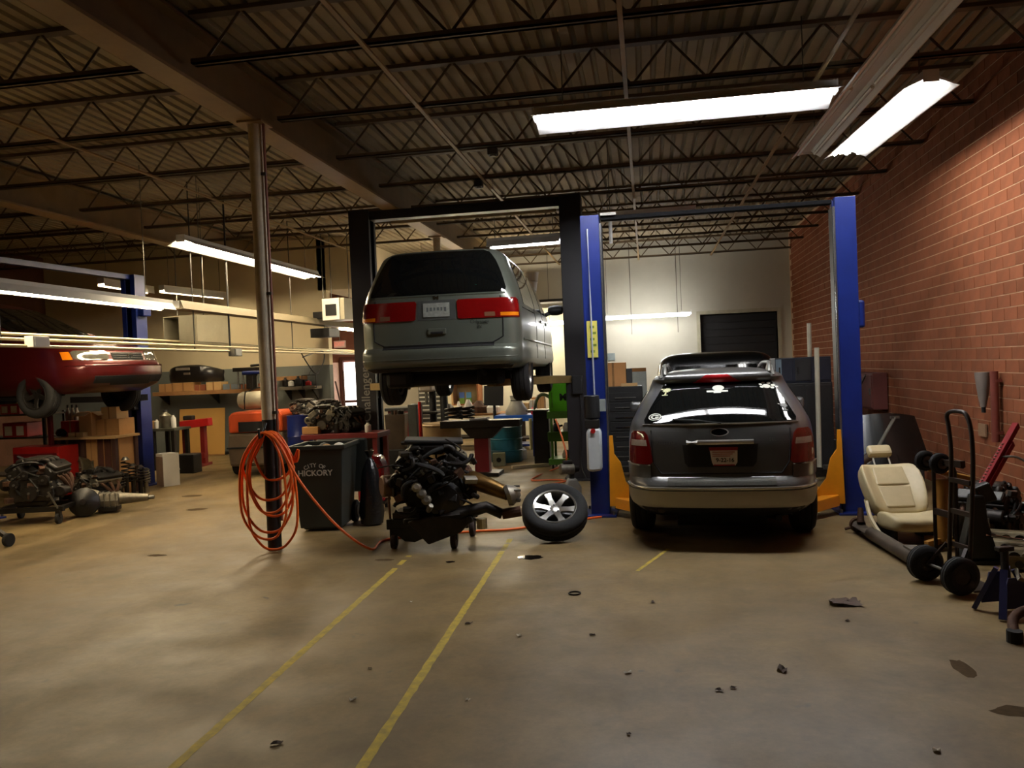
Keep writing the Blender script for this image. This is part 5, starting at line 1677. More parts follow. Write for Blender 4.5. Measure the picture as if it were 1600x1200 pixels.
MB().cor((-0.16, 0.12, 0.0), (0.18, 0.34, 0.012)).build('toe_plate', HT, ht)

# folded dolly with two small wheels ---------------------------------
dw = at(1457, 722, 6.95)
dl_ = thing('folded_dolly', 'small upturned dolly with two black wheels beside the hand truck', 'dolly', (dw.x, dw.y, 0), ang)
for s, dx in ((-1, -0.10), (1, 0.09)):
    w_ = MB().lathe(tyre_profile(0.082, 0.07, 0.04), 22, Matrix.Translation((dx, 0, dw.z)) @ Matrix.Rotation(PI / 2, 4, 'Y'), closed=True).build('wheel', RUBBER, dl_, smooth=40)
    MB().cyl((dx - 0.03, 0, dw.z), (dx + 0.04, 0, dw.z), 0.042, n=14).build('wheel_hub', STEEL, w_)
MB().cyl((-0.16, 0, dw.z), (0.34, 0.02, dw.z), 0.014, n=8).build('axle', DARKSTEEL, dl_)
for x in (-0.02, 0.24):
    MB().tube([(x, 0.02, 0.0), (x, 0.02, dw.z - 0.05), (x, 0.0, dw.z)], 0.016, 8).build('upright', HT, dl_)
MB().bar((-0.02, 0.02, 0.45), (0.24, 0.02, 0.45), 0.025, 0.05).build('cross_bar', HT, dl_)
MB().bar((0.03, 0.02, dw.z), (0.34, 0.02, dw.z + 0.02), 0.04, 0.05).build('arm', HT, dl_)

# yellow transmission jack ---------------------------------------------
yj = fl(1463, 872)
OCH = mat('worn ochre paint', (168, 118, 44), 0.5, 0.2, 0.4, 9)
tj = thing('transmission_jack', 'worn yellow transmission jack between the beige seat and the hand truck', 'jack', (yj.x + 0.16, yj.y + 0.30, 0), -0.3)
MB().cyl((0, 0, 0.08), (0, 0, 0.62), 0.06, n=16).build('cylinder', OCH, tj, smooth=50)
MB().cyl((0.1, 0.04, 0.08), (0.1, 0.04, 0.66), 0.025, n=10).build('guide_tube', DARKSTEEL, tj, smooth=50)
MB().bar((-0.12, -0.05, 0.72), (0.24, 0.06, 0.62), 0.14, 0.04).build('saddle_plate', OCH, tj, bevel=0.006)
MB().bar((0.05, 0.02, 0.66), (0.22, 0.05, 0.58), 0.1, 0.07).build('tilt_arm', OCH, tj, bevel=0.006)
for k in range(4):
    a = PI / 4 + k * PI / 2
    e = Vector((0.19 * math.cos(a), 0.19 * math.sin(a), 0.07))
    lg = MB().bar((0, 0, 0.09), e, 0.05, 0.05).build('leg', OCH, tj, bevel=0.004)
    MB().cyl(e + Vector((-0.012, 0, -0.035)), e + Vector((0.012, 0, -0.035)), 0.035, n=14).build('caster', DARKSTEEL, lg)

# exhaust pipe on the floor --------------------------------------------
e0, e1 = fl(1340, 832) + Vector((0, 0, 0.075)), fl(1440, 898) + Vector((0.02, 0.05, 0.075))
d_ = (e1 - e0).normalized()
t = thing('exhaust_pipe', 'long dark exhaust pipe lying on the floor in front of the beige seat', 'pipe')
MB().tube([e0, e0 + d_ * 0.4, e1 - d_ * 0.3, e1], 0.06, 14).build('pipe', mat('dull exhaust steel', (88, 78, 66), 0.55, 0.5, 0.4), t, smooth=50)
MB().cyl(e0 - d_ * 0.02, e0 + d_ * 0.03, 0.073, n=16).build('flange', RUST, t)
MB().cyl(e0 + d_ * 0.02 + Vector((-0.12, 0.02, -0.04)), e0 + d_ * 0.02, 0.014, n=8).build('hanger_stud', RUST, t)
MB().cyl(e0 + d_ * 0.1 + Vector((0, 0, 0.04)), e0 + d_ * 0.06 + Vector((0.02, 0.02, 0.17)), 0.035, 0.025, n=12).build('branch_stub', RUST, t, smooth=50)
MB().box(e1 - d_ * 0.22 + Vector((0.03, 0.03, 0.06)), (0.16, 0.1, 0.03), rz=math.atan2(d_.y, d_.x)).build('clamp', STEEL, t)

# red leaning bar jack with black body -------------------------------------
q0, q1 = at(1530, 768, 7.1), at(1588, 664, 7.55)
RJ = mat('dusty red jack', (132, 14, 18), 0.65, 0, 0.3, 8, spec=0.15)
t = thing('red_farm_jack', 'red notched jack bar leaning against the brick wall', 'jack')
v = (q1 - q0)
fb = Vector((q0.x + 0.02, q0.y - 0.02, 0.0)) - Vector((v.x, v.y, 0)) * 0.35
MB().bar(q0 - v * 0.05, q1, 0.045, 0.055).build('bar', RJ, t)
MB().prism([(-0.16, 0.03), (0.14, 0.03), (0.06, q0.z * 0.6), (0.04, q0.z - 0.02), (-0.05, q0.z - 0.02), (-0.08, q0.z * 0.6)], -0.07, 0.07, 'y', Matrix.Translation((q0.x - 0.02, q0.y, 0))).build('jack_body', mat('black green casting', (30, 32, 28), 0.5, 0.2, 0.4, 10, 0.3), t, bevel=0.02)
for k in range(16):
    c = q0 + v * (0.02 + k * 0.045) + Vector((-0.032, -0.018, 0))
    MB().box(c, (0.018, 0.02, 0.024)).build('notch', mat('worn bright notch', (176, 140, 130), 0.5, 0.3), t)
mid = q0 + v * 0.03
MB().box(mid + Vector((0.02, 0.0, -0.03)), (0.13, 0.12, 0.16), ry=-0.4).build('lifting_head', BLACK, t, bevel=0.015)
MB().tube(spline([q0 + v * 0.5, q0 + v * 0.55 + Vector((0.1, -0.05, -0.02)), q0 + v * 0.5 + Vector((0.22, -0.06, -0.06))], 5), 0.01, 6).build('handle_rod', STEEL, t, smooth=60)
MB().bar(q0 + v * 0.12 + Vector((0.03, 0, -0.02)), q0 + v * 0.75 + Vector((0.035, 0, -0.02)), 0.035, 0.05).build('backing_bar', RJ, t)
MB().box((q0.x - 0.02, q0.y, 0.015), (0.36, 0.18, 0.03)).build('foot_plate', BLACK, t)

# heap by the wall: gearbox, cylinder heads, engine, jack stand --------------
p = fl(1498, 858)
engine('car_engine', 'dark engine standing behind the hand truck by the brick wall', (p.x + 0.42, p.y + 0.45, 0.0), 0.9, 0.95, 11, bright=False, group='engines on the floor')
gearbox('gearbox', 'dull aluminium gearbox on the floor behind the hand truck', (p.x + 0.05, p.y - 0.02, 0.0), 0.9, 0.85, mat('dull aluminium', (112, 102, 84), 0.6, 0.5, 0.4, 10, 0.3), 'gearboxes on the floor', 0.25)


def cyl_head(label, loc, rz, rx, L=0.5, dz=0.0):
    t = thing('cylinder_head', label, 'engine part', loc, rz, 'cylinder heads on the floor')
    M = Matrix.Rotation(rx, 4, 'X')
    m = mat('oily aluminium head', (142, 130, 100), 0.5, 0.5, 0.5, 12, 0.3)
    MB().prism([(-0.09, 0.0), (0.09, 0.0), (0.09, 0.10), (0.05, 0.15), (-0.05, 0.15), (-0.09, 0.10)], -L / 2, L / 2, 'x', M).build('casting', m, t, bevel=0.008)
    for k in range(5):
        x = -L / 2 + 0.05 + k * (L - 0.1) / 4
        MB().cyl(M @ Vector((x, -0.085, 0.09)), M @ Vector((x, 0.085, 0.09)), 0.045, n=12).build('cam_cap', m if k % 2 else DARKSTEEL, t, smooth=40)
    for k in range(4):
        x = -L / 2 + 0.08 + k * (L - 0.16) / 3
        MB().cyl(M @ Vector((x, -0.085, 0.04)), M @ Vector((x, -0.105, 0.04)), 0.03, n=12).build('port', GREASE, t)
    return t


p = fl(1560, 890)
cyl_head('pale cylinder head on the floor behind the blue jack stand', (p.x + 0.18, p.y + 0.28, 0.02), -0.55, 0.0, 0.55)
cyl_head('upper pale cylinder head lying near the brick wall', (p.x + 0.42, p.y + 0.62, 0.02), -0.4, 0.0, 0.5)
cyl_head('dark cylinder head under the blue jack stand heap', (p.x + 0.28, p.y - 0.02, 0.02), -0.2, 0.0, 0.45)
# chrome rod lying over the heap
tag(MB().tube(spline([(p.x - 0.02, p.y + 0.16, 0.24), (p.x + 0.2, p.y + 0.05, 0.22), (p.x + 0.28, p.y, 0.225), (p.x + 0.6, p.y - 0.08, 0.2)], 5), 0.012, 8).build('chrome_rod', CHROME, smooth=60), 'thin bright bent rod lying over the cylinder heads', 'rod')
# blue jack stand
p = fl(1572, 968)
NAVY = mat('dark navy paint', (44, 50, 104), 0.5, 0, 0.3, 6)
t = thing('jack_stand', 'dark blue jack stand at the lower right edge', 'jack stand', (p.x + 0.05, p.y + 0.12, 0), 0.3)
for sx in (-1, 1):
    for sy in (-1, 1):
        MB().bar((sx * 0.13, sy * 0.13, 0.012), (sx * 0.035, sy * 0.035, 0.30), 0.045, 0.03).build('leg', NAVY, t)
for s in (-1, 1):
    MB().prism([(-0.11, 0.06), (0.11, 0.06), (0.05, 0.26), (-0.05, 0.26)], s * 0.085 - 0.004, s * 0.085 + 0.004, 'y').build('gusset', NAVY, t)
MB().cyl((0, 0, 0.12), (0, 0, 0.42), 0.025, n=12).build('ratchet_post', DARKSTEEL, t)
MB().box((0, 0, 0.43), (0.11, 0.05, 0.03)).build('saddle', DARKSTEEL, t, bevel=0.006)
MB().tube([(0.04, -0.05, 0.30), (-0.02, -0.14, 0.27), (0.24, -0.16, 0.18)], 0.014, 8).build('lever', mat('pale lever', (150, 142, 124), 0.5, 0.4), t, smooth=60)
p = fl(1592, 1002)
t = thing('control_arm', 'rusty control arm on the floor at the right edge', 'car part', (p.x + 0.05, p.y + 0.05, 0.0), 0.5)
MB().tube(spline([(-0.1, -0.02, 0.03), (0.02, 0.08, 0.10), (0.2, 0.10, 0.12), (0.4, 0.05, 0.06)], 5), [0.03] * 16, 8).build('arm', RUST, t, smooth=60)
MB().cyl((-0.1, -0.02, 0.0), (-0.1, -0.02, 0.07), 0.045, n=14).build('bushing', RUBBER, t)
p = at(1598, 800, 6.9)
t = thing('tilted_board', 'grey board leaning on the brick wall at the right edge', 'board', (3.35, 6.55, 0.0))
MB().box((0, 0, 0.26), (0.03, 0.6, 0.55), ry=0.35).build('board', mat('grey fibreboard', (96, 86, 72), 0.8), t, bevel=0.004)
MB().box((-0.02, 0, 0.04), (0.05, 0.62, 0.03), ry=0.35).build('bottom_batten', RUST, t)

# black hood and bits behind the blue post -------------------------------------
h0 = at(1372, 720, 10.6)
t = thing('car_hood', 'black car hood leaning on the brick wall behind the blue lift post', 'car part', (2.95, 10.6, 0), 0.0)
vs, fs = [], []
for i in range(7):
    u = i / 6
    for j in range(9):
        w_ = j / 8
        vs.append((-0.42 + 0.9 * w_ * (1 - 0.12 * u), 0.1 * math.sin(PI * w_) * -1 + 0.30 * u, 0.32 + 0.66 * u - 0.05 * (2 * w_ - 1) ** 2))
n_ = len(vs)
vs += [(x, y + 0.025, z) for x, y, z in vs]
for i in range(6):
    for j in range(8):
        q = (i * 9 + j, i * 9 + j + 1, i * 9 + j + 10, i * 9 + j + 9)
        fs += [q, tuple(n_ + k for k in reversed(q))]
MB().add(vs, fs).build('panel', BLKP, t, smooth=60)
MB().box((0.0, 0.05, 0.16), (0.7, 0.3, 0.32)).build('crate_foot', DGREY, t, bevel=0.02)
s0, s1 = at(1398, 652, 10.2), at(1371, 700, 10.2)
t = thing('metal_strip', 'pale metal strip leaning over the black hood', 'strip')
MB().bar(s0 + (s1 - s0) * ((s0.z - 0.02) / (s0.z - s1.z)), s0, 0.09, 0.012).build('strip', mat('dusty aluminium strip', (150, 148, 140), 0.4, 0.5), t)
MB().box(s0, (0.10, 0.03, 0.03)).build('end_clip', STEEL, t)

# things on the brick wall ---------------------------------------------------


def wallpt(px, py, X=3.66):
    r = ray(px, py)
    return EYE + r * (X / r.x)


a, b = wallpt(1352, 581), wallpt(1386, 640)
t = thing('wall_cabinet', 'dark red metal cabinet mounted on the brick wall behind the blue post', 'cabinet', (3.68, (a.y + b.y) / 2, (a.z + b.z) / 2))
hy_, hz_ = abs(a.y - b.y) / 2, abs(a.z - b.z) / 2
MB().cor((-0.22, -hy_, -hz_), (0.0, hy_, hz_)).build('case', mat('faded maroon', (104, 50, 42), 0.6), t, bevel=0.01)
dd = MB().cor((-0.235, -hy_ + 0.03, -hz_ + 0.03), (-0.22, hy_ - 0.03, hz_ - 0.03)).build('door', MATS['faded maroon'], t, bevel=0.004)
MB().box((-0.24, -hy_ + 0.1, 0), (0.02, 0.03, 0.1)).build('latch', STEEL, dd)
MB().bar((-0.26, -hy_ * 0.6, hz_ * 0.9), (-0.30, hy_ * 0.7, -hz_ * 0.9), 0.02, 0.02).build('prop_rod', STEEL, t)
a = wallpt(1553, 580, 3.62)
b = wallpt(1553, 690, 3.62)
t = thing('wall_pipe', 'brick red pipe running down the brick wall', 'pipe', (3.62, a.y, 0))
MB().cyl((0, 0, b.z), (0, 0, a.z), 0.04, n=12).build('pipe', mat('painted brick red pipe', (118, 52, 38), 0.6), t, smooth=50)
for zz in (b.z + 0.1, a.z - 0.1):
    MB().box((0.03, 0, zz), (0.06, 0.1, 0.03)).build('pipe_strap', MATS['painted brick red pipe'], t)
a = wallpt(1538, 582, 3.58)
b = wallpt(1540, 645, 3.58)
t = thing('wall_sprayer', 'grey tapered bottle hanging on the wall beside the red pipe', 'bottle', (3.58, a.y + 0.05, b.z))
hh = a.z - b.z
MB().lathe([(0.0, 0.06), (0.03, 0.06), (0.035, 0.1), (0.05, hh * 0.4), (0.075, hh * 0.85), (0.08, hh), (0.0, hh)], 14).build('bottle', mat('grey bottle', (138, 126, 116), 0.5), t, smooth=40)
MB().cyl((0, 0, 0.0), (0, 0, 0.06), 0.022, n=10).build('nozzle', BLACK, t)
MB().box((0.05, 0, hh * 0.9), (0.1, 0.12, 0.03)).build('bracket', RUST, t)
a = wallpt(1535, 672, 3.67)
tag(MB().box((3.672, a.y, a.z), (0.02, 0.20, 0.14)).build('wall_patch', mat('tan patch plaster', (150, 116, 84), 0.9)), 'small tan patch plate on the brick wall under the grey bottle', 'plate')

# ================================================================== BACKGROUND
def rect(x0, y0, x1, y1, Y):
    """centre, width, height of the upright rectangle at distance Y that spans these directions"""
    a, b = at(x0, (y0 + y1) / 2, Y), at(x1, (y0 + y1) / 2, Y)
    c, d = at((x0 + x1) / 2, y0, Y), at((x0 + x1) / 2, y1, Y)
    return Vector(((a.x + b.x) / 2, Y, (c.z + d.z) / 2)), b.x - a.x, c.z - d.z


def carton(label, r, Y, depth, m=None, rz=0.0, z0=None, group='cardboard boxes', cat='box', name='cardboard_box', flaps=False, labelm=None):
    c, w, h = rect(*r, Y)
    zb = c.z - h / 2 if z0 is None else z0
    h = c.z + h / 2 - zb
    t = thing(name, label, cat, (c.x, Y + depth / 2, zb), rz, group)
    m = m or CARD
    MB().cor((-w / 2, -depth / 2, 0), (w / 2, depth / 2, h)).build('body', m, t, bevel=0.006)
    MB().cor((-w * 0.04, -depth / 2 - 0.002, 0), (w * 0.04, depth / 2 + 0.002, h + 0.002)).build('tape', mat('brown tape', (160, 116, 66), 0.4), t) if not labelm and not flaps else None
    if flaps:
        for s in (-1, 1):
            MB().box((s * (w / 2 + 0.06), 0, h - 0.02), (0.13, depth * 0.95, 0.006), ry=s * 0.5).build('flap', CARDLIGHT, t)
        MB().box((0, -depth / 2 - 0.07, h - 0.02), (w * 0.95, 0.15, 0.006), rx=0.35).build('flap', CARDLIGHT, t)
    if labelm:
        for dx in (-0.26, 0.22):
            MB().box((dx * w, -depth / 2 - 0.003, h * 0.45), (w * 0.3, 0.006, h * 0.66)).build('paper_label', labelm, t)
    return t


def shelf_board(label, r, Y, depth, m=WOOD, legs=0, z=None):
    c, w, h = rect(*r, Y)
    t = thing('wall_shelf', label, 'shelf', (c.x, Y + depth / 2, c.z))
    MB().box((0, 0, 0), (w, depth, max(h, 0.03))).build('board', m, t, bevel=0.004)
    for k in range(3):
        x = -w / 2 + 0.1 + k * (w - 0.2) / 2
        MB().prism([(depth / 2, -0.015), (-depth / 2 + 0.05, -0.015), (depth / 2, -0.28)], x - 0.015, x + 0.015, 'x').build('bracket', DARKSTEEL, t)
    return t


def bench(label, r, Y, depth, top=WOOD, leg=DARKSTEEL, thick=0.05, name='workbench', shelf=True):
    """table whose front top edge spans x0..x1 at y0"""
    c, w, h = rect(r[0], r[1], r[2], r[1] + 4, Y)
    t = thing(name, label, 'table', (c.x, Y + depth / 2, 0))
    z = c.z
    MB().cor((-w / 2, -depth / 2, z - thick), (w / 2, depth / 2, z)).build('table_top', top, t, bevel=0.005)
    for sx in (-1, 1):
        for sy in (-1, 1):
            MB().box((sx * (w / 2 - 0.06), sy * (depth / 2 - 0.06), (z - thick) / 2), (0.07, 0.07, z - thick)).build('leg', leg, t)
    if shelf:
        MB().cor((-w / 2 + 0.05, -depth / 2 + 0.05, 0.2), (w / 2 - 0.05, depth / 2 - 0.05, 0.24)).build('lower_shelf', leg, t)
    return t, z


def drum(label, r, Y, m, name='steel_drum', z0=0.0, group='steel drums'):
    c, w, h = rect(*r, Y)
    R = w / 2
    top = c.z + h / 2
    H = top - z0
    t = thing(name, label, 'drum', (c.x, Y + R, z0), 0, group)
    pr = [(R * 0.97, 0), (R, 0.02), (R, H * 0.31), (R * 1.04, H * 0.33), (R, H * 0.35), (R, H * 0.64), (R * 1.04, H * 0.66), (R, H * 0.68), (R, H - 0.02), (R * 1.02, H), (R * 0.96, H), (R * 0.95, H - 0.02), (0, H - 0.02)]
    MB().lathe(pr, 28).build('body', m, t, smooth=30)
    MB().cyl((R * 0.5, 0, H - 0.02), (R * 0.5, 0, H + 0.01), 0.04, n=12).build('bung', STEEL, t)
    return t


def bottle(label, px, py, Y, z0, m, h=0.22, r=0.045, group='bottles and cans', cap=None, name='bottle'):
    p = at(px, py, Y)
    t = thing(name, label, 'bottle', (p.x, Y, z0), 0, group)
    MB().lathe([(r * 0.95, 0), (r, 0.01), (r, h * 0.68), (r * 0.45, h * 0.82), (r * 0.38, h * 0.9), (0, h * 0.9)], 12).build('body', m, t, smooth=40)
    MB().cyl((0, 0, h * 0.9), (0, 0, h), r * 0.42, n=10).build('cap', cap or DGREY, t)
    return t


def rack(label, x0, x1, Y, depth, levels, h, m=DARKSTEEL, name='shelf_rack'):
    t = thing(name, label, 'shelf', ((x0 + x1) / 2, Y + depth / 2, 0))
    w = x1 - x0
    for sx in (-1, 1):
        for sy in (-1, 1):
            MB().box((sx * (w / 2 - 0.02), sy * (depth / 2 - 0.02), h / 2), (0.04, 0.04, h)).build('upright', m, t)
    for z in levels:
        MB().box((0, 0, z - 0.02), (w, depth, 0.03)).build('shelf_board', mat('grimy shelf', (74, 62, 50), 0.7), t)
    return t


# ---- left back wall: shelf with boxes, bumper, duct boxes ------------------------------
Ysh = 17.15
shelf_board('long wooden wall shelf carrying car parts on the left back wall', (238, 610, 412, 616), Ysh - 0.05, 0.5)
shz = rect(238, 610, 412, 616, Ysh - 0.05)[0].z + 0.045
for k, (x0, y0, x1, y1, m, lab) in enumerate(((248, 600, 268, 611, CARD, 'brown carton at the left end of the wall shelf'), (270, 598, 302, 611, CARD, 'wide brown carton under the black bumper on the wall shelf'), (304, 601, 320, 611, mat('reddish carton', (150, 86, 58), 0.8), 'reddish carton beside the wide one on the wall shelf'),
                                         (322, 597, 345, 611, CARDLIGHT, 'pale carton at the right of the black bumper'), (348, 600, 372, 611, mat('dusty blue box', (120, 132, 140), 0.7), 'dusty blue box on the wall shelf'), (376, 600, 402, 611, mat('pinkish carton', (170, 112, 84), 0.8), 'pinkish carton at the right end of the wall shelf'))):
    carton(lab, (x0, y0, x1, y1), Ysh, 0.34, m, z0=shz, group='cartons on the wall shelf')
bz = rect(258, 592, 330, 596, Ysh)[0].z
c, w, h = rect(252, 571, 336, 598, Ysh)
t = thing('bumper_cover', 'black car bumper cover resting on the wall shelf boxes', 'car part', (c.x, Ysh + 0.18, at(286, 598, Ysh).z + 0.004))
pts = []
n_ = 15
vs, fs = [], []
for i in range(n_):
    u = -1 + 2 * i / (n_ - 1)
    x = u * w / 2
    y = -0.2 + 0.36 * abs(u) ** 4
    zt = h - 0.14 * abs(u) ** 3
    for (dy, z) in ((0.04, 0.0), (0.0, 0.05), (-0.02, zt * 0.5), (0.0, zt * 0.92), (0.06, zt), (0.09, zt - 0.03), (0.05, zt * 0.5), (0.08, 0.02)):
        vs.append((x, y + dy, z))
for i in range(n_ - 1):
    for j in range(8):
        fs.append((i * 8 + j, i * 8 + (j + 1) % 8, (i + 1) * 8 + (j + 1) % 8, (i + 1) * 8 + j))
MB().add(vs, fs).build('cover', mat('black bumper', (30, 28, 27), 0.3, 0, 0.2, coat=0.2), t, smooth=50)
MB().box((-0.1, -0.225, h * 0.78), (0.34, 0.02, 0.06)).build('plate_panel', mat('grey panel', (120, 112, 100), 0.6), t)
MB().box((0.0, -0.225, h * 0.5), (0.16, 0.02, 0.05)).build('sticker', mat('dull sticker', (110, 96, 84), 0.6), t)
# vise-like machine with blue parts at the right of the shelf
c, w, h = rect(352, 574, 408, 612, Ysh - 0.5)
t = thing('press_machine', 'dark machine with blue parts standing near the hose post on the wall shelf', 'machine', (c.x, Ysh - 0.12, shz))
MB().box((0, 0, 0.20), (0.16, 0.2, 0.4)).build('column', DARKSTEEL, t, bevel=0.01)
MB().box((-0.1, 0, 0.44), (0.62, 0.16, 0.09)).build('head', DARKSTEEL, t, bevel=0.01)
MB().cyl((-0.15, -0.1, 0.36), (0.3, -0.1, 0.36), 0.045, n=12).build('blue_cylinder', BLUEP, t, smooth=50)
MB().cyl((0.0, 0, 0.52), (0.42, 0, 0.54), 0.03, n=8).build('lever', BLACK, t)
for x in (-0.32, -0.2, 0.14):
    MB().cyl((x, 0, 0.0), (x, 0, 0.42), 0.02, n=8).build('guide_rod', STEEL, t)
# grey dado shelf right of the post
shelf_board('grey wall shelf with small parts behind the hose post', (436, 604, 492, 609), Ysh, 0.4, mat('grey shelf board', (120, 112, 96), 0.7))
sz2 = rect(436, 604, 492, 609, Ysh)[0].z + 0.05
for k, (px, m, hh, lab) in enumerate(((446, DARKSTEEL, 0.2, 'dark can at the left on the grey wall shelf'), (455, PAPER, 0.14, 'white can on the grey wall shelf'), (466, BLACK, 0.22, 'black bottle on the grey wall shelf'), (482, REDP, 0.12, 'red can at the right on the grey wall shelf'))):
    bottle(lab, px, 600, Ysh + 0.15, sz2, m, hh, 0.07)
shelf_board('tan wooden ledge on the cream wall behind the hose post', (432, 588, 472, 594), Ysh + 0.2, 0.3)
c, w, h = rect(472, 586, 494, 606, Ysh - 0.1)
t = thing('wire_frame', 'thin black square wire frame hanging on the back wall', 'frame', c)
MB().tube([(-w / 2, 0, -h / 2), (w / 2, 0, -h / 2), (w / 2, 0, h / 2), (-w / 2, 0, h / 2)], 0.014, 6, closed=True).build('frame', BLACK, t)
MB().cyl((0, 0, h / 2), (0, 0.25, h / 2 + 0.2), 0.008, n=6).build('hanger', BLACK, t)
# large beige panel against the wall
c, w, h = rect(275, 637, 346, 711, 17.25)
t = thing('plywood_panel', 'large tan board leaning against the grey back wall', 'board', (c.x, 17.3, 0))
MB().box((0, 0.10, h / 2), (w, 0.03, h), rx=-0.10).build('board', mat('tan hardboard', (204, 158, 84), 0.7, 0, 0.1, 1.5), t, bevel=0.003)
MB().box((0, 0.05, 0.02), (w, 0.05, 0.03)).build('bottom_strip', WOOD, t)
# heater duct and window unit hung from the ceiling
c, w, h = rect(250, 494, 313, 540, 15.4)
t = thing('duct_box', 'pale sheet metal duct box hanging near the left back wall', 'duct', (c.x, 15.4, c.z), -0.25)
DUCT = mat('pale sheet metal', (176, 170, 146), 0.5, 0.2, 0.12)
dw_ = MB()
hw_, hh_ = w / 2, h / 2
for s in (-1, 1):
    MB().cor((s * hw_ - 0.01, 0, -hh_), (s * hw_ + 0.01, 0.9, hh_)).build('side_panel', DUCT, t)
    MB().cor((-hw_, 0, s * hh_ - 0.01), (hw_, 0.9, s * hh_ + 0.01)).build('flat_panel', DUCT, t)
MB().cor((-hw_ * 0.02, -0.02, -hh_), (hw_, 0.0, hh_)).build('front_cover', DUCT, t)
MB().cor((-hw_, 0.85, -hh_), (hw_, 0.9, hh_)).build('back_panel', mat('duct inside', (60, 56, 48), 0.8), t)
for sx in (-1, 1):
    MB().cyl((sx * hw_ * 0.8, 0.3, hh_), (sx * hw_ * 0.8, 0.3, 4.9 - c.z), 0.012, n=6).build('hanger_rod', STEEL, t)
c, w, h = rect(501, 466, 540, 500, 16.4)
t = thing('unit_heater', 'white unit heater with a dark opening hanging from the ceiling', 'heater', (c.x, 16.4, c.z), -0.2)
hw_, hh_ = w / 2, h / 2
MB().cor((-hw_, 0, -hh_), (hw_, 0.6, hh_)).build('case', DUCT, t, bevel=0.01)
MB().cor((-hw_ * 0.9, -0.03, -hh_), (hw_ * 0.62, 0.0, hh_)).build('front_frame', WHITE, t, bevel=0.006)
MB().cor((-hw_ * 0.6, -0.04, -hh_ * 0.6), (hw_ * 0.35, -0.02, hh_ * 0.45)).build('grille', SEAM, t)
MB().cor((-hw_ * 2.1, 0.1, -hh_ * 0.75), (-hw_, 0.5, -hh_ * 0.1)).build('blower', BLACK, t, bevel=0.01)
for sx in (-1, 1):
    MB().cyl((sx * hw_ * 0.8, 0.3, hh_), (sx * hw_ * 0.8, 0.3, 4.9 - c.z), 0.01, n=6).build('hanger_rod', STEEL, t)
c, w, h = rect(483, 513, 516, 527, 16.9)
t = thing('speaker_box', 'dark box fixed below the unit heater', 'box', c, -0.2)
MB().box((0, 0.2, 0), (w, 0.4, h)).build('case', BLACK, t, bevel=0.01)
MB().cyl((0, 0.2, h / 2), (0, 0.2, 4.9 - c.z), 0.01, n=6).build('hanger_rod', STEEL, t)
# upper cream soffit above the recess
c, w, h = rect(470, 405, 552, 466, YBL + 0.02)
struct(MB().cor((XC - 0.2, YBL, 3.72), (-6.55, YB, ZD)).build('trim_2', CREAM2))

# ---- forklift --------------------------------------------------------------------------
fk = (fl(357, 745) + fl(440, 745)) / 2
FO = mat('forklift orange', (214, 84, 34), 0.4, 0, 0.15, 4)
FG = mat('counterweight brown grey', (96, 80, 62), 0.7, 0, 0.3, 5)
t = thing('forklift', 'orange forklift seen from behind with a white gas cylinder on its back', 'forklift', (fk.x, fk.y + 0.1, 0), 0.12)
MB().prism([(-0.50, 0.18), (0.50, 0.18), (0.53, 0.55), (0.50, 0.78), (-0.50, 0.78), (-0.53, 0.55)], 0.0, 0.6, 'y').build('counterweight', FG, t, bevel=0.05)
MB().cor((-0.53, -0.02, 0.50), (0.53, 0.02, 0.53)).build('weight_groove', SEAM, t)
MB().prism([(-0.50, 0.78), (0.50, 0.78), (0.50, 1.08), (0.42, 1.16), (-0.42, 1.16), (-0.50, 1.08)], 0.02, 0.8, 'y').build('rear_hood', FO, t, bevel=0.04)
MB().cor((-0.30, -0.01, 0.80), (0.30, 0.03, 0.98)).build('radiator_opening', SEAM, t)
MB().cor((-0.48, 0.6, 0.25), (0.48, 2.0, 0.8)).build('chassis', FO, t, bevel=0.03)
tk = MB().lathe([(0.0, -0.36), (0.06, -0.36), (0.13, -0.33), (0.16, -0.27), (0.16, 0.27), (0.13, 0.33), (0.06, 0.36), (0, 0.36)], 20, Matrix.Translation((-0.02, 0.25, 1.36)) @ Matrix.Rotation(PI / 2, 4, 'Y')).build('gas_cylinder', mat('grimy white cylinder', (196, 188, 164), 0.5, 0, 0.25, 6), t, smooth=40)
tk['label'] = 'grimy white gas cylinder'
for x in (-0.2, 0.16):
    MB().tube([(x, 0.08, 1.2), (x, 0.07, 1.36), (x, 0.14, 1.52), (x, 0.36, 1.52), (x, 0.43, 1.36), (x, 0.42, 1.2)], 0.012, 6).build('cylinder_strap', DARKSTEEL, tk)
MB().tube(bez((-0.2, 0.25, 1.5), (0.0, 0.2, 1.66), (0.3, 0.25, 1.52)), 0.012, 6).build('gas_hose', BLACK, tk)
for s in (-1, 1):
    MB().cyl((s * 0.40, 0.35, 0.22), (s * 0.52, 0.35, 0.22), 0.22, n=22).build('wheel', RUBBER, t, bevel=0.02, smooth=50)
    MB().cyl((s * 0.38, 1.7, 0.27), (s * 0.56, 1.7, 0.27), 0.27, n=22).build('wheel', RUBBER, t, bevel=0.02, smooth=50)
    MB().cor((s * 0.32 - 0.05, 2.05, 0.05), (s * 0.32 + 0.05, 2.2, 1.1)).build('mast_rail', DARKSTEEL, t)
MB().box((0, 1.15, 0.98), (0.45, 0.4, 0.3)).build('operator_seat', BLACK, t, bevel=0.05)
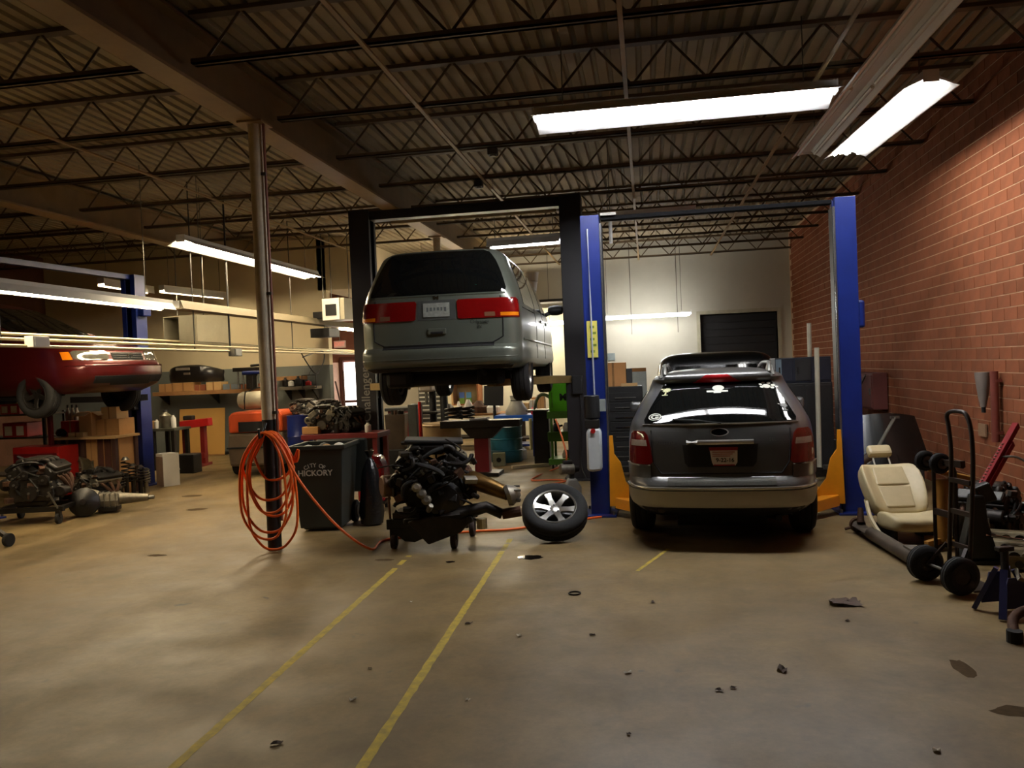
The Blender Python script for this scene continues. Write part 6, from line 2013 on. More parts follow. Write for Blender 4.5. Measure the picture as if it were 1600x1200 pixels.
# thin red upright beside it
p = fl(347, 710)
t = thing('red_jack_stand', 'slim red stand between the tan board and the forklift', 'stand', (p.x, p.y, 0))
MB().cyl((0, 0, 0.05), (0, 0, 0.72), 0.035, n=10).build('tube', REDP, t, smooth=50)
MB().cyl((0, 0, 0.72), (0, 0, 1.0), 0.018, n=8).build('rod', DARKSTEEL, t)
MB().box((0, 0, 0.03), (0.34, 0.3, 0.06)).build('foot', BLACK, t, bevel=0.01)
MB().box((0, 0, 1.02), (0.12, 0.05, 0.05)).build('saddle', DARKSTEEL, t)

# ---- left: bench, red press frame, boxes ----------------------------------------------
t, zb = bench('dark metal bench with cans on it left of the tan board', (232, 668, 272, 672), 14.6, 0.6, mat('dark green metal', (62, 62, 50), 0.6), DARKSTEEL)
bottle('square silver oil can on the dark metal bench', 259, 660, 14.85, zb, mat('tin can', (150, 148, 132), 0.35, 0.8, 0.3, 12), 0.36, 0.12, name='oil_can')
bottle('small white can on the dark metal bench', 245, 664, 14.75, zb, WHITE, 0.2, 0.045)
bottle('white bottle at the right of the silver oil can', 271, 660, 14.85, zb, PAPER, 0.28, 0.05)
carton('small pale carton at the left on the dark metal bench', (233, 658, 243, 667), 14.75, 0.15, CARDLIGHT, z0=zb)
p = fl(285, 733)
RF = mat('oxide red steel', (120, 26, 24), 0.45, 0.1, 0.25)
t = thing('shop_press', 'dark red steel press frame in front of the tan board', 'press', (p.x, p.y + 0.5, 0), 0.1)
for s in (-1, 1):
    MB().box((s * 0.19, 0, 0.42), (0.09, 0.14, 0.84)).build('post', RF, t, bevel=0.006)
    MB().box((s * 0.19, 0, 0.03), (0.10, 0.5, 0.06)).build('foot', RF, t, bevel=0.006)
MB().box((0.04, 0, 0.88), (0.62, 0.2, 0.16), ry=-0.08).build('head_beam', REDP, t, bevel=0.01)
MB().box((0, 0, 0.22), (0.46, 0.18, 0.10)).build('lower_beam', RF, t, bevel=0.006)
MB().box((-0.1, 0, 1.0), (0.2, 0.16, 0.09)).build('pump', DARKSTEEL, t, bevel=0.02)
p = fl(288, 740)
t = thing('black_battery_box', 'black plastic box on the floor below the red press frame', 'box', (p.x, p.y + 0.15, 0))
MB().cor((-0.2, -0.15, 0), (0.2, 0.15, 0.36)).build('case', BLACK, t, bevel=0.015)
MB().tube([(-0.13, -0.16, 0.32), (-0.12, -0.19, 0.2), (-0.08, -0.17, 0.08)], 0.01, 6).build('strap', PAPER, t)
p = fl(254, 761)
t = thing('white_box', 'tall white and brown carton standing on the floor beside the blue lift post', 'box', (p.x, p.y + 0.18, 0), 1.0)
MB().cor((-0.14, -0.13, 0), (0.14, 0.13, 0.55)).build('body', WHITE, t, bevel=0.006)
MB().cor((-0.144, -0.126, 0.004), (-0.14, 0.126, 0.50)).build('brown_side', mat('kraft grey carton', (138, 112, 92), 0.8), t)

# shelf rack at far left, boxes and chest
rx0, rx1 = at(-60, 650, 11.6).x, at(60, 650, 11.6).x
zs1, zs0 = at(20, 647, 11.6).z, at(20, 683, 11.6).z
rack('dark steel shelf rack of boxed parts at the left edge', rx0, rx1 + 0.1, 11.6, 0.5, (0.35, zs0, zs1), zs1 + 0.02)
carton('red and white parts box on the middle shelf at the left edge', (4, 661, 42, 682), 11.55, 0.4, REDP, z0=zs0, labelm=PAPER, group='red parts boxes')
carton('yellow topped red and white parts box on the upper shelf', (0, 631, 30, 646), 11.55, 0.4, REDP, z0=zs1, labelm=PAPER, group='red parts boxes')
c, w, h = rect(0, 625, 26, 632, 11.55)
tag(MB().box((c.x, 11.75, zs1 + rect(0, 631, 30, 646, 11.55)[2] + 0.045), (w, 0.4, 0.09)).build('yellow_carton', mat('mustard carton', (168, 148, 40), 0.7), bevel=0.006), 'flat mustard carton on top of the upper red parts box', 'box')
t, zt = bench('long cluttered table piled with cardboard boxes left of the blue lift post', (80, 681, 180, 685), 11.35, 0.62, CARDLIGHT, mat('brown table side', (66, 36, 24), 0.8), 0.04, shelf=False)
c, w, h = rect(100, 684, 152, 742, 11.4)
carton('large dark brown carton under the cluttered table', (80, 686, 132, 742), 11.45, 0.55, mat('dark brown carton', (72, 38, 26), 0.85), z0=0.0)
carton('tan carton under the middle of the cluttered table', (134, 684, 152, 742), 11.5, 0.5, CARD, z0=0.0)
carton('dark maroon carton under the right of the cluttered table', (153, 686, 173, 742), 11.5, 0.5, mat('maroon carton', (84, 46, 36), 0.85), z0=0.0)
carton('tan carton under the right end of the cluttered table', (174, 684, 186, 742), 11.5, 0.5, CARD, z0=0.0)
carton('open cardboard box with raised flaps on the cluttered table', (123, 645, 143, 681), 11.5, 0.3, CARD, z0=zt, flaps=True)
carton('low wide cardboard box on the cluttered table', (144, 655, 186, 681), 11.6, 0.4, CARD, z0=zt)
z2 = zt + (rect(164, 655, 206, 681, 11.6)[2])
carton('small cardboard box on top of the low wide one', (158, 636, 182, 655), 11.65, 0.3, CARDLIGHT, z0=at(170, 655, 11.6).z)
carton('red box lid on the cluttered table', (95, 658, 124, 676), 11.55, 0.3, REDP, z0=zt, group='red parts boxes')
carton('pale open paper wrapper at the left of the cluttered table', (106, 676, 130, 681), 11.4, 0.2, CARDLIGHT, z0=zt)
for k, (px, hh, lab) in enumerate(((106, 0.34, 'left'), (113, 0.36, 'middle'), (120, 0.35, 'right'))):
    bottle(lab + ' of three white labelled bottles behind the red box lid', px, 640, 11.95, zt, mat('white label bottle', (196, 190, 180), 0.5), 0.5, 0.045, group='white labelled bottles')
t = thing('air_compressor_head', 'dark round part with a pale cap on the cluttered table', 'car part', (at(92, 675, 11.5).x, 11.65, zt))
MB().lathe([(0.0, 0.0), (0.13, 0.01), (0.15, 0.06), (0.12, 0.12), (0.05, 0.15), (0, 0.15)], 18).build('body', GREASE, t, smooth=40)
MB().cyl((0, 0, 0.15), (0, 0, 0.2), 0.035, n=12).build('cap', PAPER, t)
# red upright of the table rack
p = at(78, 690, 11.2)
tag(MB().cor((p.x - 0.03, 11.2, 0), (p.x + 0.03, 11.26, at(78, 640, 11.2).z)).build('red_upright', DRED, bevel=0.004), 'thin dark red upright at the left end of the cluttered table', 'post')
# red tool chest on the left
c, w, h = rect(18, 699, 90, 742, 10.9)
t = thing('tool_chest', 'red tool chest behind the dark engine at the left edge', 'tool chest', (c.x, 11.15, 0))
zt2 = c.z + h / 2
MB().cor((-w / 2, -0.22, 0.08), (w / 2, 0.22, zt2)).build('cabinet', REDP, t, bevel=0.01)
for k in range(3):
    z0_ = 0.12 + k * (zt2 - 0.2) / 3
    dr_ = MB().cor((-w / 2 + 0.03, -0.235, z0_), (w / 2 - 0.03, -0.22, z0_ + (zt2 - 0.2) / 3 - 0.02)).build('drawer', DRED, t, bevel=0.004)
    MB().box((0, -0.245, z0_ + 0.12), (w * 0.6, 0.02, 0.02)).build('drawer_handle', STEEL, dr_)
for sx in (-1, 1):
    MB().cyl((sx * (w / 2 - 0.1), -0.02, 0.04), (sx * (w / 2 - 0.1), 0.02, 0.04), 0.04, n=12).build('caster', RUBBER, t)

# engines, gearboxes and struts on the floor at left ---------------------------------------
p = fl(38, 822)
lc = thing('engine_dolly', 'low dark dolly on castors at the left edge', 'cart', (p.x - 0.02, p.y + 0.35, 0), 0.2)
for y in (-0.28, 0.28):
    MB().cor((-0.5, y - 0.03, 0.16), (0.42, y + 0.03, 0.22)).build('frame_rail', GREASE, lc)
for x in (-0.44, 0.0, 0.36):
    MB().cor((x - 0.03, -0.26, 0.17), (x + 0.03, 0.26, 0.22)).build('cross_bar', GREASE, lc)
for x, y in ((-0.44, -0.3), (0.36, -0.3), (-0.44, 0.28), (0.36, 0.28)):
    w_ = MB().cyl((x - 0.02, y, 0.07), (x + 0.02, y, 0.07), 0.07, n=18).build('caster', RUBBER, lc, bevel=0.006)
    MB().box((x, y, 0.13), (0.06, 0.05, 0.08)).build('fork', DARKSTEEL, w_)
MB().bar((0.36, -0.31, 0.2), (0.26, -0.34, 0.42), 0.015, 0.02).build('bright_stay', STEEL, lc)
engine('car_engine', 'large dark engine on the dolly at the left edge', (p.x - 0.05, p.y + 0.36, 0.22), 0.3, 1.15, 21, bright=False, group='engines on the floor')
p = fl(10, 855)
t = thing('stray_caster', 'single dark castor wheel on a stand leg at the far left edge', 'wheel', (p.x, p.y + 0.03, 0))
MB().cyl((-0.02, 0, 0.075), (0.03, 0, 0.075), 0.075, n=18).build('wheel', RUBBER, t, bevel=0.008)
MB().bar((0, 0, 0.10), (-0.3, 0.05, 0.24), 0.05, 0.04).build('leg', DARKSTEEL, t)
p = fl(115, 812)
t = thing('clutch_drum', 'black round torque converter lying among the parts at left', 'car part', (p.x, p.y + 0.22, 0.19), 0.5)
MB().lathe([(0, -0.09), (0.06, -0.09), (0.12, -0.07), (0.19, -0.03), (0.19, 0.04), (0.12, 0.08), (0.04, 0.10), (0, 0.10)], 24, Matrix.Rotation(1.35, 4, 'X')).build('drum', GREASE, t, smooth=40)
MB().cyl((0, -0.12, 0.02), (0, -0.08, 0.015), 0.04, n=12).build('hub', DARKSTEEL, t)
p = fl(150, 806)
gearbox('gearbox', 'pale aluminium gearbox lying nearest in the row at left', (p.x - 0.28, p.y + 0.16, 0.0), 0.35, 0.95, CAST, 'gearboxes on the floor', 0.4)
p = fl(150, 770)
gearbox('gearbox', 'upright olive grey gearbox case behind the pale one', (p.x, p.y - 0.4, 0.30), 1.0, 0.9, mat('olive grey alloy', (112, 106, 82), 0.55, 0.4, 0.4, 10, 0.3), 'gearboxes on the floor', 0.2)
tag(MB().cor((p.x - 0.3, p.y - 0.62, 0), (p.x + 0.3, p.y - 0.08, 0.30)).build('timber_crate', mat('dark crate', (70, 58, 42), 0.85), bevel=0.01), 'dark timber crate under the olive gearbox', 'crate')
p = fl(95, 800)
engine('car_engine', 'small brown engine between the red tool chest and the torque converter', (p.x + 0.05, p.y + 0.75, 0.0), -0.3, 0.95, 33, bright=True, group='engines on the floor')
for k, (px, py, hh, lab) in enumerate(((191, 778, 0.62, 'tallest black strut with a bright top among the parts at left'), (202, 776, 0.5, 'black strut right of the tallest one'), (213, 774, 0.46, 'black strut next to the blue lift post base'), (222, 772, 0.4, 'short pale strut against the blue lift post base'), (182, 782, 0.42, 'short black strut left of the tallest one'))):
    p = fl(px, py)
    t = thing('suspension_strut', lab, 'car part', (p.x, p.y + 0.12, 0), 0.3 * k, 'struts on the floor')
    m = CAST if k == 3 else GREASE
    MB().cyl((0, 0, 0.0), (0, 0, hh * 0.6), 0.035, n=12).build('damper', m, t, smooth=50)
    sp_ = [(0.06 * math.cos(a), 0.06 * math.sin(a), hh * 0.4 + a / (2 * PI) * hh * 0.1) for a in [i * 0.5 for i in range(int(5 * 4 * PI))] if hh * 0.4 + a / (2 * PI) * hh * 0.1 < hh * 0.92]
    MB().tube(sp_, 0.011, 6).build('coil_spring', m, t, smooth=60)
    MB().cyl((0, 0, hh * 0.92), (0, 0, hh), 0.065, 0.03, n=14).build('top_mount', STEEL if k == 0 else DARKSTEEL, t)
p = fl(178, 770)
t = thing('white_rag', 'crumpled white rag between the gearbox and the struts', 'rag', (p.x, p.y + 0.55, 0.42))
MB().lathe([(0, 0.0), (0.06, 0.01), (0.08, 0.08), (0.05, 0.16), (0.02, 0.26), (0, 0.27)], 8).build('cloth', PAPER, t, smooth=40)
MB().lathe([(0, 0.2), (0.05, 0.21), (0.03, 0.27), (0, 0.28)], 7, Matrix.Translation((0.05, -0.02, 0))).build('fold', PAPER, t, smooth=40)

# ---- behind the trash bin: drums, cart, parts -----------------------------------------
drum('dark blue steel drum behind the orange hose', (442, 650, 480, 700), 13.2, BLUEP)
t, zc = bench('dark red rolling cart loaded with engine parts behind the trash bin', (470, 676, 590, 680), 11.6, 0.6, DRED, DRED, 0.08, name='parts_cart')
tag(MB().box((at(482, 670, 11.6).x, 11.75, zc + 0.06), (0.26, 0.2, 0.11)).build('tan_carton', CARD, bevel=0.006), 'small tan carton at the left on the dark red cart', 'box')
engine('car_engine', 'grey engine standing on the dark red cart', (at(505, 672, 11.9).x, 11.95, zc), 0.2, 0.8, 41, bright=True, group='engines on the cart')
engine('car_engine', 'dark engine at the right on the dark red cart beside the black lift post', (at(545, 672, 11.9).x, 11.95, zc), -0.4, 0.75, 42, bright=False, group='engines on the cart')
for k, (px, m, hh, rr_, lab) in enumerate(((528, GREASE, 0.22, 0.06, 'black canister between the two engines on the dark red cart'), (575, PAPER, 0.16, 0.05, 'white can at the right end of the dark red cart'))):
    bottle(lab, px, 670, 11.8, zc, m, hh, rr_, group='cans on the cart')
engine('car_engine', 'dark engine on the floor stand behind the blue drum', (at(474, 640, 14.3).x, 14.4, 0.9), 0.1, 0.9, 43, bright=True, group='engines at the back')
t, zq = bench('dark metal table behind the blue drum', (464, 662, 524, 666), 14.1, 0.7, DARKSTEEL, DARKSTEEL, 0.05)
for o in bpy.data.objects:
    if o.name.startswith('car_engine') and o.parent is None and o.get('label', '').startswith('dark engine on the floor stand'):
        o.location.z = zq
        o['label'] = 'grey engine on the dark metal table behind the blue drum'
t = thing('red_bottle_jack', 'small red jack on the table behind the blue drum', 'jack', (at(490, 650, 14.2).x, 14.25, zq))
MB().box((0, 0, 0.02), (0.16, 0.12, 0.04)).build('base', REDP, t, bevel=0.005)
MB().cyl((0, 0, 0.04), (0, 0, 0.24), 0.05, n=14).build('cylinder', REDP, t, smooth=50)
MB().cyl((0, 0, 0.24), (0, 0, 0.32), 0.02, n=10).build('ram', STEEL, t)
engine('car_engine', 'black engine beside the bright doorway', (at(508, 640, 14.3).x, 14.4, zq), 0.6, 0.85, 44, bright=False, group='engines at the back')
# poles leaning by the bright door
for k, (x0, y0, x1, y1, lab) in enumerate(((524, 596, 536, 645, 'thin dark pole leaning in the bright doorway'), (536, 580, 539, 645, 'dark upright pole at the edge of the bright doorway'))):
    a, b = at(x0, y0, 18.0), at(x1, y1, 17.8)
    d_ = (b - a)
    a2 = a + d_ * ((a.z - 0.01) / (a.z - b.z))
    tag(MB().cyl(a, a2, 0.02, n=8).build('leaning_pole', mat('dark pole', (88, 56, 48), 0.5), smooth=50), lab, 'pole', 'poles by the doorway')

# ---- back centre under the raised van ---------------------------------------------------
YW = 17.6
# inner partition wall behind the benches
struct(MB().cor((-5.6, 19.9, 0), (-1.9, 20.0, 3.2)).build('wall_partition', mat('bright cream partition', (222, 216, 190), 0.8, 0, 0.08)))
t, zw = bench('long cluttered workbench under the raised silver van', (655, 645, 800, 650), YW, 0.8, WOOD, DARKSTEEL)
BR = mat('cabinet wood', (150, 92, 48), 0.7, 0, 0.2)
c, w, h = rect(708, 585, 742, 600, 19.3)
t = thing('wall_cupboard', 'open wooden wall cupboard with bright magazines behind the raised van', 'cupboard', (at(726, 610, 19.3).x, 19.55, 0))
zc0, zc1 = at(726, 632, 19.3).z, at(726, 560, 19.3).z
wc = w / 2 + 0.05
for s in (-1, 1):
    MB().cor((s * wc - 0.02, -0.25, zc0), (s * wc + 0.02, 0.25, zc1)).build('side', CARDLIGHT if s < 0 else BR, t)
for zz in (zc0, at(726, 598, 19.3).z, zc1):
    MB().cor((-wc, -0.25, zz - 0.015), (wc, 0.25, zz + 0.015)).build('shelf', BR, t)
MB().cor((-wc, 0.22, zc0), (wc, 0.25, zc1)).build('back', mat('pale cupboard back', (196, 178, 130), 0.8), t)
for k, (px, col, lab) in enumerate(((721, (70, 110, 190), 'left blue and green magazine in the wall cupboard'), (732, (84, 150, 200), 'right blue and green magazine in the wall cupboard'))):
    c2, w2, h2 = rect(px - 4, 611, px + 4, 629, 19.35)
    m_ = thing('magazine', lab, 'magazine', (c2.x, 19.4, zc0 + 0.016), 0, 'magazines in the cupboard')
    MB().cor((-w2 / 2, -0.01, 0), (w2 / 2, 0.01, h2 * 0.5)).build('lower_cover', mat('green cover', (110, 160, 50), 0.5), m_)
    MB().cor((-w2 / 2, -0.01, h2 * 0.5), (w2 / 2, 0.01, h2)).build('upper_cover', mat('blue cover %d' % k, col, 0.5), m_)
# tall pale drawer stack with bright slats
c, w, h = rect(654, 588, 692, 690, 16.2)
t = thing('drawer_tower', 'tall tool tower of pale drawers behind the red pole', 'tool chest', (c.x, 16.45, 0))
zt_ = c.z + h / 2
MB().cor((-w / 2, -0.22, 0), (w / 2, 0.22, zt_)).build('cabinet', mat('tower grey', (92, 92, 84), 0.5, 0.3), t, bevel=0.008)
nd = 17
for k in range(nd):
    z0_ = 0.1 + k * (zt_ - 0.15) / nd
    dr_ = MB().cor((-w / 2 + 0.02, -0.24, z0_ + 0.01), (w / 2 - 0.02, -0.215, z0_ + (zt_ - 0.15) / nd - 0.015)).build('drawer', MATS['tower grey'], t)
    MB().cor((-w / 2 + 0.03, -0.255, z0_ + (zt_ - 0.15) / nd - 0.04), (w / 2 - 0.03, -0.235, z0_ + (zt_ - 0.15) / nd - 0.012)).build('drawer_pull', mat('bright pull', (224, 222, 208), 0.3, 0.3), dr_)
# red pole and dark pole
p = at(656, 640, 13.6)
tag(MB().cyl((p.x, 13.6, 0), (p.x, 13.6, at(656, 628, 13.6).z), 0.028, n=10).build('red_pole', mat('bright red pole', (206, 36, 30), 0.4), smooth=50), 'bright red upright pole in front of the pale drawer tower', 'pole')
t = thing('drill_press', 'dark drill press column in front of the pale drawer tower', 'machine', (at(675, 650, 15.2).x, 15.3, 0))
zz1 = at(675, 590, 15.2).z
MB().cyl((0, 0, 0.05), (0, 0, zz1), 0.07, n=14).build('column', BLACK, t, smooth=50)
MB().box((0, 0, 0.03), (0.4, 0.5, 0.06)).build('base', BLACK, t, bevel=0.01)
MB().box((-0.05, -0.08, zz1 - 0.12), (0.26, 0.5, 0.3)).build('head', mat('dull grey head', (150, 140, 124), 0.5, 0.2), t, bevel=0.04)
MB().cyl((-0.05, -0.26, zz1 - 0.5), (-0.05, -0.26, zz1 - 0.25), 0.03, n=10).build('spindle', STEEL, t)
MB().box((0, -0.15, 0.95), (0.34, 0.34, 0.05)).build('table', DARKSTEEL, t, bevel=0.01)
# red tool chest at left of it
c, w, h = rect(607, 642, 640, 700, 15.3)
t = thing('tool_chest', 'dark red tool chest with bright drawer pulls behind the black lift post', 'tool chest', (c.x, 15.55, 0))
zt_ = c.z + h / 2
MB().cor((-w / 2, -0.25, 0.0), (w / 2, 0.25, zt_)).build('cabinet', DRED, t, bevel=0.008)
for k in range(7):
    z0_ = 0.1 + k * (zt_ - 0.12) / 7
    dr_ = MB().cor((-w / 2 + 0.02, -0.265, z0_), (w / 2 - 0.02, -0.245, z0_ + (zt_ - 0.12) / 7 - 0.015)).build('drawer', DRED, t)
    MB().cor((-w / 2 + 0.03, -0.28, z0_ + (zt_ - 0.12) / 7 - 0.04), (w / 2 - 0.03, -0.26, z0_ + (zt_ - 0.12) / 7 - 0.02)).build('drawer_pull', CHROME, dr_)
MB().cor((-w / 2 - 0.05, -0.3, zt_), (w / 2 + 0.1, 0.3, zt_ + 0.06)).build('worktop', BLACK, t, bevel=0.006)
c, w, h = rect(638, 632, 652, 690, 14.4)
t = thing('dark_locker', 'narrow dark grey locker between the red chest and the red pole', 'cabinet', (c.x, 14.6, 0))
MB().cor((-w / 2, -0.2, 0), (w / 2, 0.2, c.z + h / 2)).build('case', mat('locker grey', (48, 52, 48), 0.5), t, bevel=0.006)
MB().cor((-w / 2 + 0.01, -0.212, 0.05), (w / 2 - 0.01, -0.2, c.z + h / 2 - 0.05)).build('door', MATS['locker grey'], t)
# plastic tub with parts in front
c, w, h = rect(599, 648, 630, 690, 13.0)
t = thing('parts_tub', 'translucent grey tub of parts behind the black lift post', 'tub', (c.x, 13.2, 0.46), 0.15)
taper((w / 2 * 0.8, 0.16), (w / 2, 0.2), c.z + h / 2 - 0.46, 0.0).build('tub', mat('smoky plastic', (110, 98, 86), 0.35), t, bevel=0.01)
for k in range(5):
    MB().cyl((random.uniform(-0.1, 0.1), random.uniform(-0.1, 0.1), 0.1), (random.uniform(-0.12, 0.12), random.uniform(-0.1, 0.1), c.z + h / 2 - 0.4), 0.03, n=8).build('scrap', random.choice((DARKSTEEL, CAST, RUST)), t)
tag(MB().cor((c.x - 0.25, 13.0, 0), (c.x + 0.25, 13.45, 0.46)).build('black_crate', DGREY, bevel=0.015), 'black crate under the translucent tub', 'crate')
# yellow bucket, black box
c, w, h = rect(603, 704, 621, 736, 13.4)
t = thing('yellow_bucket', 'white bucket with a yellow label on the floor behind the engine', 'bucket', (c.x, 13.5, 0))
MB().lathe([(w * 0.42, 0), (w * 0.5, h), (w * 0.47, h), (w * 0.4, 0.02), (0, 0.02)], 18).build('pail', mat('cream pail', (206, 196, 160), 0.5), t, smooth=30)
MB().lathe([(w * 0.45, h * 0.12), (w * 0.485, h * 0.62), (w * 0.47, h * 0.62), (w * 0.43, h * 0.12)], 18).build('label', YELLOW, t, smooth=30)
MB().lathe([(w * 0.51, h * 0.9), (w * 0.53, h * 0.93), (w * 0.51, h * 0.97)], 18).build('rim', WHITE, t)
c, w, h = rect(616, 698, 648, 728, 13.7)
t = thing('black_tote', 'black open plastic tote beside the yellow bucket', 'box', (c.x, 13.95, 0))
taper((w / 2 * 0.92, 0.2), (w / 2, 0.24), c.z + h / 2, 0.0).build('tote', BLACK, t, bevel=0.01)
MB().box((0, -0.25, c.z + h / 2 - 0.03), (w, 0.02, 0.03)).build('rim', DGREY, t)
# pale sheet and black beam rack on a table
c, w, h = rect(654, 662, 717, 692, 14.0)
t = thing('plastic_bin', 'pale tan round plastic bin in front of the pale drawer tower', 'bin', (c.x, 14.25, 0))
MB().lathe([(w * 0.46, 0.0), (w * 0.48, c.z + h / 2 - 0.03), (w * 0.5, c.z + h / 2), (w * 0.45, c.z + h / 2), (w * 0.42, 0.04), (0, 0.04)], 14).build('bin', mat('milky tan plastic', (180, 156, 116), 0.5, 0, 0.25, 4), t, smooth=40)
MB().lathe([(w * 0.49, c.z + h / 2 - 0.06), (w * 0.515, c.z + h / 2 - 0.03), (w * 0.49, c.z + h / 2)], 14).build('rim', MATS['milky tan plastic'], t)
c, w, h = rect(688, 657, 812, 668, 12.9)
t = thing('steel_beam_stand', 'black steel work stand with a wide flat top behind the engine', 'stand', (c.x, 13.05, 0))
MB().box((0, 0, c.z), (w, 0.36, h)).build('beam_top', GREASE, t, bevel=0.006)
MB().prism([(-w * 0.24, c.z - h / 2), (w * 0.28, c.z - h / 2), (w * 0.14, c.z - 0.24), (-w * 0.12, c.z - 0.24)], -0.12, 0.12, 'y').build('tapered_head', GREASE, t)
MB().box((0, 0, (c.z - 0.24) / 2), (0.24, 0.2, c.z - 0.24)).build('pedestal', DRED, t, bevel=0.008)
MB().box((0, 0, 0.03), (0.6, 0.5, 0.06)).build('foot', GREASE, t, bevel=0.008)
zst = c.z + h / 2
tag(MB().box((at(749, 652, 13.0).x, 13.0, zst + 0.02), (0.30, 0.22, 0.03), ry=-0.04).build('clipboard', mat('pale grey tray', (176, 178, 180), 0.5), bevel=0.006), 'pale grey flat tray on the black work stand', 'tray')
for k, (px, lab) in enumerate(((708, 'coil of dark hoses at the left on the black work stand'), (727, 'heap of black hoses in the middle of the black work stand'))):
    pp = at(px, 655, 13.0)
    tag(MB().tube([(pp.x + 0.14 * math.cos(a * 0.7), 13.05 + 0.1 * math.sin(a * 0.7), zst + 0.03 + 0.007 * a) for a in range(28)], 0.018, 6).build('hose_coil', GREASE, smooth=60), lab, 'hose', 'hose coils on the stand')
# bench clutter
for k, (px, y0, col, wd, lab) in enumerate(((682, 636, CAST, 0.22, 'grey metal housing on the workbench beside the drill press'), (700, 640, DARKSTEEL, 0.3, 'dark casting on the workbench'), (716, 636, PAPER, 0.12, 'white can on the workbench under the cupboard'), (731, 633, PAPER, 0.22, 'white crumpled bag on the workbench'), (748, 635, RUST, 0.36, 'rusty brake part on the workbench'), (770, 637, PAPER, 0.3, 'white paper pile on the workbench below the monitor'))):
    pp = at(px, y0, YW + 0.25)
    t = thing('loose_part', lab, 'car part', (pp.x, YW + 0.3, zw), 0.3 * k, 'clutter on the workbench')
    hh = max(0.1, at(px, y0 - 8, YW).z - zw)
    MB().lathe([(0, 0), (wd * 0.5, 0.0), (wd * 0.52, hh * 0.5), (wd * 0.3, hh * 0.8), (wd * 0.18, hh), (0, hh)], 9).build('body', col, t, smooth=35)
    MB().cyl((wd * 0.2, 0, hh * 0.4), (wd * 0.6, -0.06, hh * 0.5), wd * 0.12, n=8).build('stub', col, t)
c, w, h = rect(755, 603, 785, 634, 16.6)
t = thing('monitor', 'black monitor back under the raised van', 'monitor', (c.x, 16.7, 0))
MB().box((0, 0, c.z), (w, 0.06, h), ry=0.05).build('screen_back', BLACK, t, bevel=0.01)
MB().cyl((0, 0.03, c.z - h / 2 + 0.02), (0, 0.03, c.z - h / 2 - 0.12), 0.03, n=10).build('neck', BLACK, t)
MB().cyl((0, 0.03, c.z - h / 2 - 0.12), (0, 0.03, 0.0), 0.035, n=10).build('stand_pole', BLACK, t)
MB().box((0, 0.03, 0.02), (0.4, 0.36, 0.04)).build('foot', BLACK, t, bevel=0.01)
# blue bench with clutter, teal drum
t, zbl = bench('blue steel workbench right of the teal drum', (772, 647, 838, 651), 15.6, 0.7, mat('bright blue bench paint', (36, 96, 190), 0.4), MATS['blue paint'], 0.12)
drum('large teal steel drum behind the spare wheel', (762, 668, 812, 722), 14.6, mat('teal drum paint', (24, 92, 112), 0.4, 0, 0.18, 4))
pp = at(806, 645, 15.8)
t = thing('plastic_sack', 'grey plastic sack standing on the blue workbench', 'bag', (pp.x, 15.9, zbl))
MB().lathe([(0, 0), (0.22, 0.0), (0.23, 0.08), (0.15, 0.2), (0.11, 0.28), (0.13, 0.38), (0, 0.36)], 10).build('sack', mat('grey sack', (150, 146, 130), 0.4, 0, 0.2, 8, 0.6), t, smooth=40)
MB().lathe([(0.10, 0.26), (0.125, 0.28), (0.10, 0.30)], 10).build('tie', DGREY, t)
t, zbr = bench('brown wooden bench behind the blue workbench', (806, 638, 845, 642), 17.0, 0.7, mat('dark bench wood', (96, 72, 48), 0.7), mat('dark bench leg', (70, 56, 44), 0.8), 0.16)
for k, (x0, y0, x1, y1, m, lab) in enumerate(((812, 630, 826, 638, CARDLIGHT, 'pale carton at the left on the brown wooden bench'), (827, 625, 838, 638, mat('white print carton', (220, 214, 198), 0.7), 'white printed carton on the brown wooden bench'), (830, 621, 844, 625, CARD, 'flat brown carton on the brown wooden bench'), (839, 617, 850, 638, CARD, 'tall brown carton beside the green cabinet'))):
    carton(lab, (x0, y0, x1, y1), 17.1 + (0.2 if k == 2 else 0), 0.3, m, z0=zbr if k != 2 else at(837, 625, 17.1).z, group='cartons on the brown bench')
bottle('red and white drink can on the blue workbench', 834, 655, 15.75, zbl, mat('soda red', (200, 30, 36), 0.3), 0.17, 0.05, name='drink_can', cap=STEEL)
# green cabinet with a black letter
GRN = mat('bright green paint', (92, 186, 30), 0.35, 0, 0.1, 3)
DGRN = mat('mid green paint', (70, 120, 30), 0.45, 0, 0.15, 3)
Yg = 13.6
c, w, h = rect(857, 598, 893, 648, Yg)
t = thing('green_cabinet', 'bright green tool cart with a black letter beside the dark lift post', 'tool cart', (c.x, Yg + 0.28, 0))
zg1, zg0 = c.z + h / 2, c.z - h / 2
MB().cor((-w / 2, -0.25, zg0), (w / 2, 0.25, zg1)).build('upper_case', GRN, t, bevel=0.01)
dr_ = MB().cor((-w / 2 + 0.02, -0.265, zg0 + 0.03), (w / 2 - 0.02, -0.25, zg1 - 0.03)).build('upper_door', GRN, t, bevel=0.004)
MB().cor((-w / 2 + 0.05, -0.275, zg0 + 0.12), (-w / 2 + 0.065, -0.262, zg1 - 0.16)).build('door_handle', DGRN, dr_)
text('M', 0.16, mat('black decal', (16, 22, 14), 0.5), dr_, face_M((0.05, -0.27, c.z + 0.02)), 'letter_decal', bold=0.006)
text('ac', 0.12, MATS['black decal'], dr_, face_M((0.12, -0.27, c.z - 0.1)), 'letter_decal', bold=0.004) if False else None
for zz, dz in ((0.92, 0.12), (0.55, 0.16), (0.12, 0.10)):
    MB().cor((-w / 2 - 0.04, -0.28, zz - dz / 2), (w / 2, 0.28, zz + dz / 2)).build('tray', DGRN, t, bevel=0.006)
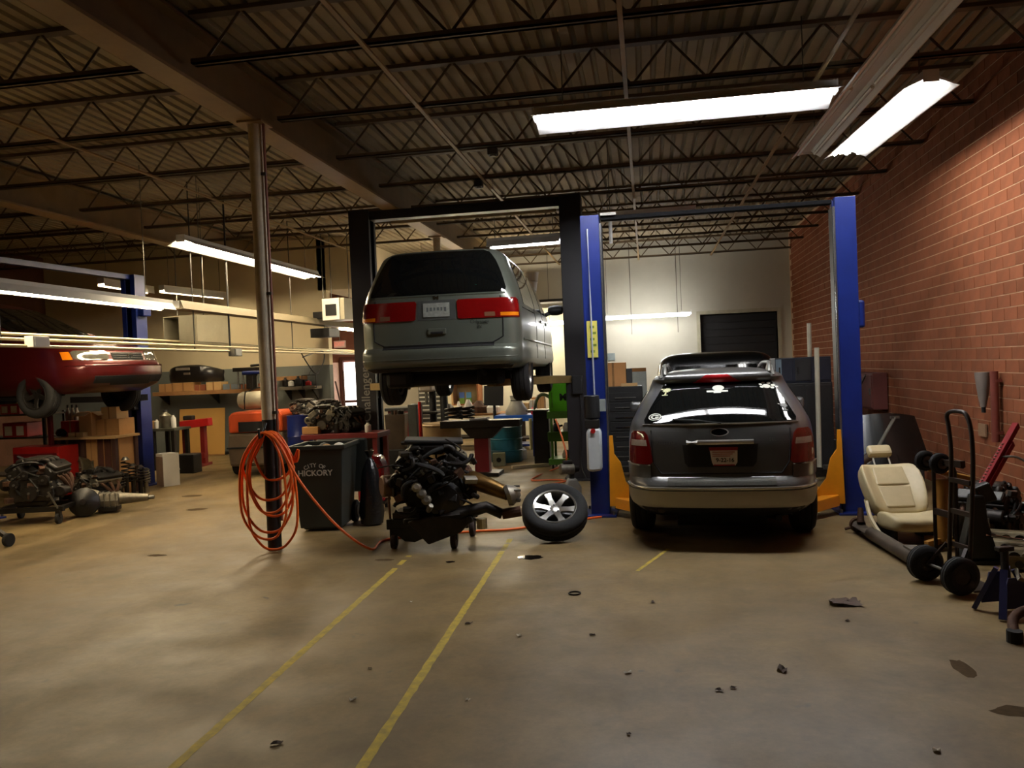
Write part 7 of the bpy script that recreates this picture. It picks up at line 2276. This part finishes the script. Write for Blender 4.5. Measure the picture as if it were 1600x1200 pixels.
for sx in (-1, 1):
    for sy in (-1, 1):
        MB().box((sx * (w / 2 - 0.03), sy * 0.24, zg0 / 2 + 0.04), (0.04, 0.04, zg0 - 0.08)).build('upright', DGRN, t)
        MB().cyl((sx * (w / 2 - 0.03) - 0.015, sy * 0.24, 0.045), (sx * (w / 2 - 0.03) + 0.015, sy * 0.24, 0.045), 0.045, n=12).build('caster', RUBBER, t)
for k, (dx, zz, m, lab) in enumerate(((-0.1, 0.63, GREASE, 'black air gun on the middle tray of the green cart'), (0.08, 0.63, PAPER, 'white cup on the middle tray of the green cart'), (0.05, 0.17, CAST, 'grey part on the lowest tray of the green cart'))):
    o = thing('cart_item', lab, 'tool', (c.x + dx, Yg + 0.15, zz))
    MB().lathe([(0, 0), (0.06, 0), (0.07, 0.06), (0.04, 0.14), (0, 0.15)], 10).build('body', m, o, smooth=40)
    MB().cyl((0.03, 0, 0.08), (0.11, 0, 0.1), 0.018, n=8).build('stub', DARKSTEEL, o)
# coiled grey hose and tool stand left of it
t = thing('coolant_machine', 'dark service machine with a grey hose arch beside the green cart', 'machine', (at(846, 690, 14.0).x, 14.15, 0))
MB().cor((-0.14, -0.15, 0.02), (0.14, 0.15, 0.98)).build('body', GREASE, t, bevel=0.02)
MB().tube(bez((-0.12, -0.1, 0.95), (-0.05, -0.12, 1.42), (0.2, -0.1, 1.18), 10), 0.03, 8).build('hose_arch', mat('grey corrugated hose', (150, 152, 148), 0.5), t, smooth=60)
MB().cyl((-0.18, -0.16, 0.3), (-0.18, -0.16, 0.85), 0.03, n=10).build('pale_tube', mat('pale yellow tube', (206, 198, 150), 0.5), t, smooth=50)
MB().cor((-0.24, -0.25, 0.98), (0.16, 0.15, 1.0)).build('tray', STEEL, t)
# small meter box on the floor and wood strip
c, w, h = rect(770, 716, 789, 734, 14.2)
t = thing('grey_speaker', 'small pale box with a round hole in front of the teal drum', 'box', (c.x, 14.25, 0), 0.1)
MB().cor((-w / 2, -0.08, 0), (w / 2, 0.08, w * 1.05)).build('case', mat('pale green grey', (136, 140, 116), 0.6), t, bevel=0.01)
MB().cyl((0, -0.08, w * 0.5), (0, -0.086, w * 0.5), w * 0.2, n=14).build('hole', SEAM, t)
c, w, h = rect(811, 704, 823, 717, 14.9)
bottle('white jar on the floor under the blue workbench', 817, 712, 15.2, 0.0, PAPER, 0.26, 0.08, name='jar')
p0, p1 = fl(800, 733), fl(860, 728)
tag(MB().bar(p0 + Vector((0, 0, 0.03)), p1 + Vector((0, 0, 0.03)), 0.08, 0.05).build('timber_plank', mat('pale timber', (176, 160, 128), 0.8)), 'pale timber strip on the floor in front of the blue workbench', 'plank')
# boxes high up behind the van (white stacked tubs near the lit wall)
c, w, h = rect(806, 424, 836, 470, 18.6)
for k, lab in enumerate(('lowest white tub in the stack on the high shelf right of the silver van', 'middle white tub in the stack on the high shelf', 'topmost white tub in the stack on the high shelf')):
    t = thing('plastic_tub', lab, 'tub', (c.x + 0.04 * k, 18.8, c.z - h / 2 + k * h * 0.335), 0, 'tubs on the high shelf')
    MB().lathe([(0, 0), (w * 0.42, 0), (w * 0.48, h * 0.28), (0, h * 0.28)], 16).build('tub', WHITE, t, smooth=40)
    MB().lathe([(0, h * 0.28), (w * 0.5, h * 0.28), (w * 0.5, h * 0.31), (w * 0.42, h * 0.33), (0, h * 0.33)], 16).build('lid', WHITE, t, smooth=40)
t = thing('high_shelf', 'dark high shelf on the wall right of the silver van', 'shelf', (c.x + 0.3, 18.8, c.z - h / 2 - 0.03))
MB().cor((-0.7, -0.3, -0.03), (0.7, 0.3, 0.03)).build('board', mat('grey board', (70, 66, 60), 0.7), t)
for x in (-0.6, 0.6):
    MB().cor((x - 0.03, -0.25, -c.z + h / 2 + 0.03), (x + 0.03, -0.19, -0.03)).build('post', DARKSTEEL, t)
    MB().cor((x - 0.03, 0.2, -c.z + h / 2 + 0.03), (x + 0.03, 0.26, -0.03)).build('post', DARKSTEEL, t)

# ---- around the SUV ------------------------------------------------------------------------
c, w, h = rect(936, 604, 1004, 720, 12.4)
t = thing('tool_chest', 'black tool chest with bright drawer pulls left of the grey SUV', 'tool chest', (at(968, 650, 12.4).x, 12.65, 0))
zt_ = at(968, 604, 12.4).z
wd = 0.36
MB().cor((-wd, -0.25, 0.08), (wd, 0.25, zt_)).build('cabinet', BLACK, t, bevel=0.01)
for k in range(8):
    z0_ = 0.12 + k * (zt_ - 0.2) / 8
    dr_ = MB().cor((-wd + 0.02, -0.265, z0_), (wd - 0.02, -0.245, z0_ + (zt_ - 0.2) / 8 - 0.015)).build('drawer', BLACK, t, bevel=0.003)
    MB().cor((-wd + 0.3, -0.285, z0_ + 0.05), (wd - 0.1, -0.26, z0_ + 0.065)).build('drawer_pull', CHROME if k in (4, 5) else STEEL, dr_)
for sx in (-1, 1):
    MB().cyl((sx * 0.28, -0.02, 0.045), (sx * 0.28, 0.02, 0.045), 0.045, n=12).build('caster', RUBBER, t)
carton('tan cardboard box on the black tool chest left of the grey SUV', (938, 567, 978, 602), 12.5, 0.35, mat('orange tan carton', (206, 150, 92), 0.8, 0, 0.1), z0=zt_)
tag(MB().cor((at(979, 600, 12.5).x, 12.5, zt_), (at(988, 600, 12.5).x, 12.75, at(983, 576, 12.5).z)).build('dark_folder', DGREY, bevel=0.004), 'narrow dark case beside the tan box on the black tool chest', 'case')
tag(MB().cor((at(970, 602, 12.4).x, 12.42, zt_), (at(996, 602, 12.4).x, 12.6, zt_ + 0.045)).build('flat_carton', CARDLIGHT, bevel=0.004), 'flat pale carton on the front edge of the black tool chest', 'box')
p = at(936, 577, 11.4)
t = thing('tee_handle', 'thin rusty T handle standing in front of the black tool chest', 'tool', (p.x, 11.4, 0))
MB().cyl((0, 0, 0), (0, 0, p.z), 0.016, n=8).build('rod', RUST, t)
MB().cyl((-0.06, 0, p.z), (0.06, 0, p.z + 0.01), 0.016, n=8).build('grip', RUST, t)
# greasy gearbox under it and black machine
p = fl(978, 738)
gearbox('gearbox', 'dark greasy gearbox on the floor left of the grey SUV', (p.x - 0.1, p.y + 0.35, 0.0), 1.2, 0.9, GREASE, 'gearboxes on the floor', 0.2)
# wall calendar or notice on the bright back wall
c, w, h = rect(946, 552, 961, 563, YB - 0.03)
tag(MB().cor((c.x - w / 2, YB - 0.03, c.z - h / 2), (c.x + w / 2, YB - 0.005, c.z + h / 2)).build('wall_notice', mat('grey notice', (146, 158, 156), 0.7)), 'small grey notice on the bright back wall beside the blue post', 'notice')
c, w, h = rect(985, 575, 1010, 604, 18.5)
t = thing('pale_crate', 'pale blue grey crate behind the black tool chest', 'crate', (c.x, 18.7, 0))
MB().cor((-w / 2, -0.2, 0), (w / 2, 0.2, c.z + h / 2 - 0.08)).build('body', mat('pale blue plastic', (186, 200, 204), 0.5), t, bevel=0.01)
MB().cor((-w / 2, -0.21, c.z + h / 2 - 0.08), (w / 2, 0.21, c.z + h / 2)).build('lid', WOOD, t)
# dark cabinets between the SUV and the right post
NV = mat('dark navy cabinet', (22, 28, 44), 0.45, 0, 0.2, 4)
c, w, h = rect(1212, 558, 1300, 598, 12.6)
t = thing('dark_cabinet', 'tall dark navy cabinet between the grey SUV and the blue post', 'cabinet', (c.x, 12.9, 0))
zt_ = c.z + h / 2
MB().cor((-w / 2, -0.3, 0), (w / 2, 0.3, zt_ - h)).build('lower_case', BLACK, t, bevel=0.01)
MB().cor((-w / 2, -0.25, zt_ - h), (w / 2, 0.3, zt_)).build('upper_case', NV, t, bevel=0.01)
for k in range(3):
    d_ = MB().cor((-w / 2 + 0.02 + k * w / 3, -0.265, zt_ - h + 0.03), (-w / 2 + (k + 1) * w / 3 - 0.02, -0.25, zt_ - 0.03)).build('upper_door', NV if k != 1 else mat('dull black door', (30, 28, 28), 0.6), t, bevel=0.004)
    MB().box((-w / 2 + 0.06 + k * w / 3, -0.275, zt_ - h / 2), (0.02, 0.02, 0.1)).build('door_handle', DARKSTEEL, d_)
for k in range(2):
    d_ = MB().cor((-w / 2 + 0.02 + k * w / 2, -0.315, 0.05), (-w / 2 + (k + 1) * w / 2 - 0.02, -0.3, zt_ - h - 0.04)).build('lower_door', BLACK, t, bevel=0.004)
    MB().box((-w / 2 + 0.08 + k * w / 2, -0.325, 0.6), (0.02, 0.02, 0.14)).build('door_handle', DARKSTEEL, d_)
MB().cor((-w / 2 + 0.01, -0.27, zt_ - h * 0.85), (-w / 2 + 0.09, -0.255, zt_ - 0.02)).build('pale_label', mat('steel blue label', (120, 140, 154), 0.5), t)
for k, (x0, y0, y1, Yp, lab) in enumerate(((1264, 505, 570, 13.6, 'tall pale plastic pipe standing behind the dark navy cabinet'), (1276, 543, 600, 12.2, 'pale plastic pipe standing in front of the dark navy cabinet'))):
    a, b = at(x0, y0, Yp), at(x0, y1, Yp)
    tag(MB().cyl((b.x, Yp, 0.0), (a.x, Yp, a.z), 0.035, n=12).build('plastic_pipe', mat('pale pvc', (186, 180, 158), 0.4), smooth=50), lab, 'pipe', 'plastic pipes')
# junk on the floor beyond the SUV's right
p = fl(1290, 760)
t = thing('floor_jack', 'dark floor jack on the floor right of the grey SUV', 'jack', (p.x - 0.05, p.y + 0.6, 0), 0.3)
for s in (-1, 1):
    MB().prism([(-0.35, 0.06), (0.35, 0.06), (0.3, 0.14), (-0.1, 0.18), (-0.35, 0.14)], s * 0.13 - 0.01, s * 0.13 + 0.01, 'y').build('side_plate', DARKSTEEL, t)
MB().cyl((0.3, -0.16, 0.06), (0.3, 0.16, 0.06), 0.06, n=14).build('wheel', DARKSTEEL, t)
MB().cyl((-0.3, -0.16, 0.045), (-0.3, 0.16, 0.045), 0.045, n=14).build('wheel', DARKSTEEL, t)
MB().cyl((-0.32, 0, 0.14), (-0.75, 0, 0.7), 0.018, n=8).build('handle', STEEL, t)
MB().cyl((0.22, 0, 0.14), (0.22, 0, 0.2), 0.05, n=12).build('saddle', STEEL, t)
# cardboard-coloured and dark clutter below the wall cabinet
p = at(1350, 740, 10.1)
t = thing('side_panel', 'curved dark trim panel standing behind the beige seat', 'car part', (2.42, 9.55, 0), 0.4)
MB().tube(spline([(-0.15, 0, 0.05), (-0.2, 0.0, 0.3), (-0.12, 0.02, 0.5), (0.05, 0.02, 0.6)], 6), [0.05] * 19, 8).build('panel', mat('dull taupe plastic', (96, 84, 72), 0.6), t, smooth=60)
MB().box((0, 0.05, 0.03), (0.4, 0.14, 0.06)).build('foot', DGREY, t)

# ================================================================== FLOOR MARKS AND LITTER
def paint_line(label, a, b, w, seed):
    rnd = random.Random(seed)
    a, b = Vector(a), Vector(b)
    d = (b - a).normalized()
    nrm_ = Vector((-d.y, d.x, 0))
    L = (b - a).length
    n = int(L / 0.06)
    vs, fs = [], []
    for i in range(n + 1):
        p = a + d * (L * i / n)
        e0, e1 = w / 2 * rnd.uniform(0.82, 1.08), w / 2 * rnd.uniform(0.82, 1.08)
        for s in (e0, -e1):
            q = p + nrm_ * s
            vs.append((q.x, q.y, 0.0012))
    for i in range(n):
        if rnd.random() < 0.985 - 0.25 * (i / n > 0.82):
            fs.append((2 * i, 2 * i + 1, 2 * i + 3, 2 * i + 2))
    m = mat('worn yellow floor paint', (206, 178, 62), 0.6, 0, 0.2, 14, 0.0, 0.3, 0.0, (150, 136, 74))
    return tag(MB().add(vs, fs).build('floor_line', m), label, 'floor line', 'yellow floor lines')


a, b = fl(250, 1218), fl(640, 868)
paint_line('left worn yellow line painted on the concrete floor', (a.x, a.y, 0), (b.x, b.y, 0), 0.055, 1)
a, b = fl(553, 1218), fl(800, 838)
paint_line('right worn yellow line painted on the concrete floor', (a.x, a.y, 0), (b.x, b.y, 0), 0.055, 2)
a, b = fl(996, 892), fl(1044, 858)
paint_line('short worn yellow line remnant behind the grey SUV', (a.x, a.y, 0), (b.x, b.y, 0), 0.035, 3)


def blot(name, label, px, py, w, h, m, cat='stain', group=None, z=0.0015):
    p = fl(px, py)
    rnd = random.Random(px * 7 + py)
    n = 18
    vs = [(p.x + w / 2 * math.cos(2 * PI * i / n) * rnd.uniform(0.8, 1.1), p.y + h / 2 * math.sin(2 * PI * i / n) * rnd.uniform(0.8, 1.1), z) for i in range(n)]
    return tag(MB().add(vs, [tuple(range(n))]).build(name, m), label, cat, group)


OIL = mat('oil puddle', (26, 20, 16), 0.12, 0, 0.2)
blot('oil_puddle', 'round dark oil puddle in front of the spare wheel', 828, 871, 0.24, 0.18, OIL)
blot('oil_puddle', 'small dark oil puddle under the engine cart', 704, 878, 0.10, 0.07, OIL)
STAIN = mat('old floor stain', (84, 68, 46), 0.9, 0, 0.3, 20, spec=0.1)
for px, py, w, h, lab in ((245, 868, 0.22, 0.10, 'brown floor stain left of the hose post'), (300, 775, 0.35, 0.25, 'brown floor stain between the forklift and the white carton'), (308, 796, 0.3, 0.2, 'brown floor stain in front of the forklift'), (600, 875, 0.2, 0.08, 'dark floor stain left of the engine cart castor'), (1505, 1045, 0.10, 0.30, 'brown smear on the floor at the right'), (1590, 1112, 0.24, 0.14, 'dark brown stain at the lower right edge')):
    blot('floor_stain', lab, px, py, w, h, STAIN, group='floor stains')
# dead leaves and scraps
LEAF = mat('dry leaf', (70, 52, 36), 0.8, 0, 0.3)
LEAFP = mat('pale scrap', (190, 180, 156), 0.7)
scr = [(434, 1163, LEAF, 0.06, 'curled dead leaf at the lower left between the yellow lines'), (552, 1094, LEAFP, 0.05, 'pale crumpled scrap between the yellow lines'), (733, 975, LEAF, 0.05, 'dark leaf right of the right yellow line'), (731, 1095, LEAFP, 0.04, 'pale scrap right of the right yellow line'), (642, 941, PAPER, 0.03, 'tiny white scrap between the yellow lines'),
       (981, 1052, LEAFP, 0.045, 'pale curled wrapper in the middle of the floor'), (1222, 1047, LEAF, 0.09, 'dry twig leaf in the middle right of the floor'), (1124, 1080, LEAF, 0.06, 'thin dry leaf left of the twig leaf'), (1146, 1076, LEAF, 0.04, 'small round dry leaf right of the thin one'), (926, 993, LEAF, 0.05, 'small dry leaf below the metal ring'), (811, 994, LEAFP, 0.05, 'pale flat scrap left of the small dry leaf'), (1020, 942, LEAF, 0.05, 'small dry leaf behind the grey SUV'), (1465, 1174, LEAFP, 0.05, 'pale curled scrap at the bottom right'), (1325, 971, LEAF, 0.04, 'tiny dry leaf below the rag'), (982, 1148, LEAF, 0.03, 'tiny dry leaf at the bottom middle'), (578, 1045, LEAF, 0.03, 'tiny dark scrap at the left yellow line')]
for k, (px, py, m, s, lab) in enumerate(scr):
    p = fl(px, py)
    s = s * 0.75
    rnd = random.Random(k)
    vs = []
    for i in range(9):
        a_ = 2 * PI * i / 9
        r_ = s / 2 * rnd.uniform(0.5, 1.2)
        vs.append((r_ * 1.5 * math.cos(a_), r_ * math.sin(a_), 0.004 + abs(math.sin(a_ * 1.5)) * s * 0.25))
    vs.append((0, 0, 0.003))
    fs = [(i, (i + 1) % 9, 9) for i in range(9)]
    o = MB().add(vs, fs).build('dry_leaf' if m is LEAF else 'paper_scrap', m, fix=False)
    o.location = p
    o.rotation_euler.z = rnd.uniform(0, 6)
    tag(o, lab, 'litter', 'litter on the floor')
p = fl(898, 928)
tag(MB().tube([(p.x + 0.045 * math.cos(2 * PI * i / 20), p.y + 0.045 * math.sin(2 * PI * i / 20), 0.006) for i in range(20)], 0.006, 6, closed=True).build('metal_ring', DARKSTEEL, smooth=60), 'small dark metal ring lying on the floor', 'ring')
p = fl(1320, 944)
vs, fs = [], []
rnd = random.Random(5)
for i in range(8):
    for j in range(6):
        vs.append((p.x - 0.10 + 0.2 * i / 7 + rnd.uniform(-0.01, 0.01), p.y - 0.07 + 0.14 * j / 5 + rnd.uniform(-0.01, 0.01), 0.003 + rnd.uniform(0, 0.03)))
for i in range(7):
    for j in range(5):
        fs.append((i * 6 + j, i * 6 + j + 1, (i + 1) * 6 + j + 1, (i + 1) * 6 + j))
tag(MB().add(vs, fs).build('oily_rag', mat('brown oily rag', (78, 58, 42), 0.8, 0, 0.4, 30), smooth=True), 'crumpled brown oily rag on the floor at the right', 'rag')
p = fl(814, 873)
tag(MB().box((p.x, p.y, 0.004), (0.05, 0.04, 0.006), rz=0.4).build('white_scrap', PAPER), 'white paper scrap beside the round oil puddle', 'litter')

# small junction boxes up on the joists
for px, py, lab in ((755, 214, 'small dark box on a roof joist left of the long lit lamp'), (748, 286, 'small dark box on a roof joist above the black lift')):
    p = fl(px, py, 4.42)
    t = thing('joist_box', lab, 'box', (p.x, 3.2 + 1.64 * round((p.y - 3.2) / 1.64), 4.40), 0, 'boxes on the joists')
    MB().box((0, 0, 0), (0.12, 0.12, 0.09)).build('case', DGREY, t, bevel=0.01)
    MB().cyl((0, 0, -0.045), (0, 0, -0.06), 0.04, n=12).build('cover', STEEL, t)
